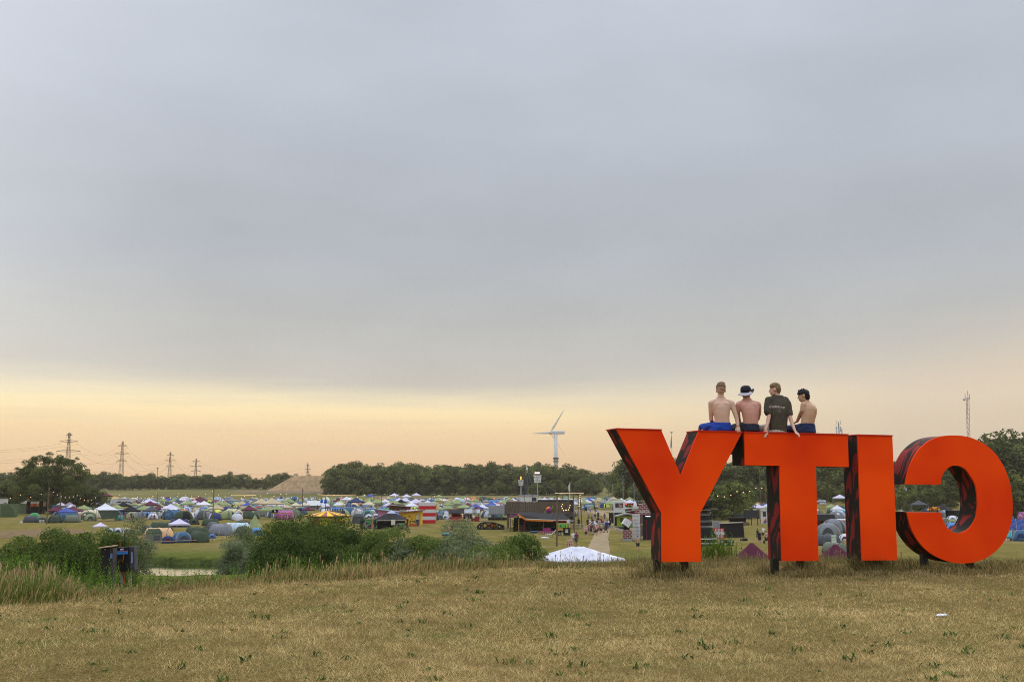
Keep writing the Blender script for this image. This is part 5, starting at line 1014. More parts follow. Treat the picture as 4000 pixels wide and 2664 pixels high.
for a in((2175,2134,1932,'nearest wooden light pole, beside the bins',.115,2176),(2243,2080,1926,'wooden light pole behind the couple',.11,2240),(2273,2058,1928,'wooden light pole with a leaning top by the path',.11,2266),(2258,2040,1928,'wooden light pole half hidden behind another',.10,2259),(2222,2040,1927,'wooden light pole at the right end of the stockade',.11,2219)):
    ptops.append(wooden_pole(a[0],a[1],a[2],a[3],a[4],a[5])[1])
tleft=[wooden_pole(*a)[1] for a in((182,2048,1900,'tilted wooden light pole beside the dark green tent',.13,192),(236,2030,1925,'dark thick pole carrying the blue canopy side',.16,236),(614,2000,1923,'dark pole left of the white-roofed canopies',.11,614),(830,2040,1903,'tall thin dark pole right of the yellow tents',.12,836),(1180,2002,1907,'dark pole left of the white marquee',.14,1183),(1488,2004,1930,'dark pole above the black pavilion',.13,1490),(1685,1998,1920,'thin dark pole behind the striped block',.11,1685),(108,2000,1940,'short lamp pole among the left stalls',.09,108),(2975,2000,1862,'thin pole between Y and T with lamps',.12,2967),(2996,1990,1887,'second thin lamp pole, close to the side of T',.10,2987))]
def string(ps,label,nb,sag,r=.085,grp='strings of warm lights'):
    t=thing('string_lights',ps[0],label,'string lights',group=grp); o=Vector(ps[0]); pts=[]
    for a,b in zip(ps[:-1],ps[1:]):
        a=Vector(a)-o;b=Vector(b)-o
        for i in range(13): u=i/12; pts.append(a.lerp(b,u)+Vector((0,0,-sag*4*u*(1-u))))
    MB().path(pts,.02,4).build('cable',BLK,t)
    L=[0]
    for a,b in zip(pts[:-1],pts[1:]): L.append(L[-1]+(b-a).length)
    bm=MB().ell((0,0,0),(r,r,r),8,6).mesh('bulb',[BULB])
    for k in range(nb):
        d=L[-1]*(k+.5)/nb; i=int(np.searchsorted(L,d))-1; i=max(0,min(i,len(pts)-2)); u=(d-L[i])/max(1e-6,L[i+1]-L[i]); p=pts[i].lerp(pts[i+1],u); link('bulb',bm,t).location=p-Vector((0,0,r+.03))
    return t
string([P(-60,1922,230),P(75,1929,232),P(192,1905,235),P(300,1932,250),P(380,1936,262)],'warm bulbs strung before the dark trees at the left edge',19,1.2)
string([P(400,1932,330),P(470,1931,335),P(530,1936,340),P(614,1925,330),P(690,1932,335),P(760,1935,340)],'warm bulbs strung across the left tent field',16,1.1,.11)
string([P(614,1930,350),P(700,1925,345),P(836,1912,330),P(900,1926,340),P(960,1930,345)],'warm bulbs on the line past the tall dark pole',12,1.5,.11)
string([P(940,1930,340),P(1040,1921,345),P(1110,1918,350),P(1183,1938,345),P(1300,1928,350),P(1420,1930,355),P(1560,1930,360)],'warm bulbs strung before the earth mound and wood',22,1.3,.12)
string([P(1680,1928,340),P(1830,1940,330),P(1980,1960,320)],'warm bulbs strung above the middle tents',8,1.5,.11)
string([ptops[4]+Vector((0,0,-1.5)),P(2195,1965,190),P(2192,1975,188)],'bulbs looping down before the stockade boards',4,.5,.09)
string([P(2192,1970,186),P(2211,1985,186),P(2228,1966,186)],'short sagging loop of bulbs by the stockade corner',8,.6,.09)
string([ptops[2],P(2262,1975,186),P(2256,1990,186)],'bulbs hanging vertically between the wooden poles',7,.1,.09)
string([P(2790,1930,180),P(2880,1916,185),P(2967,1892,190),P(2990,1890,190)],'bulbs strung in front of the willows between Y and T',8,.6,.09)
def tape_light(l,label,r=.09):
    t=thing('light_band',l[0],label,'light band',group='continuous light bands along the field edge'); o=Vector(l[0]); MB().path([Vector(p)-o for p in l],r,5).build('lit_tube',glow('lit_tube_mat',(1,.66,.34),.42),t)
tape_light([P(905,1935,430),P(1000,1934,430)],'glowing warm band behind the left tents'); tape_light([P(1240,1931,440),P(1290,1934,440),P(1352,1933,440),P(1390,1932,440)],'glowing warm band below the dark wood'); tape_light([P(2168,1926,420),P(2280,1926,420)],'glowing warm band behind the wooden poles'); tape_light([P(2388,1926,420),P(2408,1926,420)],'short glowing band just left of the letter Y')
# ---------------------------------------------------------------- tents, canopies, crowd
PAL={'olive green':'#7f8a55','dark green':'#3c4a38','grey-green':'#646a58','navy blue':'#2a3563','blue':'#3a6aa8','bright blue':'#3a7ab8','grey':'#70737a','dark grey':'#45484d','pale grey':'#a9abb0','lime yellow':'#c8cf2c','orange':'#d0762c','magenta':'#a23c82','teal':'#3f8f86','white':'#bcbbc6','maroon':'#5a2338','black':'#202226','cream':'#b9ad8c','royal blue':'#34499a','lilac white':'#b4acc2','sand':'#a79570','red':'#a2392c','rust red':'#9b4a35','tan':'#c39a6a','petrol blue':'#2c5878','pale blue':'#9db5c4','green':'#2f8f4a'}
def fab(c):
    q=hx(PAL[c]); l=(q[0]+q[1]+q[2])/3; return mat('fabric_'+c.replace(' ','_'),tuple(v*.78+l*.22 for v in q),.8,.16,2.2,.01,.05)
def setm(o,m,i=0):
    s=o.material_slots[i]; s.link='OBJECT'; s.material=m
def inst(name,me,parent,ms):
    o=bpy.data.objects.new(name,me); C.objects.link(o); 
    if parent: o.parent=parent
    for i,m in enumerate(ms): setm(o,m,i)
    return o
DM=mat('slot',(.5,.5,.5))
# unit meshes ------------------------------------------------
def canopy_roof():
    mb=MB(); n=8; rs=[]
    def sq(h,z): 
        return [(x*h,y*h,z) for x,y in((-1,-1),(-.33,-1),(.33,-1),(1,-1),(1,-.33),(1,.33),(1,1),(.33,1),(-.33,1),(-1,1),(-1,.33),(-1,-.33))]
    rs.append(sq(1.5,1.93)); rs.append(sq(1.5,2.2)); 
    for k in range(1,7):
        u=k/6; rs.append([(x,y,2.2+(.95*(u**1.35))) for x,y,_ in sq(1.5*(1-u)+.04*u,0)])
    mb.rings(rs,cap=False); mb.add([(x,y,z) for x,y,z in rs[-1]],[tuple(range(12))]); return mb.mesh('roof',[DM])
CR=canopy_roof(); CL=MB().tube((0,0,0),(0,0,1.95),.03,.03,5).mesh('leg',[DM])
def canopy_far():
    mb=MB(); me=CR; mb.add([v.co[:] for v in me.vertices],[tuple(p.vertices) for p in me.polygons],0)
    for x in(-1.45,1.45):
        for y in(-1.45,1.45): mb.tube((x,y,0),(x,y,1.95),.035,.035,4,m=1)
    return mb.mesh('pop_up_canopy',[DM,DM])
CF=canopy_far()
def dome_mesh(w,d,h,p=2.3,ridge=.05,n=28,k=9,door=True):
    """pole-supported dome: four ridges along the poles, sagging panels between"""
    rs=[]
    for j in range(k+1):
        t=j/k*math.pi/2; z=h*math.sin(t)**.85; q=max(.02,math.cos(t)**.75); r=[]
        for i in range(n):
            a=2*math.pi*i/n; rid=abs(math.cos(2*(a-math.pi/4)))**6; f=1-.07*(1-rid)*math.sin(2*t)+.0; c,s=math.cos(a),math.sin(a); e=(abs(c)**p+abs(s)**p)**(-1/p)
            r.append((w/2*c*e*q*f,d/2*s*e*q*f,z*(1+.03*rid*math.sin(2*t))))
        rs.append(r)
    mb=MB(); mb.rings(rs,cap=True); return mb
def dome3():
    mb=dome_mesh(2.4,2.1,1.25); n=28; k=9; mb.m=[]
    for f in mb.f:
        if len(f)!=4: mb.m.append(0); continue
        j=f[0]//n; i=f[0]%n; a=2*math.pi*(i+.5)/n; da=abs((a-1.5*math.pi+math.pi)%(2*math.pi)-math.pi); db=abs((a-.5*math.pi+math.pi)%(2*math.pi)-math.pi)
        mb.m.append(1 if (da<.42 and j<6) else (2 if abs(math.cos(2*(a-math.pi/4)))>.93 and j<8 else (1 if db<.3 and 2<j<5 else 0)))
    return mb.mesh('dome_tent',[DM,DM,DM],True)
DOME=dome3()
def arc_panel(w,h,y,thick=.05,n=12,z0=.02,m=0,mb=None):
    mb=mb or MB(); mb.prism([(w/2*math.cos(math.pi*i/n),z0+h*math.sin(math.pi*i/n)) for i in range(n+1)],'y',y,y+thick,m); return mb
DOOR=arc_panel(1.05,.85,-.99,.10).mesh('door',[DM]); 
def rib_arc(y,w,h,r=.035,n=14):
    return [(w/2*math.cos(math.pi*i/n),y,h*math.sin(math.pi*i/n)) for i in range(n+1)]
def tunnel_mb(w,h,L,hoops=3,n=16,nose=.45):
    rs=[]; K=4*(hoops-1)
    def ring(y,f): return [(w/2*f*math.cos(math.pi*i/n)*(1),y,max(0,h*f*math.sin(math.pi*i/n)**.8)) for i in range(n+1)]
    rs.append(ring(-L/2-nose*h,.12)); rs.append(ring(-L/2-nose*h*.35,.78))
    for k in range(K+1): u=k/K; sg=1-.06*abs(math.sin(u*math.pi*(hoops-1))); rs.append(ring(-L/2+L*u,sg))
    rs.append(ring(L/2+nose*h*.35,.78)); rs.append(ring(L/2+nose*h,.12)); mb=MB(); mb.rings(rs,cap=True,close=True); return mb
TUN=tunnel_mb(2.6,1.9,3.6).mesh('tunnel_tent',[DM],True)
def tun_far():
    mb=tunnel_mb(2.6,1.9,3.6)
    for y in(-1.8,0,1.8): mb.path(rib_arc(y,2.64,1.93,.05),.05,4,1)
    arc_panel(1.3,1.2,-2.35,.06,m=1,mb=mb); return mb.mesh('tunnel_tent',[DM,DM],True)
TUNF=tun_far()
def tipi_mesh():
    mb=MB(); n=10; mb.rings([[(1.9*math.cos(2*math.pi*i/n),1.9*math.sin(2*math.pi*i/n),.0) for i in range(n)],[(1.0*math.cos(2*math.pi*i/n),1.0*math.sin(2*math.pi*i/n),1.25) for i in range(n)],[(.05*math.cos(2*math.pi*i/n),.05*math.sin(2*math.pi*i/n),2.9) for i in range(n)]]); return mb.mesh('tipi_tent',[DM])
TIPI=tipi_mesh()
def rib_mesh(w,h,ys,name='hoop_pole',r=.035):
    mb=MB()
    for y in ys: mb.path(rib_arc(y,w,h),r,4)
    return mb.mesh(name,[DM])
RIB=rib_mesh(2.64,1.93,(0,)); CROSS=None
def canopy(pos,c,label,rz=0,s=1,near=True,sy=1,group=None,hz=1,legm=None):
    if near:
        t=thing('pop_up_canopy',pos,label,'canopy',rz,group,(s,s*sy,s*hz)); inst('roof',CR,t,[fab(c)])
        for x in(-1.45,1.45):
            for y in(-1.45,1.45): inst('leg',CL,t,[legm or GRY]).location=(x,y,0)
    else:
        t=inst('pop_up_canopy',CF,None,[fab(c),GRY]); t.location=pos; t.rotation_euler=(0,0,rz); t.scale=(s,s*sy,s*hz); tag(t,label,'canopy',group)
    return t
def dome(pos,c,label,rz=0,s=1,near=True,c2=None,group=None,sz=1,sx=1):
    if near:
        t=thing('dome_tent',pos,label,'tent',rz,group,(s*sx,s,s*sz)); inst('flysheet',DOME,t,[fab(c),fab(c),fab(random.choice(['dark grey','grey','black','grey-green']))]); inst('door',DOOR,t,[fab(c2 if c2 in('black','dark grey','navy blue','dark green','maroon') else 'dark grey')])
    else: t=inst('dome_tent',DOME,None,[fab(c),fab(ACC(c)),fab(random.choice(['dark grey','grey','black','grey-green',c,c]))]); t.location=pos; t.rotation_euler=(0,0,rz); t.scale=(s*sx,s,s*sz); tag(t,label,'tent',group)
    return t
def tunnel(pos,c,label,rz=0,s=1,near=True,c2=None,group=None,sy=1):
    if near:
        t=thing('tunnel_tent',pos,label,'tent',rz,group,(s,s*sy,s)); inst('flysheet',TUN,t,[fab(c)])
        for y in(-1.8,0,1.8): inst('hoop_pole',RIB,t,[fab(c2 or 'black')]).location=(0,y,0)
        o=inst('door',DOOR,t,[fab('black')]); o.location=(0,-1.0,0)
    else: t=inst('tunnel_tent',TUNF,None,[fab(c),fab(ACC(c))]); t.location=pos; t.rotation_euler=(0,0,rz); t.scale=(s,s*sy,s); tag(t,label,'tent',group)
    return t
def tipi(pos,c,label,s=1,group=None,near=False):
    t=inst('tipi_tent',TIPI,None,[fab(c)]); t.location=pos; t.rotation_euler=(0,0,random.uniform(0,3)); t.scale=(s,)*3; tag(t,label,'tent',group); return t
def ACC(c):
    return random.choice({'white':['grey','navy blue','orange','blue'],'pale grey':['dark grey','navy blue','grey'],'grey':['dark grey','pale grey','white','black'],'dark grey':['pale grey','grey','black','orange'],'dark green':['black','olive green','grey-green','cream']}.get(c,['pale grey','dark grey','white','black','grey']))
OCC=[]                                                  # footprints already used: x, y, r
def put(px,py,lo=60):
    g=G(px,py,lo); OCC.append((g.x,g.y,2.6)); return g
def face(g,rz=0): return -math.atan2(g.x,g.y)+rz
def wz(wpx,g,base): return wpx*mpp(g.y)/base
# --- near cluster by the pond and row behind it (photo columns / foot rows)
def N_canopy(px,py,wpx,c,label,**k): g=put(px,py); k.setdefault('hz',.80); return canopy(g,c,label,face(g,k.pop('rz',.1)),wz(wpx,g,3.0),True,**k)
def N_dome(px,py,wpx,c,label,c2=None,rz=0,sz=1,sx=1): g=put(px,py); return dome(g,c,label,face(g,rz),wz(wpx,g,2.4*sx),True,c2,None,sz,sx)
def N_tunnel(px,py,wpx,c,label,c2=None,rz=.9,sy=1):
    g=put(px,py); w=(abs(2.6*math.cos(rz))+abs(4.6*math.sin(rz)))/1.15; return tunnel(g,c,label,face(g,rz),wz(wpx,g,w),True,c2,None,sy)
def cabin(px,py,wpx,hpx,c,label,rz=0):
    g=put(px,py); s=mpp(g.y); t=thing('cabin_tent',g,label,'tent',face(g,rz)); w=wpx*s; h=hpx*s; d=w*.9
    MB().rings([[(-w/2,-d/2,0),(w/2,-d/2,0),(w/2,d/2,0),(-w/2,d/2,0)],[(-w*.44,-d*.42,h*.72),(w*.44,-d*.42,h*.72),(w*.44,d*.42,h*.72),(-w*.44,d*.42,h*.72)]]).build('walls',fab(c),t)
    MB().rings([[(-w*.46,-d*.44,h*.72),(w*.46,-d*.44,h*.72),(w*.46,d*.44,h*.72),(-w*.46,d*.44,h*.72)],[(-w*.30,-d*.2,h),(w*.30,-d*.2,h),(w*.30,d*.2,h),(-w*.30,d*.2,h)]]).build('roof',fab('dark green' if c=='grey-green' else c),t)
    o=bx(t,'window',(w*.16,-d*.465,h*.38),(w*.32,.05,h*.34),GLS); o.rotation_euler=(R(-9),0,0); return t
cabin(600,2119,66,52,'grey-green','grey-green cabin tent with a dark mesh window at the left end of the pond camp')
N_tunnel(618,2106,108,'tan','tan tent with thin dark roof stripes behind the grey-green cabin tent','maroon',1.2); N_dome(655,2121,46,'navy blue','small dark navy tent between cabin tent and blue dome','maroon',sz=1.15); N_dome(709,2118,80,'petrol blue','blue-grey dome tent, second from the right in the pond camp front','pale blue',.3,.95)
N_tunnel(777,2116,70,'dark green','large dark green tunnel tent at the front right of the pond camp','grey-green',.25,1.1); N_canopy(698,2092,74,'lilac white','white pop-up canopy in the middle of the pond camp',hz=.84); N_dome(828,2102,32,'blue','smallest bright blue dome at the right of the pond camp','navy blue'); N_tunnel(862,2090,88,'grey','grey-blue tunnel tent with white piping behind the small blue dome','pale grey',.5); N_tunnel(835,2078,60,'dark grey','grey-blue tunnel tent with a white panel left of the piped one','pale grey',.2)
N_tunnel(770,2096,92,'dark green','tall dark green family tent behind the white pond-camp canopy','dark grey',.9); N_tunnel(700,2058,74,'navy blue','half blue half grey tunnel tent behind the pond camp','grey',1.1); N_tunnel(628,2072,78,'dark green','low green tunnel tent behind the tan striped tent','grey-green',1.3); N_dome(572,2080,54,'dark grey','dark collapsed-looking tent behind the grey-green cabin')
N_tunnel(925,2082,98,'pale blue','pale blue tunnel tent with a wide open front on the right of the pond camp','black',1.2); N_dome(950,2092,70,'dark grey','dark tent just behind the pale grey willow','black',.4); tipi(put(994,2072),'olive green','olive green pointed tent right of the pond camp',.95); N_dome(1000,2068+22,54,'bright blue','bright blue round tent below the olive pointed tent','navy blue'); N_tunnel(958,2064,70,'dark green','dark green tunnel tent behind the pale blue one','grey-green',1.3)
N_dome(757,2048,44,'dark green','dark khaki tent with a drooping roof by the tall dark pole','black'); N_tunnel(822,2054,66,'dark green','dark camouflage-like tunnel tent right of the tall dark pole','black',.8)
N_canopy(390,2085,52,'lilac white','white canopy half hidden by the bushes above the black cabinets'); N_dome(460,2085,46,'pale grey','pale grey dome with a red tip in the bushes','navy blue'); N_dome(494,2078,34,'cream','cream dome tent peeping over the left bushes'); N_dome(430,2082,36,'pale blue','pale blue tarp tent between white canopy and grey dome')
# --- second row
N_tunnel(118,2040,60,'dark grey','dark slate tent in front of the bright green one','grey',1.2,.8); N_dome(133,2036,50,'green','bright green domed tent at the far left','dark green',sz=1.25); N_dome(165,2040,40,'dark green','small dark green tent left of the tilted pole','black')
N_canopy(220,2030,62,'maroon','maroon canopy nearest the left edge'); N_dome(215,2042,58,'dark green','olive-grey tent in front of the maroon canopy'); N_tunnel(284,2040,66,'grey-green','long grey-green tunnel tent at left','dark green',1.4,.8); N_dome(352,2034,50,'olive green','low olive green tent right of the grey-green tunnel')
N_tunnel(318,2012,70,'rust red','orange-red tunnel tent behind the grey-green one','orange',1.1); N_dome(352,2012,40,'navy blue','dark navy dome beside the orange-red tunnel tent'); N_tunnel(385,2004,50,'navy blue','navy tunnel tent behind the tarp-sided canopy','navy blue',1.2,.7); N_dome(290,2002,30,'pale grey','pale grey dome left of the orange-red tunnel tent'); N_dome(265,2008,40,'dark green','dark green dome left of the pale grey one')
t=N_canopy(418,2034,74,'white','white canopy with drooping dark green side sheets'); g=t.location
o=MB().add([(-1.52,-1.55,2.05),(1.52,-1.55,2.05),(1.35,-1.85,.55),(-.9,-1.95,.35),(-1.52,-1.56,2.0),(1.52,-1.5,2.0),(1.35,-1.75,.55),(-.9,-1.85,.35)],[(0,1,2,3),(7,6,5,4),(0,4,5,1),(1,5,6,2),(2,6,7,3),(3,7,4,0)]).build('side_sheet',fab('dark green'),t)
N_tunnel(466,2032,46,'teal','crumpled teal-green tent right of the tarp-sided canopy','pale grey',1.0,.7); N_canopy(508,2034,68,'black','black canopy sheltering a group at tables'); N_canopy(590,2030,62,'dark grey','dark grey canopy sheltering people, right of the black one'); N_canopy(665,2024,66,'lilac white','white canopy with a dark blue front sheet'); N_dome(650,2024,40,'navy blue','navy dome tent with white badge, left of two','pale blue',sz=1.3); N_dome(690,2024,34,'navy blue','navy dome tent with blue door, right of two','blue',sz=1.2)
N_canopy(585,2006,58,'maroon','maroon canopy in front of a white one at left centre'); N_canopy(582,1998,60,'lilac white','white canopy peeking behind the maroon one'); N_canopy(480,2008,56,'black','dark canopy behind the black group canopy'); N_canopy(270,1990,58,'olive green','olive canopy, leftmost of three below the marquee'); N_canopy(334,1986,48,'olive green','olive canopy, middle of three below the marquee'); N_canopy(383,1987,48,'olive green','olive canopy, rightmost of three left of the marquee'); N_dome(262,1985,40,'olive green','pale olive rounded tent beside the leftmost olive canopy')
N_canopy(265,1968,36,'lilac white','white canopy by the blue one, left of two'); N_canopy(302,1968,36,'lilac white','white canopy by the blue one, right of two'); N_canopy(412,1962,44,'maroon','maroon canopy left of the big marquee, alone'); N_canopy(225,1975,60,'royal blue','royal blue canopy over the mural stall',hz=.8)
N_canopy(1103,1992,32,'white','white canopy on thin legs at centre left'); N_canopy(796,2004,56,'white','white canopy left of the tall dark pole'); N_canopy(836,2003,38,'white','small white canopy behind the tall dark pole'); N_canopy(775,1998,44,'lilac white','lilac-white canopy left of the tall dark pole'); N_canopy(735,2000,54,'olive green','olive canopy left of the lilac-white one'); N_canopy(780,1984,52,'maroon','maroon canopy above the lilac-white one'); N_canopy(712,1978,42,'lilac white','white canopy in the middle of the left field'); N_canopy(693,1992,50,'dark grey','slate grey canopy in the left field'); N_canopy(627,2014,34,'olive green','small olive canopy left of the navy domes'); N_canopy(655,1972,38,'maroon','maroon canopy with a white side sheet'); N_canopy(630,1972,34,'maroon','maroon canopy left of the white-sided one')
for i,(px,py,w) in enumerate(((860,1978,36),(880,1984,34),(905,1986,36),(930,1984,26),(735,2014,30),(818,1966,24))): N_dome(px,py,w,'lime yellow','lime yellow dome tent, %s'%('leftmost of the yellow row','second of the yellow row','third and widest of the yellow row','last of the yellow row','lying lower and left, beside people','behind the row, farthest')[i],'olive green')
N_dome(758,2014,34,'lime yellow','lime yellow collapsed tent beside a bending person','olive green',sz=.8); N_tunnel(716,2010,52,'orange','orange and white tunnel tent left of the yellow tent','white',1.3,.7); N_dome(722,2018,40,'white','white side of a dome by the orange tunnel')
N_dome(900,1958+6,26,'bright blue','bright blue dome above the yellow row'); N_tunnel(958,1990,50,'dark green','large ribbed dark green tent right of the yellow row','dark grey',.3,.6); N_dome(1000,1984,54,'dark green','wide dark green tent right of the ribbed one')
N_dome(890,2018,38,'dark grey','slate dome tent by walking people'); N_dome(912,2018,36,'white','white-sided dome tent by walking people'); N_dome(955,2020,40,'dark green','dark green dome tent left of the long ribbed tent'); N_tunnel(1000,2018,76,'grey-green','long olive-grey tunnel tent with one cream hoop','cream',1.35,.9); N_dome(1030,2014,40,'grey','grey dome behind the cream-hooped tunnel tent'); N_dome(935,2006,50,'navy blue','dark blue tent left of the cream-hooped tunnel')
N_canopy(1060,2016,84,'sand','large sand-coloured canopy in a timber frame'); N_canopy(1020,2006,70,'sand','flat sand awning left of the large sand canopy'); N_canopy(1122,2008,44,'sand','small sand canopy right of the timber frame'); N_dome(1096,2014,30,'bright blue','turquoise-blue tent under the timber frame')
N_canopy(1155,1998,42,'cream','cream-white canopy, left of two before the marquee'); N_canopy(1188,1996,40,'cream','cream-white canopy, right of two by the dark pole'); N_dome(1125,2000,34,'pale grey','pale grey tent left of the cream canopies'); N_dome(1185,2000,34,'white','small white tent under the dark pole'); N_tunnel(1095,1972,50,'pale grey','silvery tunnel tent with dark hoops behind the sand canopies','dark grey',.5,.6); N_dome(1110,1976,40,'olive green','olive round tent right of the silvery tunnel'); N_dome(1150,1966,50,'petrol blue','dark blue wide tent behind the cream canopies')
N_canopy(1330,1986,40,'olive green','olive canopy right of the castle stage'); N_canopy(1470,1992,48,'olive green','olive canopy behind the pavilion wall'); N_tunnel(1480,1976,50,'grey-green','khaki tunnel tent right of the cream tipi','cream',1.2,.7); tipi(put(1442,1980),'cream','cream pointed tent left of the khaki tunnel',1.0); N_canopy(1390,1994,60,'navy blue','navy canopy with walls right of the castle stage'); N_dome(1375,1980,50,'blue','blue dome between castle stage and cream tent'); N_dome(1360,1974,28,'lime yellow','green-yellow dome near the castle stage, right of two'); N_dome(1320,1974,28,'lime yellow','green-yellow dome near the castle stage, left of two')
cabin(1398,2044,46,36,'dark grey','brown-grey cabin tent with a peaked roof left of the pavilion'); N_dome(1440,2026,34,'white','white-blue dome right of the brown-grey cabin tent'); N_dome(1468,2024,34,'pale grey','grey dome between white dome and pink shed')
N_canopy(1558,1984,46,'lilac white','white canopy above the brown shed, left of two joined'); N_canopy(1582,1984,46,'lilac white','white canopy above the brown shed, right of two joined'); N_canopy(1614,1990,44,'lilac white','lilac-white canopy right of the brown shed'); N_canopy(1608,2008,54,'white','white canopy just behind the yellow shed roof'); N_canopy(1540,1958,38,'lilac white','lilac-white canopy before the dark wood, left one'); N_canopy(1588,1962,38,'lilac white','lilac-white canopy before the dark wood, middle one'); N_canopy(1626,1954,34,'lilac white','flat white canopy before the dark wood, right one'); N_canopy(1446,1958,34,'royal blue','blue canopy below the bulbs at centre'); N_canopy(1424,1956,30,'olive green','olive canopy left of the blue one at centre'); N_canopy(1518,1962,28,'sand','sand canopy left of the lilac-white one')
N_canopy(1715,1962,36,'olive green','olive canopy with a pale flag on its peak'); N_canopy(1736,1980,40,'cream','cream canopy right of the striped block'); N_canopy(1786,1982,38,'olive green','olive canopy behind the porch hut'); N_canopy(1776,1976,24,'lilac white','small lilac canopy by the olive one')
N_dome(1718,2028,42,'grey-green','grey-green dome between striped block and porch hut','grey'); N_dome(1740,2028,36,'pale grey','pale grey dome next to the grey-green one'); N_dome(1757,2030,30,'white','white pointed tent touching the porch hut'); N_dome(1730,2008,50,'grey','blue-grey low tent behind the grey-green dome'); N_dome(1710,1988,34,'white','white dome right above the striped block'); N_dome(1722,1990,30,'navy blue','dark blue dome right of the striped block')
N_canopy(2180,1985,46,'lilac white','white canopy right of the stockade, by the path'); N_dome(2298,1971,28,'blue','blue-turquoise tent leftmost of the row at the path head'); N_dome(2315,1968,24,'grey-green','grey-brown tent second in the row at the path head')
for i in range(3): N_tunnel(2332+i*15,1968,22,'magenta','magenta tunnel tent at the path head, %s of three'%('left','middle','right')[i],'maroon',.2,.7)
N_tunnel(2384,1965,24,'pale grey','white-grey tunnel tent right of the magenta ones','grey',.3,.6); N_dome(2370,1966,20,'white','small white tent between magenta and grey ones'); N_dome(2304,1950,24,'red','brick red dome above the blue one at the path head')
g=W(2286,300)
# right-hand parts seen through and beside the letters
N_dome(2760,1990,34,'lime yellow','green tent left of the yellow one, between Y and T'); N_dome(2792,1984,28,'lime yellow','yellow tent between Y and T'); N_tunnel(2845,1992,40,'grey','grey dome tent with pale hoop between Y and T','pale grey',.3,.6); N_tunnel(2880,1986,40,'white','white and blue striped tunnel tent between Y and T','navy blue',1.2,.5); N_dome(2905,1970,28,'petrol blue','blue tent behind the striped one between Y and T'); N_tunnel(2830,1972,42,'navy blue','blue and grey tunnel tent beside the black box','pale grey',1.3,.5); N_dome(2870,1968,40,'dark green','dark green tent below the willows'); N_dome(2845,2010,36,'dark green','green tent left of the black stall'); N_dome(2950,2004,24,'grey','grey-blue dome by the kiosk'); N_dome(2962,1976,22,'orange','orange-yellow tent behind the kiosk'); N_dome(2984,1976,20,'blue','blue tent left of the T, behind the kiosk')
N_canopy(2914,1950,26,'white','white canopy at the right foot of the willows'); N_canopy(2985,1952,40,'white','white marquee-like canopy behind the lamp poles')
N_tunnel(3232,2130,100,'dark grey','large grey tent with a raised awning between T and I','grey',1.0); N_tunnel(3262,2160,96,'grey-green','grey-green ribbed tunnel tent with a hand-written sign, between T and I','black',.7); N_dome(3258,2080,100,'grey','grey dome at the back between T and I','dark grey'); N_dome(3235,2096,100,'grey','mauve-grey dome between the two others, T and I','dark grey'); N_dome(3300,2112,50,'white','white sheet-like tent close behind the I')
N_canopy(3282,1975,52,'lilac white','white canopy high up between T and I'); N_tunnel(3215,1972,44,'pale grey','grey tunnel tent far behind between T and I','orange',1.3,.5); N_tunnel(3290,1996,30,'petrol blue','blue-green tent right of the black roof, between T and I','dark green',.2,.6); N_canopy(3205,1985,42,'grey','grey awning left between T and I')
N_dome(3508,1982,30,'dark grey','dark dome at the left inside the C','blue'); N_dome(3517,1984,26,'blue','bright blue-fronted tent inside the C opening'); N_tunnel(3540,1978,40,'pale grey','white-grey tunnel tent left of the brown tipi','navy blue',1.2,.5)
t=tipi(put(3573,1978),'sand','brown tipi with a spreading skirt seen through the C',1.25); t.scale=(1.7,1.7,1.3); N_dome(3600,1976,34,'navy blue','purple-blue slanting tent right of the tipi'); N_canopy(3592,2006,62,'dark grey','dark grey canopy seen through the C'); tipi(put(3534,2000),'white','small white and maroon pointed tent at the left in the C',.75); N_dome(3618,2004,34,'navy blue','navy tent right of the dark canopy in the C')
cabin(3670,2024,44,30,'grey','grey cabin tent just above the lower arm of the C'); N_tunnel(3700,2006,50,'pale blue','pale blue-grey tunnel tent inside the C','grey',1.2,.6); N_tunnel(3690,2046,44,'grey-green','grey-green tunnel tent inside the C ring','white',.4,.6); N_dome(3722,2040,50,'white','white tent sheet inside the C ring'); N_dome(3722,2052,46,'olive green','yellow-green dome inside the C ring'); N_dome(3722,2074,70,'bright blue','light blue tent low in the C ring','navy blue',sz=.9)
N_dome(3440+20,2150,50,'white','white tent with a blue hoop low between I and C','navy blue'); 
N_canopy(3990,1985,70,'pale blue','blue and white canopy at the right edge beyond the C'); N_canopy(3985,2012,80,'olive green','olive canopy at the right frame edge'); N_dome(3945,1992,34,'white','white tent touching the right side of the C'); N_dome(3945,2102,50,'navy blue','dark blue tent just right of the C'); N_dome(3990,2112,80,'petrol blue','large blue dome tent at the right frame edge','navy blue'); N_dome(3948,2030,28,'dark grey','dark tent under the olive canopy at right')
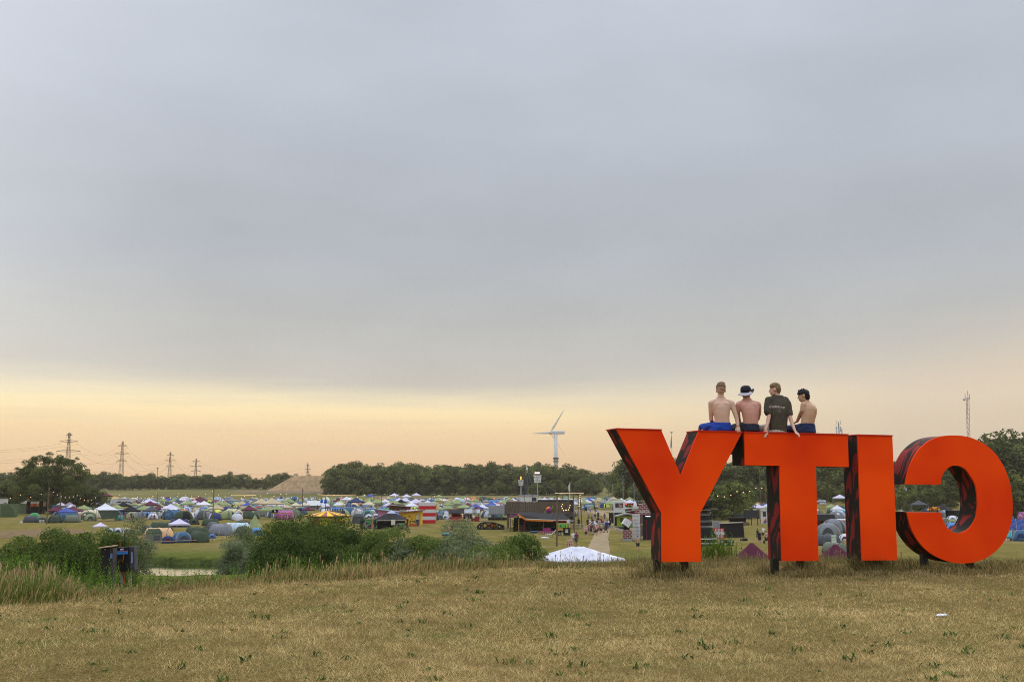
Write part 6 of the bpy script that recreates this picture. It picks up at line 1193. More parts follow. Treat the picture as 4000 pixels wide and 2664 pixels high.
# white canopy right behind the crest, and the purple ones
def crest_canopies():
    def big(px,D,wpx,toprow,ridge,c,label,wrow):
        base=W(px,D); s=mpp(D); t=thing('pop_up_canopy',base,label,'canopy',face(base,.03)); zt=P(px,toprow,D).z-base.z; ze=P(px,wrow,D).z-base.z; w=wpx*s/2; rs=[]; d=w*.55
        def rc(u,z,sag=0):
            a,b=ridge*s/2*u+w*(1-u),d*(1-u)+.05*u; pts=[]
            for k in range(24):
                th=k/24*4; q=int(th); f=th-q; x,y=[(-1+2*f,-1),(1,-1+2*f),(1-2*f,1),(-1,1-2*f)][q]; pts.append((x*a,y*b,z-sag*(1-abs(x if q%2==0 else y))*.12+.02*math.sin(k*2.1)))
            return pts
        rs.append(rc(0,ze-.28,0)); rs.append(rc(0,ze,0))
        for k in range(1,7): u=k/6; rs.append(rc(u,ze+(zt-ze)*(u**1.12),(1-u)*2))
        MB().rings(rs,cap=False).build('roof',fab(c),t,True)
        for x in(-.97,.97):
            for y in(-.97,.97): MB().tube((x*w,y*d,0),(x*w,y*d,ze-.02),.03,n=6).build('leg',GRY,t)
        return t
    big(2257,68,366,2134,44,'white','large white double-peaked canopy just behind the crest of the slope',2185)
    big(2946,64,190,2121,10,'maroon','plum canopy peak rising behind the crest between Y and T',2196); big(3276,62,190,2126,10,'maroon','plum canopy peak rising behind the crest between T and I',2198)
    D=60; g=W(2990,D); t=dome(g,'lilac white','low pale lilac tent beside the plum canopy, left of T',face(g),2.3,True,'pale grey'); t.scale=(1.9,1.5,1.15)
    g=W(3190,62); t=dome(g,'lilac white','low white tent just right of the T foot',face(g),1.2,True,'pale grey')
    g=W(2512,56); t=tunnel(g,'pale grey','grey and orange tent with black hoops close behind the crest, left of Y',face(g,.25),1.0,True,'black'); bx(t,'orange_panel',(.3,-2.2,.6),(1.3,.05,.8),fab('orange')); s=mpp(56); t.scale=(.95,.8,.85)
    # black tip on the plum canopy
crest_canopies()
def marquee():
    g=put(482,1974); s=mpp(g.y); t=thing('marquee',g,'big white marquee with black writing and pictures on its roof','marquee',face(g,.0)); w=106*s; h=20*s; wl=8*s
    MB().prism([(-.5*w,wl),(-.40*w,wl+h*.95),(.40*w,wl+h*.95),(.5*w,wl)],'y',-.05,5.2).build('roof',WHT,t); bx(t,'valance',(0,-.1,wl-.1),(w,.06,.35),fab('pale grey'))
    for x in(-.49,-.25,0,.25,.49): bx(t,'leg',(x*w,.1,wl/2),(.08,.08,wl),GRY)
    text('Provestationen',.72,DGR,t,(0,-.14,wl+h*.80),name='roof_lettering',sx=.95)
    for x,hh in((-.22,.16),(-.14,.30),(-.02,.22),(.08,.24),(.19,.18),(-.08,.12)): MB().prism([(x*w-.7,wl+h*.15),(x*w+.7,wl+h*.15),(x*w+.3,wl+h*(.15+hh)),(x*w-.2,wl+h*(.12+hh))],'y',-.12,-.07).build('printed_figure',BLK,t)
    for x in(-.36,.36): bx(t,'frame_line',(x*w,-.10,wl+h*.42),(.10,.03,h*.75),BLK)
    g=put(1232,1990); s=mpp(g.y); t=thing('party_tent',g,'long white party tent with arched windows beside the blue-roofed tower','marquee',face(g)); w=60*s; h=16*s
    bx(t,'wall',(0,1.5,h/2),(w*.96,3,h),WHT); roof_gable(t,w,3.4,h,1.5,.15,WHT)
    for x in(-.28,-.08,.12,.34): bx(t,'window',(x*w,-.03,h*.55),(w*.12,.05,h*.5),paint('clear_window',(.30,.33,.38)))
    g=put(2062,1986); 
marquee()
# ---------------------------------------------------------------- distant people
def small_person(pose):
    """one continuous body with separate clothes and hair; 1.75 m tall"""
    b=MB();sh=MB();st=MB();hr=MB(); L=lambda mb,ps,rs:limb(mb,[Vector(p) for p in ps],rs)
    hip=.93; stride=dict(stand=(.02,-.02),walk=(.26,-.24),stroll=(-.16,.18),wide=(.12,-.30),arms=(.03,-.05)).get(pose,(0,0))
    if pose=='sit':
        hz=.42; 
        for k,sx in((0,-1),(1,1)): L(b,[(sx*.10,0,hz),(sx*.14,.42,hz+.02),(sx*.14,.46,.06)],[.085,.06,.045]); L(b,[(sx*.14,.44,.05),(sx*.15,.58,.04)],[.045,.035]); L(sh,[(sx*.10,0,hz),(sx*.13,.30,hz+.02)],[.11,.085])
        z0=hz
    else:
        for k,sx in((0,-1),(1,1)):
            f=stride[k]; L(b,[(sx*.095,0,hip-.02),(sx*.10,f*.55+.03,.50),(sx*.10,f,.08)],[.088,.062,.042]); L(b,[(sx*.10,f,.05),(sx*.115,f+.15,.035)],[.045,.035]); L(sh,[(sx*.095,0,hip),(sx*.105,f*.5+.03,.56)],[.115,.095])
        z0=hip
    zs=z0+.50
    L(b,[(0,0,z0),(0,.01,z0+.25),(0,-.01,zs-.06)],[.135,.125,.15]); L(b,[(-.15,0,zs-.03),(.15,0,zs-.03)],[.07,.07]); L(b,[(0,0,zs),(0,.015,zs+.13)],[.055,.05])
    b.ell((0,.02,zs+.235),(.078,.095,.118),12,9); b.ell((0,.115,zs+.215),(.015,.02,.02),6,5)
    am={'walk':(-.18,.20),'stroll':(.16,-.14),'wide':(.2,-.2)}.get(pose,(.06,.04))
    if pose=='arms': A=[[(-.18,0,zs-.03),(-.30,.05,zs-.26),(-.16,.18,zs-.10)],[(.18,0,zs-.03),(.34,.05,zs-.22),(.24,.16,zs+.06)]]
    else: A=[[(sx*.19,0,zs-.03),(sx*.25,am[k]*.3,zs-.33),(sx*.24,am[k]+.06,zs-.58)] for k,sx in((0,-1),(1,1))]
    for a in A: L(b,a,[.058,.042,.032]); b.ell(Vector(a[2])+Vector((0,.02,-.06)),(.03,.035,.065),8,6); L(st,[a[0],Vector(a[0]).lerp(Vector(a[1]),.62)],[.075,.065])
    L(st,[(0,0,z0+.03),(0,.01,z0+.25),(0,-.01,zs-.05)],[.155,.148,.165]); L(st,[(-.15,0,zs-.03),(.15,0,zs-.03)],[.078,.078])
    sh.ell((0,0,z0),(.165,.13,.10),10,7); hr.ell((0,-.005,zs+.265),(.088,.10,.105),12,8)
    f=lambda m,v,n:remesh(m,v,2,n,)
    r=[]
    for m,v,n in((b,.022,'body'),(st,.026,'shirt'),(sh,.026,'shorts'),(hr,.026,'hair')):
        me=f(m,v,n); me.materials.append(DM); r.append(me)
    return r
POSES={k:small_person(k) for k in('stand','walk','stroll','wide','arms','sit')}
SKN=[mat('skin_far_a',(.42,.25,.17),.6,.05,5),mat('skin_far_b',(.34,.19,.12),.6,.05,5),mat('skin_far_c',(.10,.055,.035),.6,.05,5)]
CLO={'white':(.62,.62,.64),'black':(.015,.015,.018),'navy':(.02,.03,.10),'grey':(.20,.20,.21),'blue':(.05,.12,.35),'maroon':(.12,.03,.05),'beige':(.36,.29,.20),'dark green':(.03,.06,.035),'red':(.35,.03,.04),'pink':(.5,.25,.25),'denim':(.06,.10,.20)}
HAI=[mat('hair_dark',(.02,.014,.010),.8,.1,9),mat('hair_brown',(.07,.04,.02),.8,.1,9),mat('hair_blond',(.30,.20,.09),.8,.1,9)]
def cloth(c): return mat('cloth_'+c.replace(' ','_'),CLO[c],.85,.12,4)
def person(pos,pose,shirt,bottom,label,rz=0,sk=0,ha=0,group=None,s=1):
    t=thing('person',pos,label,'person',rz,group,s); me=POSES[pose]
    inst('body',me[0],t,[SKN[sk]]); inst('shorts',me[2],t,[cloth(bottom)]); inst('hair',me[3],t,[HAI[ha]])
    if shirt: inst('shirt',me[1],t,[cloth(shirt)])
    return t
def H_(px,py,pose,shirt,bottom,label,rz=0,sk=0,ha=0,group=None,s=1): g=G(px,py,60); return person(g,pose,shirt,bottom,label,face(g,rz),sk,ha,group,s)
W1='walkers in the crowd on the dirt path'
H_(2240,2128,'stroll','white','grey','man in a white top with a blue sash and grey shorts, left of the pair',R(180),0,0); H_(2252,2129,'walk','maroon','dark green','person in a maroon shirt and dark trousers with a raised arm, right of the pair',R(170),2,0)
H_(2289,2099,'walk','pink','black','woman in a pinkish jacket and black shorts in front of the crowd',R(180),0,1); H_(2261,2058,'stand','black','black','woman in a black dress walking beside the wooden poles',R(20),0,0)
H_(2492,2150,'stroll',None,'black','shirtless man in black shorts walking by the white container door',R(0),0,1)
H_(2221,2160-22,'sit',None,'navy','dark-haired sunbather just left of the white canopy',R(200),0,0); H_(2233,2160-23,'sit',None,'beige','fair-haired sunbather just left of the white canopy',R(170),0,2)
crowd=[(2300,2073,'black','maroon',1),(2306,2078,'beige','black',0),(2312,2086,'black','beige',0),(2318,2080,'grey','black',1),(2309,2088,'maroon','black',0),(2322,2070,'white','black',0),(2326,2076,'white','denim',1),(2334,2082,'beige','black',0),(2337,2084,None,'black',1),(2331,2066,'maroon','navy',0),(2315,2062,'black','navy',0),(2346,2074,'grey','black',1),(2352,2077,'grey','denim',0),(2358,2078,'grey','black',0),(2363,2072,'white','black',1),(2368,2074,'navy','black',0),(2373,2074,'navy','denim',0),(2376,2066,'white','black',1),(2382,2072,'black','grey',0),(2385,2062,'black','black',1),(2299,2034,'grey','black',0),(2313,2036,'beige','black',1),(2325,2034,'navy','blue',0),(2337,2028,'black','black',1),(2362,2034,'maroon','denim',0),(2325,2003,'black','maroon',0),(2322,1994,'black','black',1),(2328,1992,'white','black',0),(2335,1992,'white','black',1),(2306,2003,'pink','blue',0),(2343,2068,'grey','black',0),(2296,2062,'black','black',1),(2328,2012,'blue','white',1),(2341,2062,'white','grey',0),(2306,2066,'white','navy',1),(2349,2084,'beige','black',1),(2330,2090,'pink','black',0),(2314,2074,'navy','black',1),(2356,2066,'maroon','black',0),(2366,2064,'white','grey',1),(2337,2052,'black','denim',0),(2348,2054,'red','black',1),(2320,2050,'beige','navy',0),(2374,2056,'grey','black',1),(2303,2084,None,'denim',0)]
seen={}
for i,(px,py,c,b,k) in enumerate(crowd):
    nm='shirtless' if c is None else ('wearing a %s top'%c); key=(nm,b); n=seen.get(key,0); seen[key]=n+1
    row='front of the crowd' if py>2076 else 'middle of the crowd' if py>2056 else 'back of the crowd' if py>2020 else 'far up the path'
    dsf='left side' if px<2318 else 'centre' if px<2346 else 'right side'
    H_(px,py,('walk','stroll','wide','stand')[i%4],c,b,'walker %s and %s bottoms, %s, %s'%(nm,b,row,dsf),R((0,180)[k])+random.uniform(-.4,.4),i%2,i%3,W1,random.uniform(.94,1.05))
def pushchair(px,py,l):
    t,s=site('pushchair',l,'pushchair',px,py,0); MB().prism([(-.25,.45),(.25,.40),(.32,.95),(-.2,.70)],'y',-.22,.22).build('seat',BLK,t)
    for x in(-.3,.3):
        for y in(-.22,.22): MB().tube((x,y-.02,.12),(x,y+.02,.12),.12,n=10).build('wheel',DGR,t)
    for y in(-.22,.22): MB().tube((-.3,y,.12),(.1,y,.6),.02,n=5).tube((.1,y,.6),(-.45,y,1.0),.02,n=5).build('frame',GRY,t)
pushchair(2324,2089,'grey pushchair with visible wheels in the front of the crowd'); pushchair(2366,2080,'black trolley pulled by the right group of walkers')
G2='group standing between Y and T'
H_(2960,2112,'stand','black','black','woman in black, leftmost of the standing group between Y and T',R(60),0,1,G2); H_(2982,2103,'arms','white','black','man in a white T-shirt facing the camera side between Y and T',R(190),0,0,G2); H_(2968,2124,'stand','black','black','person in black seen from behind between Y and T',R(0),0,2,G2); H_(2994,2126,'stand',None,'black','shirtless person in black shorts close to the T edge',R(10),0,0,G2)
H_(2956,2032,'stand','red','black','person in a red top by the small sign near the kiosk',R(90),0,0)
H_(898,2088,'wide','beige','black','person in a pale shirt and black shorts beside the silvery pond bush',R(160),0,1); H_(962,2072,'stand',None,'white','shirtless person in white shorts between dark tent and blue tent',R(20),0,0)
H_(730,2012,'stand',None,'black','shirtless person in black shorts in front of the orange tent',R(0),0,1); H_(751,2014,'sit','black','black','person in black bending over by the yellow tent',R(90),0,0); H_(813,2018,'stroll','white','black','person in white walking left of the tall dark pole',R(80),0,1); H_(838,2018,'stand',None,'white','shirtless person in pale shorts right of the tall dark pole',R(0),0,0); H_(859,2020,'stand',None,'maroon','shirtless person in maroon shorts in front of the green dome',R(0),1,1); H_(868,2020,'stand','grey','maroon','person in grey beside the one in maroon shorts',R(180),0,0); H_(898,2020,'walk',None,'navy','shirtless person walking before the white-sided dome',R(0),0,2); H_(919,2021,'stroll','black','black','person in black carrying things, left of two',R(90),0,0); H_(931,2022,'walk','white','black','person in a white shirt, right of two by the dark green dome',R(90),0,1)
H_(485,2034,'stand','pink','beige','person with bare chest look standing left under the black canopy',R(0),0,0); H_(505,2032,'sit','beige','black','person seated in the middle under the black canopy',R(180),0,0); H_(520,2032,'sit','navy','black','person seated right under the black canopy',R(120),1,0); H_(512,2030,'stand','maroon','black','person standing behind the table under the black canopy',R(180),0,1); H_(557,2028,'stand','blue','grey','person with a bright blue backpack left of the grey canopy',R(0),0,0); H_(574,2028,'stand','navy','navy','tall person in blue under the grey canopy',R(20),0,0); H_(590,2030,'sit','white','beige','pale-dressed person seated under the grey canopy',R(90),0,2); H_(602,2030,'sit','black','black','dark-dressed person seated under the grey canopy',R(-90),0,0)
H_(1024+10,2020,'stand','white','beige','person in pale clothes standing right of the sand canopies',R(0),0,2) if False else None
H_(1118,2020,'stand','pink','beige','person standing right below the sand canopy frame',R(0),0,1); H_(1124,2021,'walk',None,'beige','shirtless person walking right of the timber frame',R(0),0,2); H_(1073,2018,'stand','blue','navy','person in a turquoise top under the sand canopy',R(0),0,0); H_(1173,2003,'stand','white','white','person all in white by the dark pole',R(0),0,1); H_(1425,1998,'stand',None,'beige','shirtless person by the navy walled canopy, left of two',R(0),0,0); H_(1440,1998,'stand',None,'black','shirtless person by the navy walled canopy, right of two',R(0),0,1)
H_(1352,1998,'stand',None,'black','shirtless person beside the castle stage',R(0),0,1); H_(1722,1996,'stand','maroon','black','person in dark red behind the striped block',R(0),0,1); H_(1746,1990,'stand','black','black','person in black by the cream canopy',R(0),0,0)
for i,(px,py,c,b,l) in enumerate(((1800,2034,'pink','beige','leftmost guest sitting on the veranda rail of the porch hut'),(1815,2035,'grey','black','guest in grey in the middle of the porch hut'),(1830,2036,'maroon','black','guest in maroon at the porch hut rail'),(1838,2036,'black','black','guest in black at the porch hut, fourth along'),(1850,2040,'white','black','guest in pale top in front of the porch hut'))): H_(px,py,('stand','arms')[i%2],c,b,l,R(180),0,i%3,'guests of the porch hut')
H_(1751,2080,'sit',None,'red','shirtless person sitting on the grass left of the silvery willow',R(180),0,2); H_(1765,2078,'sit','black','black','person in black sitting on the grass left of the silvery willow',R(90),0,0)
for i,(px,py,c,b,l) in enumerate(((2276,1996,'white','black','person in white by the dark stall board at the path head'),(2284,1990,'black','denim','person in black by the stall board at the path head'),(2295,1988,'beige','black','person in beige at the path head, right of the board'),(2286,1984,'grey','black','person in grey farther back at the path head'),(2388,2042,'black','black','person in black against the portable toilet left of the green shed'))): H_(px,py,'stand',c,b,l,R(180*(i%2)),0,i%3)
for i,(px,py,c,b) in enumerate(((120,1995,'beige','black'),(128,1996,'black','beige'),(148,1996,'beige','grey'),(157,1996,'white','black'),(166,1997,'grey','beige'),(178,1994,'beige','beige'),(196,1994,'beige','black'),(206,1996,'white','black'),(214,1990,'red','black'),(250,1992,'orange' if False else 'beige','black'),(300,1988,'pink','beige'),(318,1988,'white','black'),(350,1986,'black','beige'),(371,1986,'beige','navy'),(396,1985,'pink','black'),(440,1984,'beige','beige'),(640,1990,'beige','black'),(660,1988,None,'black'),(775,1978,None,'navy'),(1240,1992,'navy','black'),(3560,1972,'black','navy'),(3582,1998,'black','black'))):
    H_(px,py,('stand','walk','arms')[i%3],c,b,'%s person in %s bottoms standing %s'%('bare-chested' if c is None else c+'-topped',b,'among the stalls at the far left' if px<220 else 'under the olive canopies at left' if px<450 else 'among the left field tents' if px<1000 else 'by the party tent' if px<1300 else 'in the C opening'),R(180*(i%2)),i%2,i%3,'camp visitors')
# ---------------------------------------------------------------- tent fill
SPOT=[]
def region(px,D):
    s=[(240,'by the left stalls'),(430,'left of the marquee'),(620,'behind the marquee'),(836,'left of the tall dark pole'),(1010,'right of the tall dark pole'),(1240,'below the sand mound'),(1420,'behind the castle stage'),(1640,'left of the striped block'),(1760,'right of the striped block'),(1990,'behind the porch hut'),(2230,'behind the stockade'),(2480,'at the head of the path'),(2700,'behind the letter Y'),(3060,'seen between Y and T'),(3400,'seen between T and I'),(3950,'seen through the C'),(9999,'at the right edge')]
    for a,b in s:
        if px<a: r=b; break
    return r,('front rows' if D<265 else 'middle rows' if D<320 else 'rear rows' if D<380 else 'farthest rows')
def fill():
    rd=random.Random(11); items=[]
    blocked=[(1215,1400,0,276),(424,542,296,392),(1192,1268,270,345),(1395,1640,0,232),(1636,1710,0,238),(1756,1885,0,245),(1840,2000,0,258),(1980,2230,0,250),(2290,2345,0,345),(2235,2480,0,325)]
    far=lambda px:[420,430,430,440][int(px/10)%4]
    def lo(px):
        return float(np.interp(px,[230,240,420,450,620,850,1000,1060,1240,1400,1640,1760,1880,1990,2230,2235,2400,2480],[330,232,240,246,250,246,246,250,255,250,245,245,262,262,262,330,332,330]))
    D=236.
    while D<432:
        x0,x1=W(232,D).x,W(2470,D).x; x=x0+rd.uniform(0,3)
        while x<x1:
            y=D+rd.uniform(-2.2,2.2); px=2000+x*FPX/y*1.0; step=rd.uniform(3.3,5.8)
            if y>lo(px) and not any(a<px<b and c<y<d for a,b,c,d in blocked) and all((x-a)**2+(y-b)**2>(r+1.0)**2 for a,b,r in OCC) and rd.random()<.93:
                items.append((x,y,px))
            x+=step
        D+=5.6+ (D-236)*.022
    for px0,px1,d0,d1 in((2740,3040,262,300),(3180,3340,255,300),(3930,4060,255,300)):
        d=d0
        while d<d1:
            x=W(px0,d).x
            while x<W(px1,d).x:
                y=d+rd.uniform(-1.5,1.5)
                if all((x-a)**2+(y-b)**2>(r+.9)**2 for a,b,r in OCC): items.append((x,y,2000+x*FPX/y))
                x+=rd.uniform(4,6.5)
            d+=8
    items.sort(key=lambda a:a[1]); out=[]; nt=nc=0
    TC=['olive green']*4+['dark green']*4+['grey-green']*5+['navy blue']*4+['blue']*2+['olive green']*2+['sand','tan']+['grey']*6+['dark grey']*5+['pale grey']*4+['petrol blue']*3+['white']*3+['teal','orange','magenta','red','lime yellow','cream','pale blue','bright blue','green','tan']
    CC=['olive green']*11+['lilac white']*4+['maroon']*3+['white']*2+['royal blue']+['black','dark grey','sand','cream','grey']
    rest=[]
    for x,y,px in items:
        q=rd.random(); pc=.20 if y<300 else .36
        if 2230<px<2480: pc=.55
        if q<pc and nc<150: k='canopy'; c=rd.choice(CC); nc+=1
        elif nt<200: k='tunnel' if rd.random()<.33 else 'dome'; c=rd.choice(TC); nt+=1
        else: rest.append((x,y,rd.choice(TC))); continue
        out.append((k,c,x,y,px))
    grp={}
    for it in out: r=region(it[4],it[3]); grp.setdefault((it[0],it[1],r),[]).append(it)
    ordn=['leftmost','second from the left','third from the left','fourth from the left','fifth from the left','sixth from the left','seventh from the left','eighth from the left','ninth from the left','tenth from the left','eleventh from the left','twelfth from the left']
    for (k,c,r),L in grp.items():
        L.sort(key=lambda a:a[4])
        for i,(k,c,x,y,px) in enumerate(L):
            kn={'canopy':'pop-up canopy','tunnel':'tunnel tent','dome':'dome tent'}[k]; tot=len(L)
            o_='' if tot==1 else ', '+(ordn[i] if i<tot-1 else 'rightmost'); lab='%s %s %s, %s%s'%(c,kn,r[0],r[1],o_)
            pos=Vector((x,y,float(terr(x,y)))); rz=rd.uniform(-3.1,3.1); g={'canopy':'pop-up canopies of the tent field','tunnel':'tunnel tents of the tent field','dome':'dome tents of the tent field'}[k]
            if k=='canopy': canopy(pos,c,lab,rd.uniform(-.4,.4),rd.uniform(.9,1.1),False,1 if rd.random()<.7 else 1.4,g)
            elif k=='dome': dome(pos,c,lab,rz,rd.uniform(1.1,1.65),False,None,g,rd.uniform(.9,1.15),rd.uniform(.9,1.4))
            else: tunnel(pos,c,lab,rz,rd.uniform(.85,1.2),False,None,g,rd.uniform(.6,1.1))
    # beyond the 300 largest: one mass
    mb=MB(); cols=sorted(set(c for _,_,c in rest)); dm=DOME
    base=[v.co.copy() for v in dm.vertices]; fs=[tuple(p.vertices) for p in dm.polygons]; mi=[p.material_index for p in dm.polygons]
    for x,y,c in rest:
        s=rd.uniform(1.0,1.5); sx=s*rd.uniform(.9,1.5); a=rd.uniform(0,3); z=float(terr(x,y)); ca,sa=math.cos(a),math.sin(a)
        mb.add([(x+ca*v.x*sx-sa*v.y*s,y+sa*v.x*sx+ca*v.y*s,z+v.z*s) for v in base],fs,cols.index(c)); ac=rd.randrange(len(cols)); mb.m[-len(mi):]=[cols.index(c) if q==0 else ac for q in mi]
    if rest:
        o=mb.build('far_tents',[fab(c) for c in cols]); tag(o,'mass of small tents in the farthest rows of the field','tents',kind='stuff')
    print('FILL',nt,nc,len(rest))
fill()
# ---------------------------------------------------------------- stalls at the left, objects around the path and behind the letters
def left_stalls():
    for px,w,h,l,c in((28,76,50,'green plank fence panel, longer left part','#5a6a4c'),(86,54,38,'green plank fence panel, right part in front of the posters','#64725a')):
        t,s=site('plank_fence',l,'fence',px,2018 if px<50 else 2006,0); w*=s;h*=s
        n=14
        for i in range(0,n,2): bx(t,'panel',(-w/2+w*(i+1)/n,0,h/2),(w*2/n-.03,.08,h),paint('fence_'+c[1:],c,.2))
        bx(t,'rail',(0,-.07,h*.92),(w,.06,.12),paint('fence_'+c[1:],c,.2))
    t,s=site('tarpaulin','dark green tarpaulin hanging low at the end of the plank fence','tarpaulin',40,2020,0); MB().prism([(-34*s,0),(20*s,0),(6*s,36*s),(-8*s,44*s),(-34*s,44*s)],'y',0,.3).build('sheet',paint('dark_green_tarp','#46553a'),t)
    t,s=site('blue_barrel_stack','pale blue plastic containers by the green fence','containers',52,2012,0); MB().ell((0,0,.9),(.55,.5,.9),10,8).build('lower_barrel',paint('sky_blue_plastic',(.06,.28,.55)),t,True); MB().ell((-.2,0,2.0),(.5,.45,.5),10,8).build('upper_barrel',paint('pale_blue_plastic',(.25,.45,.62)),t,True)
    for px,w,l in((18,20,'white booth with a round black emblem at the left edge'),(2,16,'white booth cut by the left frame edge')):
        t,s=site('booth',l,'booth',px,1990,0,D=322); w*=s; h=53*s; bx(t,'wall',(0,1,h*.5),(w,2,h),paint('booth_white',(.52,.50,.47))); bx(t,'roof',(0,1,h+.1),(w*1.15,2.3,.18),DGR)
        if px>10:
            n=16; MB().prism([(.45*math.cos(2*math.pi*i/n),h*.62+.45*math.sin(2*math.pi*i/n)) for i in range(n)],'y',-.06,-.02).build('emblem',DGR,t); MB().prism([(.2*math.cos(2*math.pi*i/n),h*.62+.2*math.sin(2*math.pi*i/n)) for i in range(n)],'y',-.09,-.065).build('emblem_centre',paint('booth_white',(.52,.50,.47)),t)
    t,s=site('stage_roof','dark low stage with a lit lamp behind the green fence','stage',110,1986,0,D=345); w=120*s; h=47*s; bx(t,'roof',(0,2,h),(w,5,.3),BLK); 
    for x in(-.48,-.15,.2,.48): bx(t,'post',(x*w,0,h/2),(.2,.2,h),BLK)
    bx(t,'back_wall',(0,4.4,h/2),(w,.1,h),paint('stage_dark',(.02,.02,.022))); MB().ell((w*.02,-.1,h+.35),(.5,.2,.18),8,6).build('lamp',WLED,t)
    t,s=site('white_awning','slanting off-white awning left of the poster wall','awning',88,1988,0,D=312); MB().prism([(-22*s,31*s),(18*s,31*s),(22*s,47*s),(12*s,48*s)],'y',0,3).build('canvas',paint('canvas_white',(.50,.48,.44)),t)
    for x in(-20,18): bx(t,'post',(x*s,.2,16*s),(.1,.1,32*s),WOOD)
    t,s=site('poster_wall','wall of orange, red and white posters between black panels','poster wall',138,2002,0,D=305); h=50*s
    for i,x in enumerate((-26,18)): bx(t,'black_panel',(x*s,0,h*.8),(13*s,.1,19*s),BLK)
    cs=['#c8653a','#d9d2c4','#c03a32','#cfcfc8','#d28a58','#e0dcd4','#cc7f4a']
    for i in range(3):
        for j in range(2): bx(t,'poster',((-14+i*10.2)*s,-.02,(33+j*9.6)*s),(9.6*s,.05,9*s),paint('poster%d'%(i*2+j),cs[(i*2+j)%7]))
    bx(t,'poster',(30*s,-.02,h*.75),(9*s,.05,18*s),paint('poster_tan','#c09268'))
    for x in(-30,-18,12,26,36): bx(t,'post',(x*s,.1,h/2),(.14,.14,h),WOOD)
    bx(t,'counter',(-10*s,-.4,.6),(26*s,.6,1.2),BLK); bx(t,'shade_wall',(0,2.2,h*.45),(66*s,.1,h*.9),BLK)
    t,s=site('mural_stall','stall with a blue swirling mural under the royal blue canopy','stall',214,1990,0,D=305); bx(t,'mural_board',(0,0,24*s),(32*s,.1,20*s),mat('blue_mural',(.16,.34,.52),.8,.75,.8)); bx(t,'counter',(0,-.5,.5),(34*s,.5,1.0),DGR)
    for px in(62,77,190,205): 
        t,s=site('white_box','small white box on the grass %s'%('by the dark green tent' if px>180 else 'near the green fence'),'box',px+(0 if px>180 else 20),2041 if px>180 else 2044,0); bx(t,'body',(0,0,.25),(.55,.4,.5),WHT,bevel=.02)
        break
    t,s=site('small_white_sign','small white sign with black mark at the foot of the tilted pole','sign',163,2041,0); bx(t,'board',(0,0,.35),(1.0,.05,.5),WHT); bx(t,'mark',(0,-.04,.35),(.4,.03,.14),BLK); bx(t,'stake',(0,.05,.15),(.05,.05,.3),WOOD)
    t,s=site('white_notice_stand','white notice on a stand left of the tall dark pole','sign',782,2018,0); bx(t,'board',(0,0,.95),(1.3,.06,1.0),WHT); bx(t,'post',(0,.07,.4),(.08,.08,.8),WOOD)
    # timber frame over the sand canopies
    t,s=site('timber_frame','open timber frame around the sand-coloured canopies','frame',1110,2014,0,D=232); 
    for x in(-48,-33,28,43): bx(t,'post',(x*s,0,18*s),(.14,.14,36*s),PINE)
    bx(t,'beam',(-2*s,0,35*s),(96*s,.14,.18),PINE)
    t,s=site('speaker_pair','pair of black speakers on the timber frame','speaker',1072,2014,0,D=232); t.location=t.location+Vector((0,0,37*s)); bx(t,'left_cabinet',(-7*s,0,.3),(.55,.5,.7),BLK,bevel=.03); bx(t,'right_cabinet',(7*s,0,.3),(.55,.5,.7),BLK,bevel=.03)
    # barrier tape at the pond camp
    t=thing('barrier_tape',G(560,2126,60),'thin red and white barrier tape along the pond camp','tape'); o=Vector(t.location); ps=[G(a,b,60)+Vector((0,0,.35)) for a,b in((560,2128),(640,2124),(740,2120),(830,2117),(870,2110),(900,2100),(940,2092))]
    mb=MB().path([p-o for p in ps],.035,4); mb.build('tape',paint('tape_cream',(.40,.30,.20)),t)
    for p in ps: bx(t,'stake',p-o-Vector((0,0,.12)),(.05,.05,.6),WOOD)
    # inflatable figure near the cabin tent
    t,s=site('spotted_backdrop','leaning pale board with dark patches near the castle stage','board',1385,2020,0); MB().prism([(-8*s,0),(6*s,0),(12*s,26*s),(4*s,34*s),(-4*s,22*s)],'y',0,.3).build('board',mat('spotted',(.42,.38,.34),.8,.8,.7),t)
    t,s=site('black_service_box','tall black service box right of the flat white canopy','cabin',1655,1962,0,D=300); bx(t,'body',(0,1,19*s),(24*s,2,30*s),BLK); bx(t,'roof_panel',(2*s,1,36*s),(36*s,2.4,.12),GRY)
    t,s=site('dark_stall_board','dark green stall board at the path head','board',2288,1985,0,D=330); bx(t,'board',(0,0,11*s),(10*s,.1,14*s),paint('dark_green_board',(.015,.035,.022)))
    for x in(-4,4): bx(t,'post',(x*s,.1,9*s),(.12,.12,18*s),WOOD)
    t,s=site('grey_pagoda_hut','dark hut with a grey tent roof right of the stockade','hut',2233,2038,0,D=226); w=32*s; h=28*s; bx(t,'wall',(0,2,h*.5),(w*.8,3,h),paint('hut_grey',(.10,.10,.10))); pyr_roof(t,4,w*.85,h,16*s,FELT,rot=R(45)); 
    for i in range(3): bx(t,'white_item',((-6+i*6)*s,.4,h*.35),(.35,.3,.35),WHT)
    t,s=site('cream_box_hut','cream box-like hut behind the leaning pole','hut',2255,1990,0,D=290); bx(t,'body',(0,1,10*s),(26*s,2,20*s),paint('cream_wall','#a8a089'))
left_stalls()
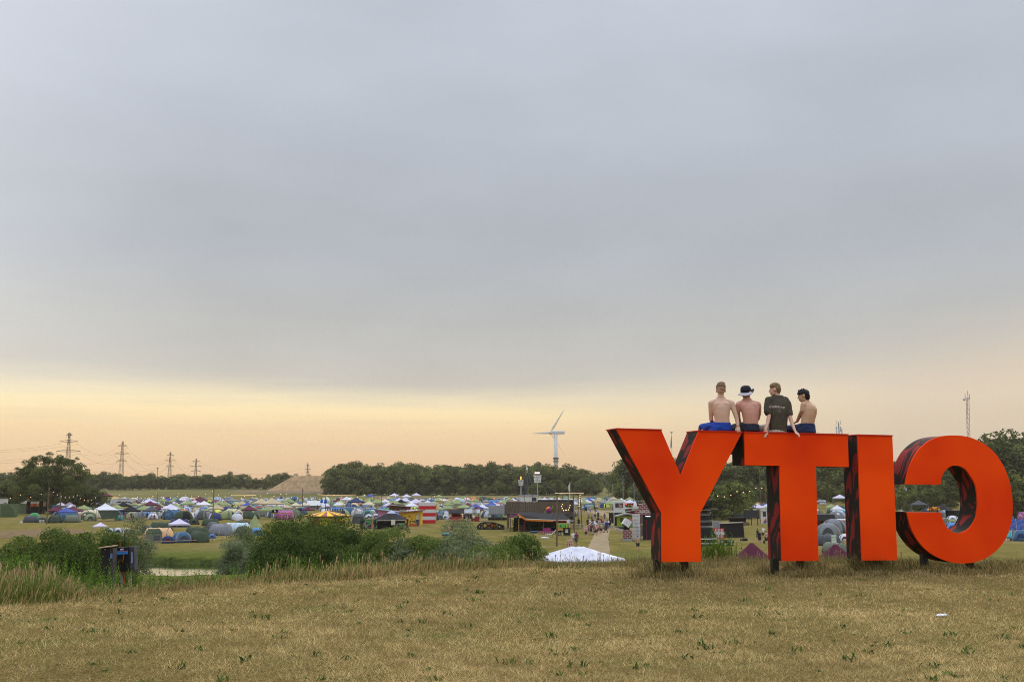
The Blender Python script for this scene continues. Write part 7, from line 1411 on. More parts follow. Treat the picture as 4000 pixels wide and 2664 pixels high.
def path_right():
    brick=bpy.data.materials.new('brick_print'); brick.use_nodes=True; nt=brick.node_tree; b=nt.nodes['Principled BSDF']; b.inputs['Roughness'].default_value=.8
    tc=nt.nodes.new('ShaderNodeTexCoord'); mp=nt.nodes.new('ShaderNodeMapping'); mp.inputs['Rotation'].default_value=(R(90),0,0); br=nt.nodes.new('ShaderNodeTexBrick'); br.inputs['Color1'].default_value=(.085,.012,.014,1); br.inputs['Color2'].default_value=(.12,.02,.02,1); br.inputs['Mortar'].default_value=(.38,.24,.24,1); br.inputs['Scale'].default_value=1; br.inputs['Mortar Size'].default_value=.045; br.inputs['Brick Width'].default_value=.62; br.inputs['Row Height'].default_value=.27
    nt.links.new(tc.outputs['Object'],mp.inputs[0]); nt.links.new(mp.outputs[0],br.inputs['Vector']); nt.links.new(br.outputs[0],b.inputs['Base Color'])
    # lookout hut
    t,s=site('lookout_hut','white wooden lookout hut with a wide window on a black base','hut',2420,2046,0,D=212); h0=50*s; w=45*s; h=43*s; bx(t,'black_base',(-4*s,1.2,h0/2-.02),(30*s,2.4,h0-.04),BLK); bx(t,'cabin',(0,1.2,h0+h/2),(w,2.4,h),WHT); bx(t,'window',(-.5*s,-.03,h0+h*.66),(w*.66,.06,h*.38),GLS); bx(t,'window_frame',(-.5*s,-.08,h0+h*.66),(.10,.05,h*.40),WHT); bx(t,'red_poster',(w*.14,-.11,h0+h*.60),(w*.15,.04,h*.26),paint('poster_red',(.55,.06,.04))); text('h',.55,WHT,t,(w*.14,-.15,h0+h*.60),ext=.004)
    t,s=site('green_shed','lime green shed with a low pale roof and dark windows','shed',2450,2048,R(4),D=205); w=72*s; h=43*s; bx(t,'wall',(0,1.5,h/2),(w,3,h),paint('lime_wall',(.22,.30,.012))); MB().prism([(-w*.62,h*1.0),(-w*.02,h*1.26),(w*.55,h*1.08),(w*.55,h*.98),(-w*.02,h*1.14),(-w*.62,h*.90)],'y',-.5,3.2).build('roof',paint('pale_felt',(.26,.25,.23)),t)
    MB().prism([(-w/2,h*1.0),(-w*.02,h*1.13),(w/2,h*1.02),(w/2,h*.99),(-w/2,h*.97)],'y',-.04,0).build('gable_shade_board',DGR,t)
    for x in(-.30,.0,.34): bx(t,'window',(x*w,-.04,h*.66),(w*.14,.06,h*.36),paint('dark_window',(.05,.05,.03)))
    t,s=site('portable_toilet','black and pale portable toilet left of the lookout hut','toilet',2389,2044,0); bx(t,'body',(0,.6,1.1),(1.1,1.1,2.2),BLK); bx(t,'roof',(0,.6,2.27),(1.2,1.2,.12),GRY); bx(t,'side_post',(.5,-.02,1.1),(.12,.06,2.2),paint('pale_post',(.35,.35,.33)))
    t,s=site('maroon_barn','maroon plank barn with long pale-edged roof behind the lookout hut','barn',2495,2030,0,D=226); w=120*s; MB().prism([(-58*s,0),(62*s,0),(62*s,62*s),(50*s,66*s),(-58*s,54*s)],'y',1,4).build('wall',paint('brown_roof_sheet',(.12,.085,.06)),t); MB().prism([(-60*s,53*s),(50*s,65*s),(50*s,68*s),(-60*s,56*s)],'y',.6,4.2).build('roof_edge',paint('pale_edge',(.40,.38,.33)),t); MB().prism([(-58*s,0),(0,0),(0,48*s),(-14*s,50*s),(-58*s,42*s)],'y',.5,.95).build('maroon_front',paint('maroon_planks',(.10,.015,.02),.3),t); MB().prism([(-60*s,41*s),(-14*s,50*s),(-6*s,48*s),(-6*s,50*s),(-14*s,52*s),(-60*s,44*s)],'y',.3,.98).build('front_edge',paint('pale_edge',(.40,.38,.33)),t)
    t,s=site('white_cone','white canvas cone standing on the green shed roof','cone',2481,2048,0,D=203); g=P(2481,1995,203); t.location=g; MB().tube((0,0,0),(0,0,38*s),15*s,1.2*s,14).build('cone',WHT,t,True); 
    # fire station container
    t,s=site('fire_station_container','white container dressed as a brick fire station with its door open','container',2545,2112,0,D=156); s=mpp(156); h=50*s+44*s; W0=-65*s
    bx(t,'interior',(14*s,2.5,48*s),(92*s,4.6,94*s),paint('dark_interior',(.018,.018,.02))); bx(t,'door_frame',(-43*s,.1,47*s),(4*s,.2,94*s),paint('plum_frame',(.13,.01,.04)))
    o=bx(t,'open_door',(-57*s,-.1,49*s),(29*s,.12,98*s),paint('off_white_steel',(.50,.50,.50)),bevel=.01)
    for i in range(7): bx(t,'door_rib',(-57*s,-.19,(8+i*14)*s),(26*s,.05,.07),paint('steel_shadow',(.32,.32,.33)))
    o=MB().tube((-62*s,-.22,80*s),(-50*s,-.22,22*s),.025,n=5).build('door_bar',GRY,t)
    bw=MB().prism([(-63*s,95*s),(66*s,95*s),(66*s,130*s),(30*s,130*s),(30*s,148*s),(-30*s,148*s),(-30*s,136*s),(-46*s,136*s),(-46*s,118*s),(-63*s,118*s)],'y',0,.35).build('brick_parapet',brick,t)
    for x0,x1,z in((-31,-18,149),(-47,-30,137),(-64,-46,119)): bx(t,'coping',((x0+x1)/2*s,.17,z*s),((x1-x0)*s,.45,2*s),WHT)
    bx(t,'parapet_base',(0,.5,96.5*s),(132*s,1.2,3*s),paint('plum_frame',(.13,.01,.04)))
    text('BRANDSTATION',15*s,paint('sign_white',(.62,.60,.55)),t,(-44.5*s,-.04,107*s),align='LEFT',sx=.50,ext=.02)
    bx(t,'ceiling_light',(-12*s,.3,90*s),(18*s,.2,.09),glow('cold_tube',(.75,.8,1),5)); bx(t,'barrel',(-30*s,.8,.5+22*s),(20*s,.7,42*s),paint('grey_drum',(.16,.17,.16))); bx(t,'red_post',(-18*s,.2,38*s),(3*s,.15,76*s),paint('dark_red_b',(.18,.01,.02)))
    t,s=site('brick_pedestal','brick-printed pedestal box left of the white container door','pedestal',2451,2113,0); w=36*s; h=42*s; bx(t,'box',(0,1,h/2),(w,2,h),brick); bx(t,'base',(0,1,.16),(w*1.02,2.04,.32),GRY)
    c,s=site('tilted_cube','white and mauve cube balanced on one corner on the brick pedestal','sculpture',2451,2113,0); base=c.location.copy(); e=27*s; M=Matrix.Rotation(R(18),3,'Z')@Matrix.Rotation(R(-6),3,'X')@Matrix.Rotation(R(35),3,'Y'); c.location=base+Vector((0,1.0,h+.02)); cz=e*.62+.30
    mb=MB(); mb.box((0,0,cz),(e,e,e),M=M); mb.m=[0]*6; o=mb.build('cube',[WHT,paint('mauve_face',(.12,.10,.14))],c)
    for p in o.data.polygons:
        n=p.normal
        if n.z<-.2 or (n.x>.5 and n.z<.2): p.material_index=1
    bx(c,'stand',(0,0,.20),(.9,.9,.40),BLK)
    t,s=site('wooden_pallet','low pale wooden pallet with dark cushion left of the pedestal','pallet',2432,2080,0); bx(t,'deck',(0,0,.35),(2.6,1,.5),paint('pallet_wood',(.40,.30,.18))); bx(t,'cushion',(-.2,0,.8),(1.6,.7,.35),paint('navy_cushion',(.02,.025,.06)),bevel=.06)
    t,s=site('red_paper_flower','tall red parasol-like flower beside the green shed','flower',2469,2060,0); MB().tube((0,0,0),(.2,0,30*s),.05,n=6).build('stem',DGR,t); MB().rings([[(1.0*math.cos(2*math.pi*i/10),.9*math.sin(2*math.pi*i/10),28*s) for i in range(10)],[(.7*math.cos(2*math.pi*i/10),.6*math.sin(2*math.pi*i/10),31*s) for i in range(10)],[(.05*math.cos(2*math.pi*i/10),.05*math.sin(2*math.pi*i/10),33*s) for i in range(10)]]).build('bloom',paint('poppy_red',(.28,.01,.015)),t)
    t,s=site('sloping_ladder','pale trellis ladder leaning left of the tilted cube','ladder',2428,2092,0); MB().tube((-.7,0,30*s),(1.6,0,8*s),.06,n=5).tube((-1.3,0,32*s),(1.0,0,10*s),.06,n=5).build('rails',paint('pale_trellis',(.38,.38,.34)),t)
    # stage far right of path with red lamps
    t,s=site('light_rig','dark rig with two red lamps above bright bunting left of the Y','rig',2455,1968,0,D=352); w=110*s
    bx(t,'platform',(-12*s,0,12*s),(44*s,2,10*s),paint('slate',(.06,.07,.10))); bx(t,'roof',(22*s,1,26*s),(60*s,4,.4),BLK)
    for x in(-26,-4,50): bx(t,'post',(x*s,0,14*s),(.2,.2,28*s),BLK)
    for x in(-29,-7): MB().ell((x*s,-1.1,22*s),(.35,.2,.35),8,6).build('red_lamp',RLED,t)
    for i in range(5): MB().tube(((8+i*9)*s,0,27*s),((16+i*9)*s,0,34*s),.12,n=5).build('strut',GRY,t)
    t,s=site('bunting_wall','wall of small red, yellow and green flags left of the Y','bunting',2490,1975,0,D=345); r=random.Random(3); cs=[paint('flag_red',(.4,.03,.02)),paint('flag_yellow',(.5,.38,.03)),paint('flag_green',(.05,.25,.05)),paint('flag_dark',(.03,.03,.03)),paint('flag_navy',(.02,.03,.15)),paint('flag_pink',(.45,.12,.12))]
    for i in range(70): x=r.uniform(-38,42)*s; z=r.uniform(2,26)*s; o=MB().prism([(x-.3,z),(x+.3,z),(x,z-.6)],'y',-.1+r.uniform(0,.6),.55).build('flag',cs[r.randrange(6)],t)
    bx(t,'backing',(2*s,.8,13*s),(84*s,.1,26*s),BLK)
path_right()
def between_letters():
    t,s=site('lighthouse_tower','black stepped tower with thin white bands and red letters on top','tower',2748,2125,0,D=140); s=mpp(140); z=0
    cx=-3*s; lv=[(92,0,18),(84,18,14),(84,32,16),(72,48,20),(62,68,40),(50,108,42),(46,150,20)]
    for w,z0,h in lv:
        mb=MB(); mb.tube((cx,1.5,z0*s),(cx,1.5,(z0+h)*s-.005),w*s*.62,w*s*.60,8); mb.build('tier',BLK,t)
    for z,w in((9,93),(26,85),(70,64),(74,64),(92,63),(96,63),(118,52),(122,52),(136,52)): MB().tube((cx,1.5,z*s),(cx,1.5,(z+(4 if z<30 else 1.1))*s),w*s*.63,w*s*.63,8).build('white_band',WHT,t)
    bx(t,'top_box',(4*s,1,163*s),(64*s,2.6,24*s),BLK)
    for x in(2,17): 
        n=16; mb=MB(); mb.rings([[(x*s+(q)*math.cos(2*math.pi*i/n),y,184*s+q*math.sin(2*math.pi*i/n)*1.05) for i in range(n)] for q,y in((9*s,.9),(9*s,1.1),(4*s,1.1),(4*s,.9),(9*s,.9))],cap=False); mb.build('letter_o',paint('crimson',(.20,.01,.02)),t)
    # white bits beside
    bx(t,'sign_board',(34*s,.5,142*s),(52*s,.1,1.8*s),paint('off_white_b',(.45,.45,.42)))
    t,s=site('grey_projection_wall','pale grey wall with a light string, right of the black tower','wall',2802,2078,0,D=165); bx(t,'wall',(0,0,36*s),(34*s,.2,50*s),paint('pale_wall',(.22,.22,.23)))
    t,s=site('red_white_barrier','board of red and white vertical stripes beside the black tower','barrier',2810,2075,0,D=160); w=39*s; h=40*s
    for i in range(7): bx(t,'stripe',(-w/2+w*(i+.5)/7,0,h/2),(w/7,.08,h),RED)
    for i in range(6): bx(t,'white_stripe',(-w/2+w*(i+1)/7,-.07,h*.5),(w/7*.5,.05,h*.86),WHT)
    bx(t,'middle_bar',(0,-.11,h*.52),(w,.04,h*.22),WHT)
    t,s=site('black_tilted_panel','large blank black board leaning right of the striped barrier','board',2865,2074,0,D=163); MB().prism([(-48*s,0),(42*s,2*s),(38*s,57*s),(-50*s,52*s)],'y',0,.3).build('board',BLK,t); MB().prism([(-52*s,53*s),(38*s,58*s),(38*s,60*s),(-52*s,57*s)],'y',-.05,.35).build('top_edge',paint('cream_edge',(.45,.42,.33)),t)
    t,s=site('black_box_base','black and white painted plinth at the foot of the tower','plinth',2840,2112,0,D=142); bx(t,'plinth',(0,.6,10*s),(52*s,1.2,20*s),BLK)
    for x,z,w,h in((-18,14,10,8),(14,16,14,6),(20,6,10,7),(-6,5,8,6)): bx(t,'white_patch',(x*s,-.03,z*s),(w*s,.05,h*s),WHT)
    t,s=site('black_stall','black market stall with a high dark screen between Y and T','stall',2900,2012,0,D=215); h=40*s; bx(t,'screen',(34*s,.5,44*s),(58*s,.2,28*s),paint('charcoal_board',(.035,.035,.037))); bx(t,'roof',(-20*s,1,27*s),(64*s,2.6,.2),BLK)
    for x in(-50,-30,-8,12,34,58): bx(t,'post',(x*s,.2,14*s),(.16,.16,28*s),BLK)
    bx(t,'back',(-18*s,2.2,13*s),(60*s,.1,26*s),paint('stall_back',(.02,.015,.012))); bx(t,'counter',(-10*s,-.3,3*s),(74*s,.5,1.0),WOOD); 
    t,s=site('kiosk','white kiosk with a window and orange-blue painted swirl at the edge of the T','kiosk',2985,2024,0,D=225); w=24*s; h=50*s; bx(t,'wall',(0,1,h/2),(w,2,h),WHT); bx(t,'window',(2*s,-.03,h*.72),(12*s,.06,18*s),GLS); bx(t,'roof',(0,1,h+.08),(w*1.2,2.4,.16),WHT); MB().tube((-2*s,-.05,6*s),(8*s,-.05,20*s),.16,n=6).build('orange_swirl',ORG,t); MB().tube((2*s,-.05,2*s),(10*s,-.05,12*s),.14,n=6).build('blue_swirl',BLU,t); bx(t,'side_post',(-13*s,.2,h*.5),(.3,.2,h),PINE)
    t,s=site('small_sign','small pale sign on a thin post with hanging items near the kiosk','sign',2950,2042,0); bx(t,'board',(0,0,2.6),(.8,.05,.7),paint('pale_sign',(.45,.45,.42))); bx(t,'post',(0,.06,1.2),(.05,.05,2.4),GRY)
    for px,py,l,w in((2905,2112,'black bag-like heap lying on the grass between Y and T',1.0),(2986,2121,'small dark bag by the feet of the standing group',.35)):
        t,s=site('bag',l,'bag',px,py,0); MB().ell((0,0,.16),(w*.55,.25,.2),10,7).ell((w*.3,0,.18),(w*.3,.2,.24),8,6).build('body',BLK,t,True); MB().path([(-w*.2,0,.3),(0,0,.42),(w*.2,0,.3)],.02,4).build('handle',BLK,t)
    # T - I gap
    t,s=site('red_frame_stall','dark-roofed stall with red posts and beams between T and I','stall',3230,2062,0,D=185); w=84*s; MB().prism([(-48*s,42*s),(36*s,42*s),(30*s,66*s),(-48*s,66*s)],'y',-.4,3.4).build('roof',paint('charcoal_roof',(.04,.04,.043)),t)
    for x in(-44,-24,-8,20,32,40): bx(t,'post',(x*s,0,21*s),(.14,.14,42*s),RED)
    for z in(10,22): bx(t,'beam',(0,-.1,z*s),(84*s,.08,.12),RED)
    bx(t,'poster',(-6*s,-.2,31*s),(9*s,.05,14*s),paint('yellow_poster',(.5,.35,.10))); bx(t,'back_wall',(0,3,21*s),(88*s,.1,42*s),BLK)
    t,s=site('white_caravan','white caravan with a red stripe, half hidden by the I','caravan',3300,2058,0,D=190); w=60*s; bx(t,'body',(0,1.2,24*s),(w,2.4,38*s),paint('caravan_white',(.46,.47,.48)),bevel=.15); bx(t,'red_stripe',(0,-.02,34*s),(w,.05,3*s),RED); bx(t,'red_rail',(0,-.05,4*s),(w,.08,4*s),RED); bx(t,'window',(0,-.03,24*s),(w*.5,.05,12*s),GRY)
    t,s=site('yellow_inflatable','yellow and blue painted board fragment beside the caravan','board',3297,2070,0,D=180); bx(t,'board',(0,0,12*s),(20*s,.1,14*s),YEL); bx(t,'mark',(3*s,-.08,12*s),(6*s,.04,8*s),BLU)
    g=G(3262,2110,60); t,s=site('handwritten_sign','white hand-lettered sign on a thin stake before the ribbed tents','sign',3262,2172,0,D=104); zt=P(3262,2088,104).z-t.location.z; bx(t,'board',(0,0,zt-16*s),(18*s,.05,30*s),paint('sign_paper',(.50,.55,.48))); text('DREAM',5.5*s,paint('sign_green',(.05,.25,.08)),t,(0,-.04,zt-9*s),ext=.004,sx=.9); text('CITY',6*s,paint('sign_red',(.35,.08,.06)),t,(0,-.04,zt-20*s),ext=.004,sx=.9); bx(t,'stake',(0,.06,(zt-10*s)/2),(.05,.05,zt-10*s),WOOD)
    # C gap
    t,s=site('dark_gazebo','dark gazebo with a pointed roof and black side hall in the C opening','gazebo',3685,1992,0,D=270); pyr_roof(t,6,34*s,30*s,22*s,FELT,rot=R(0)); 
    for x in(-26,-10,10,26): bx(t,'post',(x*s,0,15*s),(.2,.2,30*s),BLK)
    bx(t,'side_hall',(44*s,1,14*s),(66*s,3,26*s),BLK)
    t,s=site('decorated_pergola','black pergola with red and yellow paper fringe in the C opening','pergola',3648,1998,0,D=262); w=34*s
    for x in(-.42,.42):
        for y in(0,2): bx(t,'post',(x*w,y,17*s),(.2,.2,34*s),BLK)
    bx(t,'table_rail',(0,.5,10*s),(w*1.2,1.2,.15),BLK); bx(t,'roof_frame',(0,1,36*s),(w*1.25,2.6,.2),BLK)
    r=random.Random(2)
    for i in range(26): x=r.uniform(-.62,.62)*w; MB().ell((x,-.35,(36+r.uniform(-3,4))*s),(.28,.15,.24),6,5).build('paper_flower',[RED,YEL,ORG][i%3],t)
    t,s=site('cube_sign_post','stack of white sign cubes on a post before the dark forest in the C','sign post',3543,1930,0,D=330); z=P(3543,1915,330).z-t.location.z; bx(t,'post',(0,0,z/2),(.18,.18,z),WOOD); bx(t,'upper_cube',(0,-.1,z+11*s),(11*s,1.0,7*s),WHT); bx(t,'lower_cube',(0,-.1,z+1.5*s),(7*s,.8,10*s),paint('lilac_white_b',(.45,.43,.55)))
    for i,px in enumerate((3507,3526,3640,3760)): wooden_pole(px,1952-i%2*8,1922-i%2*3,'low fence stake in the reed field seen through the C, number %s'%('one from the left','two from the left','three, near the pergola','four, inside the ring')[i],.12)
    # right edge
    t,s=site('windbreak','blue floral windbreak cloth on white poles at the right edge','windbreak',3985,2066,0,D=190); w=110*s; 
    bx(t,'cloth',(0,0,22*s),(w,.05,42*s),mat('floral_blue',(.07,.12,.42),.8,.9,3.0))
    for x in(-.42,-.1,.2): MB().tube((x*w,-.1,0),(x*w-.1,-.1,46*s),.03,n=5).build('pole',WHT,t)
    t,s=site('camping_chair','turquoise and white patterned folding chair right of the C','chair',3943,2112,0); bx(t,'backrest',(0,.2,1.0),(.75,.05,.9),paint('teal_pattern',(.10,.42,.45),.5),M=None); bx(t,'seat',(0,-.1,.45),(.7,.6,.05),paint('teal_pattern',(.10,.42,.45),.5))
    for x in(-.36,.36): MB().tube((x,-.4,0),(x,.25,1.5),.025,n=5).build('leg',WHT,t); MB().tube((x,.35,0),(x,-.4,.6),.025,n=5).build('leg',WHT,t)
    t=thing('fallen_tent',W(3960,62),'flattened grey tent sheet lying on the slope at the right edge','tent'); MB().ell((0,0,.35),(2.4,1.2,.45),14,8).build('sheet',paint('grey_sheet',(.16,.16,.14)),t,True)
between_letters()
def horizon():
    # wind turbine
    D=1000; base=W(2172,D); t=thing('wind_turbine',base,'white three-bladed wind turbine behind the dark wood','wind turbine'); hub=P(2163,1690,D)-base; s=mpp(D); zt=P(2172,1695,D).z-base.z
    MB().tube((0,0,0),(0,0,zt),2.3,1.6,16).build('tower',WHT,t,True); bx(t,'nacelle',(2.0,0,zt+1.4),(13,3.2,3.0),paint('nacelle_grey',(.50,.52,.55)),bevel=.5); MB().ell((-5.2,0,zt+1.2),(1.8,1.6,1.6),10,8).build('hub',WHT,t,True)
    for z in(.27,.33): bx(t,'antenna_ring',(0,0,zt*0+(P(2172,1790 if z<.3 else 1802,D).z-base.z)),(5.2,5.2,1.6 if z<.3 else .8),DGR)
    for tip in((2205,1597),(2079,1693),(2206,1775)):
        q=P(tip[0],tip[1],D)-base; h=Vector((-5.2,0,zt+1.2)); d=(q-h); n=8; a=d.normalized(); side=a.cross(Vector((0,1,0))).normalized(); rs=[]; thin=.35 if tip[1]>1750 else 1
        for u,w in((0,.6),(.08,.7),(.2,1.35),(.5,.9),(.85,.5),(1,.1)):
            c=h+d*u; rs.append([c+side*w*.75*math.cos(2*math.pi*i/n)*thin+Vector((0,1,0))*w*.25*math.sin(2*math.pi*i/n) for i in range(n)])
        MB().rings(rs).build('blade',WHT,t,True)
    ST=paint('galvanised_steel',(.10,.085,.065))
    ATT=[]
    def pylon(px,D,top,arms,label,r=.10,curved=False):
        base=W(px,D); t=thing('pylon',base,label,'pylon',0,'power pylons on the left horizon'); s=mpp(D); H_=P(px,top,D).z-base.z; mb=MB(); w0=H_*.055; w1=H_*.012; N=9
        zs=[H_*(1-(1-i/N)**1.0) for i in range(N+1)]; W_=lambda z:w0+(w1-w0)*min(1,z/(H_*.92))
        for i in range(N):
            a,b=zs[i],zs[i+1]; wa,wb=W_(a),W_(b); q=[(-1,-1),(1,-1),(1,1),(-1,1)]
            for k in range(4):
                x,y=q[k]; x2,y2=q[(k+1)%4]; mb.tube((x*wa,y*wa,a),(x*wb,y*wb,b),r,n=4,cap=False); mb.tube((x*wa,y*wa,a),(x2*wb,y2*wb,b),r*.6,n=3,cap=False); mb.tube((x2*wa,y2*wa,a),(x*wb,y*wb,b),r*.6,n=3,cap=False)
        mb.build('lattice_tower',ST,t); att=[]
        for row,half in arms:
            z=P(px,row,D).z-base.z; l=half*s
            m2=MB()
            for sx in(-1,1): m2.tube((0,-.3,z+H_*.03),(sx*l,0,z),r*1.8,r*1.2,n=4).tube((0,.3,z-H_*.012),(sx*l,0,z),r*2.0,r*1.6,n=4); m2.tube((sx*l,0,z),(sx*l,0,z-H_*.045),r*.6,n=4); att.append(base+Vector((sx*l,0,z-H_*.045)))
            m2.build('crossarm',ST,t)
        ATT.append(att); return t
    pylon(258,640,1690,[(1698,11),(1724,35),(1762,46),(1799,25)],'largest lattice pylon with wide arms, above the spreading tree',.10); pylon(470,780,1723,[(1741,18),(1771,28),(1800,20)],'second lattice pylon from the left',.10); pylon(660,1000,1764,[(1777,13),(1798,20),(1821,14)],'third lattice pylon from the left',.12); pylon(762,1200,1791,[(1802,16),(1821,22),(1840,18)],'fourth lattice pylon, with curved dark arms',.14); pylon(1200,1450,1808,[(1818,7),(1832,11),(1842,8)],'small far pylon above the sand mound',.2)
    # conductors
    O=[P(-400,r,560) for r in(1722,1735,1772,1785,1812,1822)]
    for k in range(6):
        a0=ATT[0][2:][k]; seq=[O[k],a0]+[A[k] for A in ATT[1:]]; t=thing('power_line',seq[0],'%s conductor of the power line running between the pylons'%('uppermost left','uppermost right','middle left','middle right','lowest left','lowest right')[k],'power line',0,'conductors of the power line'); o=Vector(seq[0]); pts=[]
        for a,b in zip(seq[:-1],seq[1:]):
            a=a-o;b=b-o; sag=(b-a).length*.045
            if (b-a).length>900: continue
            for i in range(15): u=i/14; pts.append(a.lerp(b,u)-Vector((0,0,4*sag*u*(1-u))))
        MB().path(pts,.04,3).build('cable',ST,t)
    # masts on the right
    D=420; base=W(3790,D); t=thing('radio_mast',base,'tall slim lattice radio mast right above the letter C','mast'); q=P(3779,1552,D)-base; mb=MB(); N=22; w=.62
    for i in range(N):
        a=q*(i/N);b=q*((i+1)/N)
        for k in range(3):
            c=Vector((w*math.cos(k*2.1),w*math.sin(k*2.1),0)); c2=Vector((w*math.cos((k+1)*2.1),w*math.sin((k+1)*2.1),0)); mb.tube(a+c,b+c,.08,n=4,cap=False); mb.tube(a+c,b+c2,.05,n=3,cap=False)
    mb.build('lattice_tower',paint('red_white_steel',(.20,.17,.15)),t)
    for x,z in((-.9,1.5),(.9,1.2),(.2,2.6)): MB().tube(q+Vector((x,0,-1)),q+Vector((x,0,z)),.12,n=5).build('antenna',GRY,t)
    MB().ell(q+Vector((-1.4,0,-.8)),(.6,.5,.6),8,6).build('dish',WHT,t)
    D=520; base=W(3288,D); t=thing('phone_mast',base,'top of a phone mast with pale antennas just above the T','mast'); z=P(3287,1650,D).z-base.z; MB().tube((0,0,0),(0,0,z),.45,.3,8).build('pole',GRY,t)
    for x in(-1.3,0,1.3): bx(t,'antenna_panel',(x,-.3,z-1.5-3.2),(.6,.4,3.2),WHT); bx(t,'antenna_panel',(x*.8,.4,z-3.2),(.5,.4,2.6),paint('pale_grey_panel',(.4,.42,.45)))
    for x in(-.9,.1,.9): MB().tube((x,0,z-1),(x,0,z+.8),.10,n=5).build('antenna',GRY,t)
    D=150; base=W(2632,D); t=thing('flagpole',base,'thin flagpole with a drooping black and white flag in the notch of the Y','flagpole'); z=P(2631,1688,D).z-base.z; MB().tube((0,0,0),(0,0,z),.05,.04,6).build('pole',WHT,t); bx(t,'finial',(0,0,z),(.28,.2,.14),GRY); o=MB().prism([(-.02,z-.5),(-.14,z-1.2),(-.20,z-2.0),(-.16,z-2.3),(-.04,z-2.1),(-.02,z-1.4)],'y',-.05,.05).build('flag',paint('flag_cloth',(.16,.17,.24),.6,.8,4),t)
    for px,D,tr in((612,880,1828),(948,900,1852)): base=W(px,D); t=thing('lamp_mast',base,'small slender mast on the left horizon %s'%('between second and third pylon' if px<700 else 'near the sand mound'),'mast'); z=P(px,tr,D).z-base.z; MB().tube((0,0,0),(0,0,z),.3,.2,5).build('pole',ST,t); bx(t,'head',(0,0,z),(1.2,.5,.8),ST)
    for i,px in enumerate((2395,2435,2478)): 
        base=W(px,350); t=thing('lamp_pole',base,'slender grey pole before the forest, %s left of the Y'%('leftmost' if i==0 else 'middle one' if i==1 else 'rightmost'),'pole'); z=P(px,(1890,1858,1880)[i],350).z-base.z; MB().tube((0,0,0),(0,0,z),.10,.08,5).build('pole',GRY,t); bx(t,'lamp',(.2,0,z),(.5,.2,.12),GRY)
horizon()
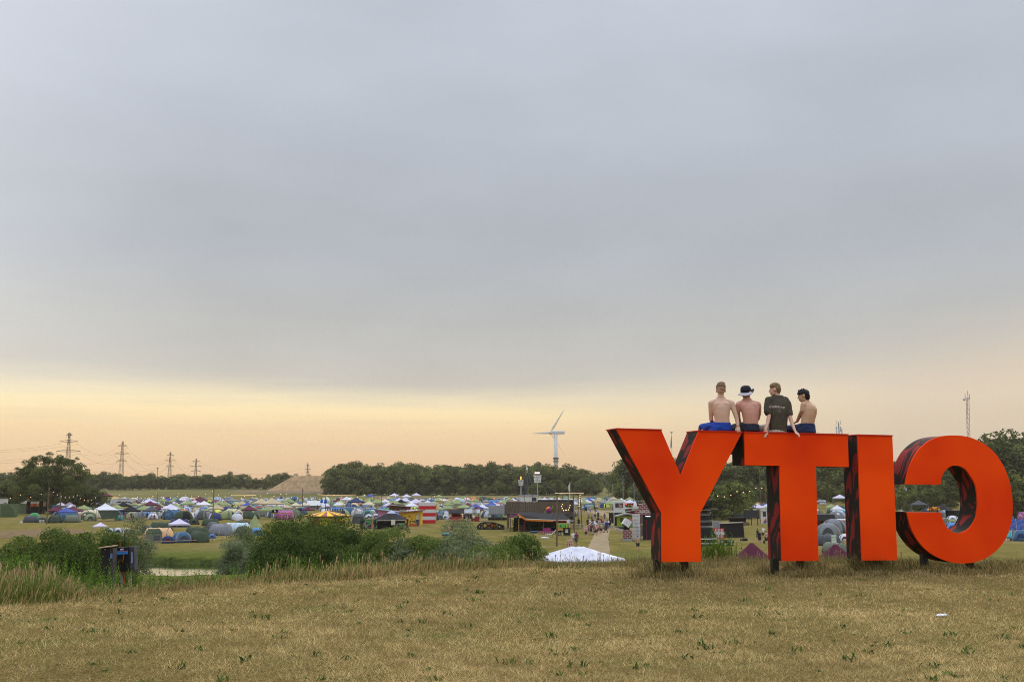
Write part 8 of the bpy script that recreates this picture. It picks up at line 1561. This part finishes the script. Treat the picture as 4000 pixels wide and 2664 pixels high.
def foreground():
    # two black electrical cabinets in the tall grass
    def cab(px,py,D,wpx,htop,hbot,tilt,label):
        base=W(px,D); s=mpp(D); zt=P(px,htop,D).z-base.z; zb=min(-.1,P(px,hbot,D).z-base.z); t=thing('electrical_cabinet',base,label,'cabinet',face(base,R(-18)),'black cabinets in the tall grass'); t.rotation_euler=(0,R(tilt),t.rotation_euler.z); return t,s,zt,zb
    t,s,zt,zb=cab(408,2268,23,36,2140,2268,-1.5,'tall weathered black cabinet with a wooden lid, left of two'); w=34*s
    MB().box((0,.12,(zt+zb)/2),(w,.26,zt-zb)).build('body',mat('weathered_black',(.010,.009,.008),.7,.5,9,.002),t,bevel=.006); MB().box((w/2+.035,.12,(zt+zb)/2),(.07,.25,zt-zb-.02)).build('side_panel',mat('weathered_side',(.035,.032,.032),.8,.7,12),t)
    MB().prism([(-w/2-.04,zt),(w/2+.07,zt+.03),(w/2+.07,zt+.05),(-w/2-.04,zt+.02)],'y',-.06,.30).build('lid',mat('lid_wood',(.42,.30,.17),.8,.2,8),t); bx(t,'blue_label',(w/2+.035,-.015,zt-.17),(.045,.01,.10),paint('label_blue',(.10,.16,.35))); MB().ell((0,-.03,zt-.03),(.012,.01,.012),6,5).build('bolt',WHT,t)
    t,s,zt,zb=cab(484,2240,23.5,52,2136,2228,-4,'leaning black cabinet with a bright blue sticker, right of two'); w=50*s; h=zt-zb
    hh=92*s; MB().box((0,.12,zt-hh/2),(w,.26,hh)).build('body',mat('cabinet_black',(.006,.006,.008),.5,.3,9,.001),t,bevel=.006); MB().box((w/2+.05,.12,zt-hh/2),(.10,.25,hh-.02)).build('side_panel',mat('cabinet_side',(.035,.033,.045),.7,.4,9),t)
    bx(t,'blue_sticker',(-.01,-.015,zt-.115),(w*.82,.008,.075),paint('sticker_blue',(.02,.20,.55))); bx(t,'pink_smear',(.02,-.022,zt-.09),(w*.55,.005,.022),paint('smear_pink',(.25,.12,.22))); bx(t,'white_tape',(-.02,-.016,zt-.045),(.07,.008,.03),WHT); bx(t,'side_label',(w/2+.05,-.012,zt-.24),(.035,.006,.24),paint('label_pale',(.18,.22,.40)))
    MB().tube((.02,.0,zt-hh-.3),(-.0,-.02,zt-hh+.0),.02,n=6).build('red_stake',paint('stake_red',(.30,.015,.01)),t); MB().path([(.02,-.03,zt-.02),(.025,-.03,zt-.18),(-.005,-.03,zt-.32)],.008,5).build('orange_cable',paint('cable_orange',(.42,.09,.02)),t); MB().tube((.03,.05,zt),(.025,.05,zt+.30),.007,n=5).build('antenna_rod',BLK,t)
    MB().path([(-.09,.1,zt),(-.10,.1,zt+.14)],.010,5).build('rusty_bar',paint('rust',(.16,.05,.02)),t); MB().path([(.10,.1,zt),(.105,.1,zt+.13)],.010,5).build('rusty_bar',paint('rust',(.16,.05,.02)),t)
    MB().tube((w*.4,.12,zt-hh-.35),(w*.4,.12,zt-hh),.03,n=6).build('leg',GRY,t); MB().tube((-w*.3,.12,zt-hh-.35),(-w*.3,.12,zt-hh),.03,n=6).build('leg',GRY,t)
    g=G(3678,2409,6); t=thing('litter',g,'crumpled white paper scrap lying on the mown grass','litter'); mb=MB(); r=random.Random(4)
    n=7; 
    for a,b in(((-.07,0),(.03,.02)),((.02,0),(.085,.01)),((-.02,-.01),(.03,.03))):
        mb.ell(((a[0]+b[0])/2,(a[1]+b[1])/2,.018+r.uniform(0,.012)),(abs(b[0]-a[0])/2,.03,.012+r.uniform(0,.012)),8,5)
    o=mb.build('paper',paint('paper_white',(.72,.72,.75)),t); 
    for v in o.data.vertices: v.co+=Vector((r.uniform(-.006,.006),r.uniform(-.006,.006),r.uniform(-.005,.010)))
    g=G(1675,2208-1,18); t=thing('dirt_clod',W(1965,23.5),'small grey stone-like lump at the edge of the tall grass','stone'); MB().ell((0,0,.05),(.12,.08,.10),9,6).build('stone',paint('stone_grey',(.10,.10,.11)),t,True)
foreground()
# ---------------------------------------------------------------- evening haze
def haze():
    mb=MB(); mb.box((0,640,32.5),(3200,2000,85)); m=bpy.data.materials.new('haze_air'); m.use_nodes=True; nt=m.node_tree; nt.nodes.clear(); v=nt.nodes.new('ShaderNodeVolumePrincipled'); v.inputs['Color'].default_value=(.90,.80,.68,1); v.inputs['Density'].default_value=.0001; v.inputs['Anisotropy'].default_value=.2
    o=nt.nodes.new('ShaderNodeOutputMaterial'); nt.links.new(v.outputs[0],o.inputs['Volume']); ob=mb.build('haze',m); tag(ob,'thin evening haze over the whole field','haze',kind='stuff')
haze()
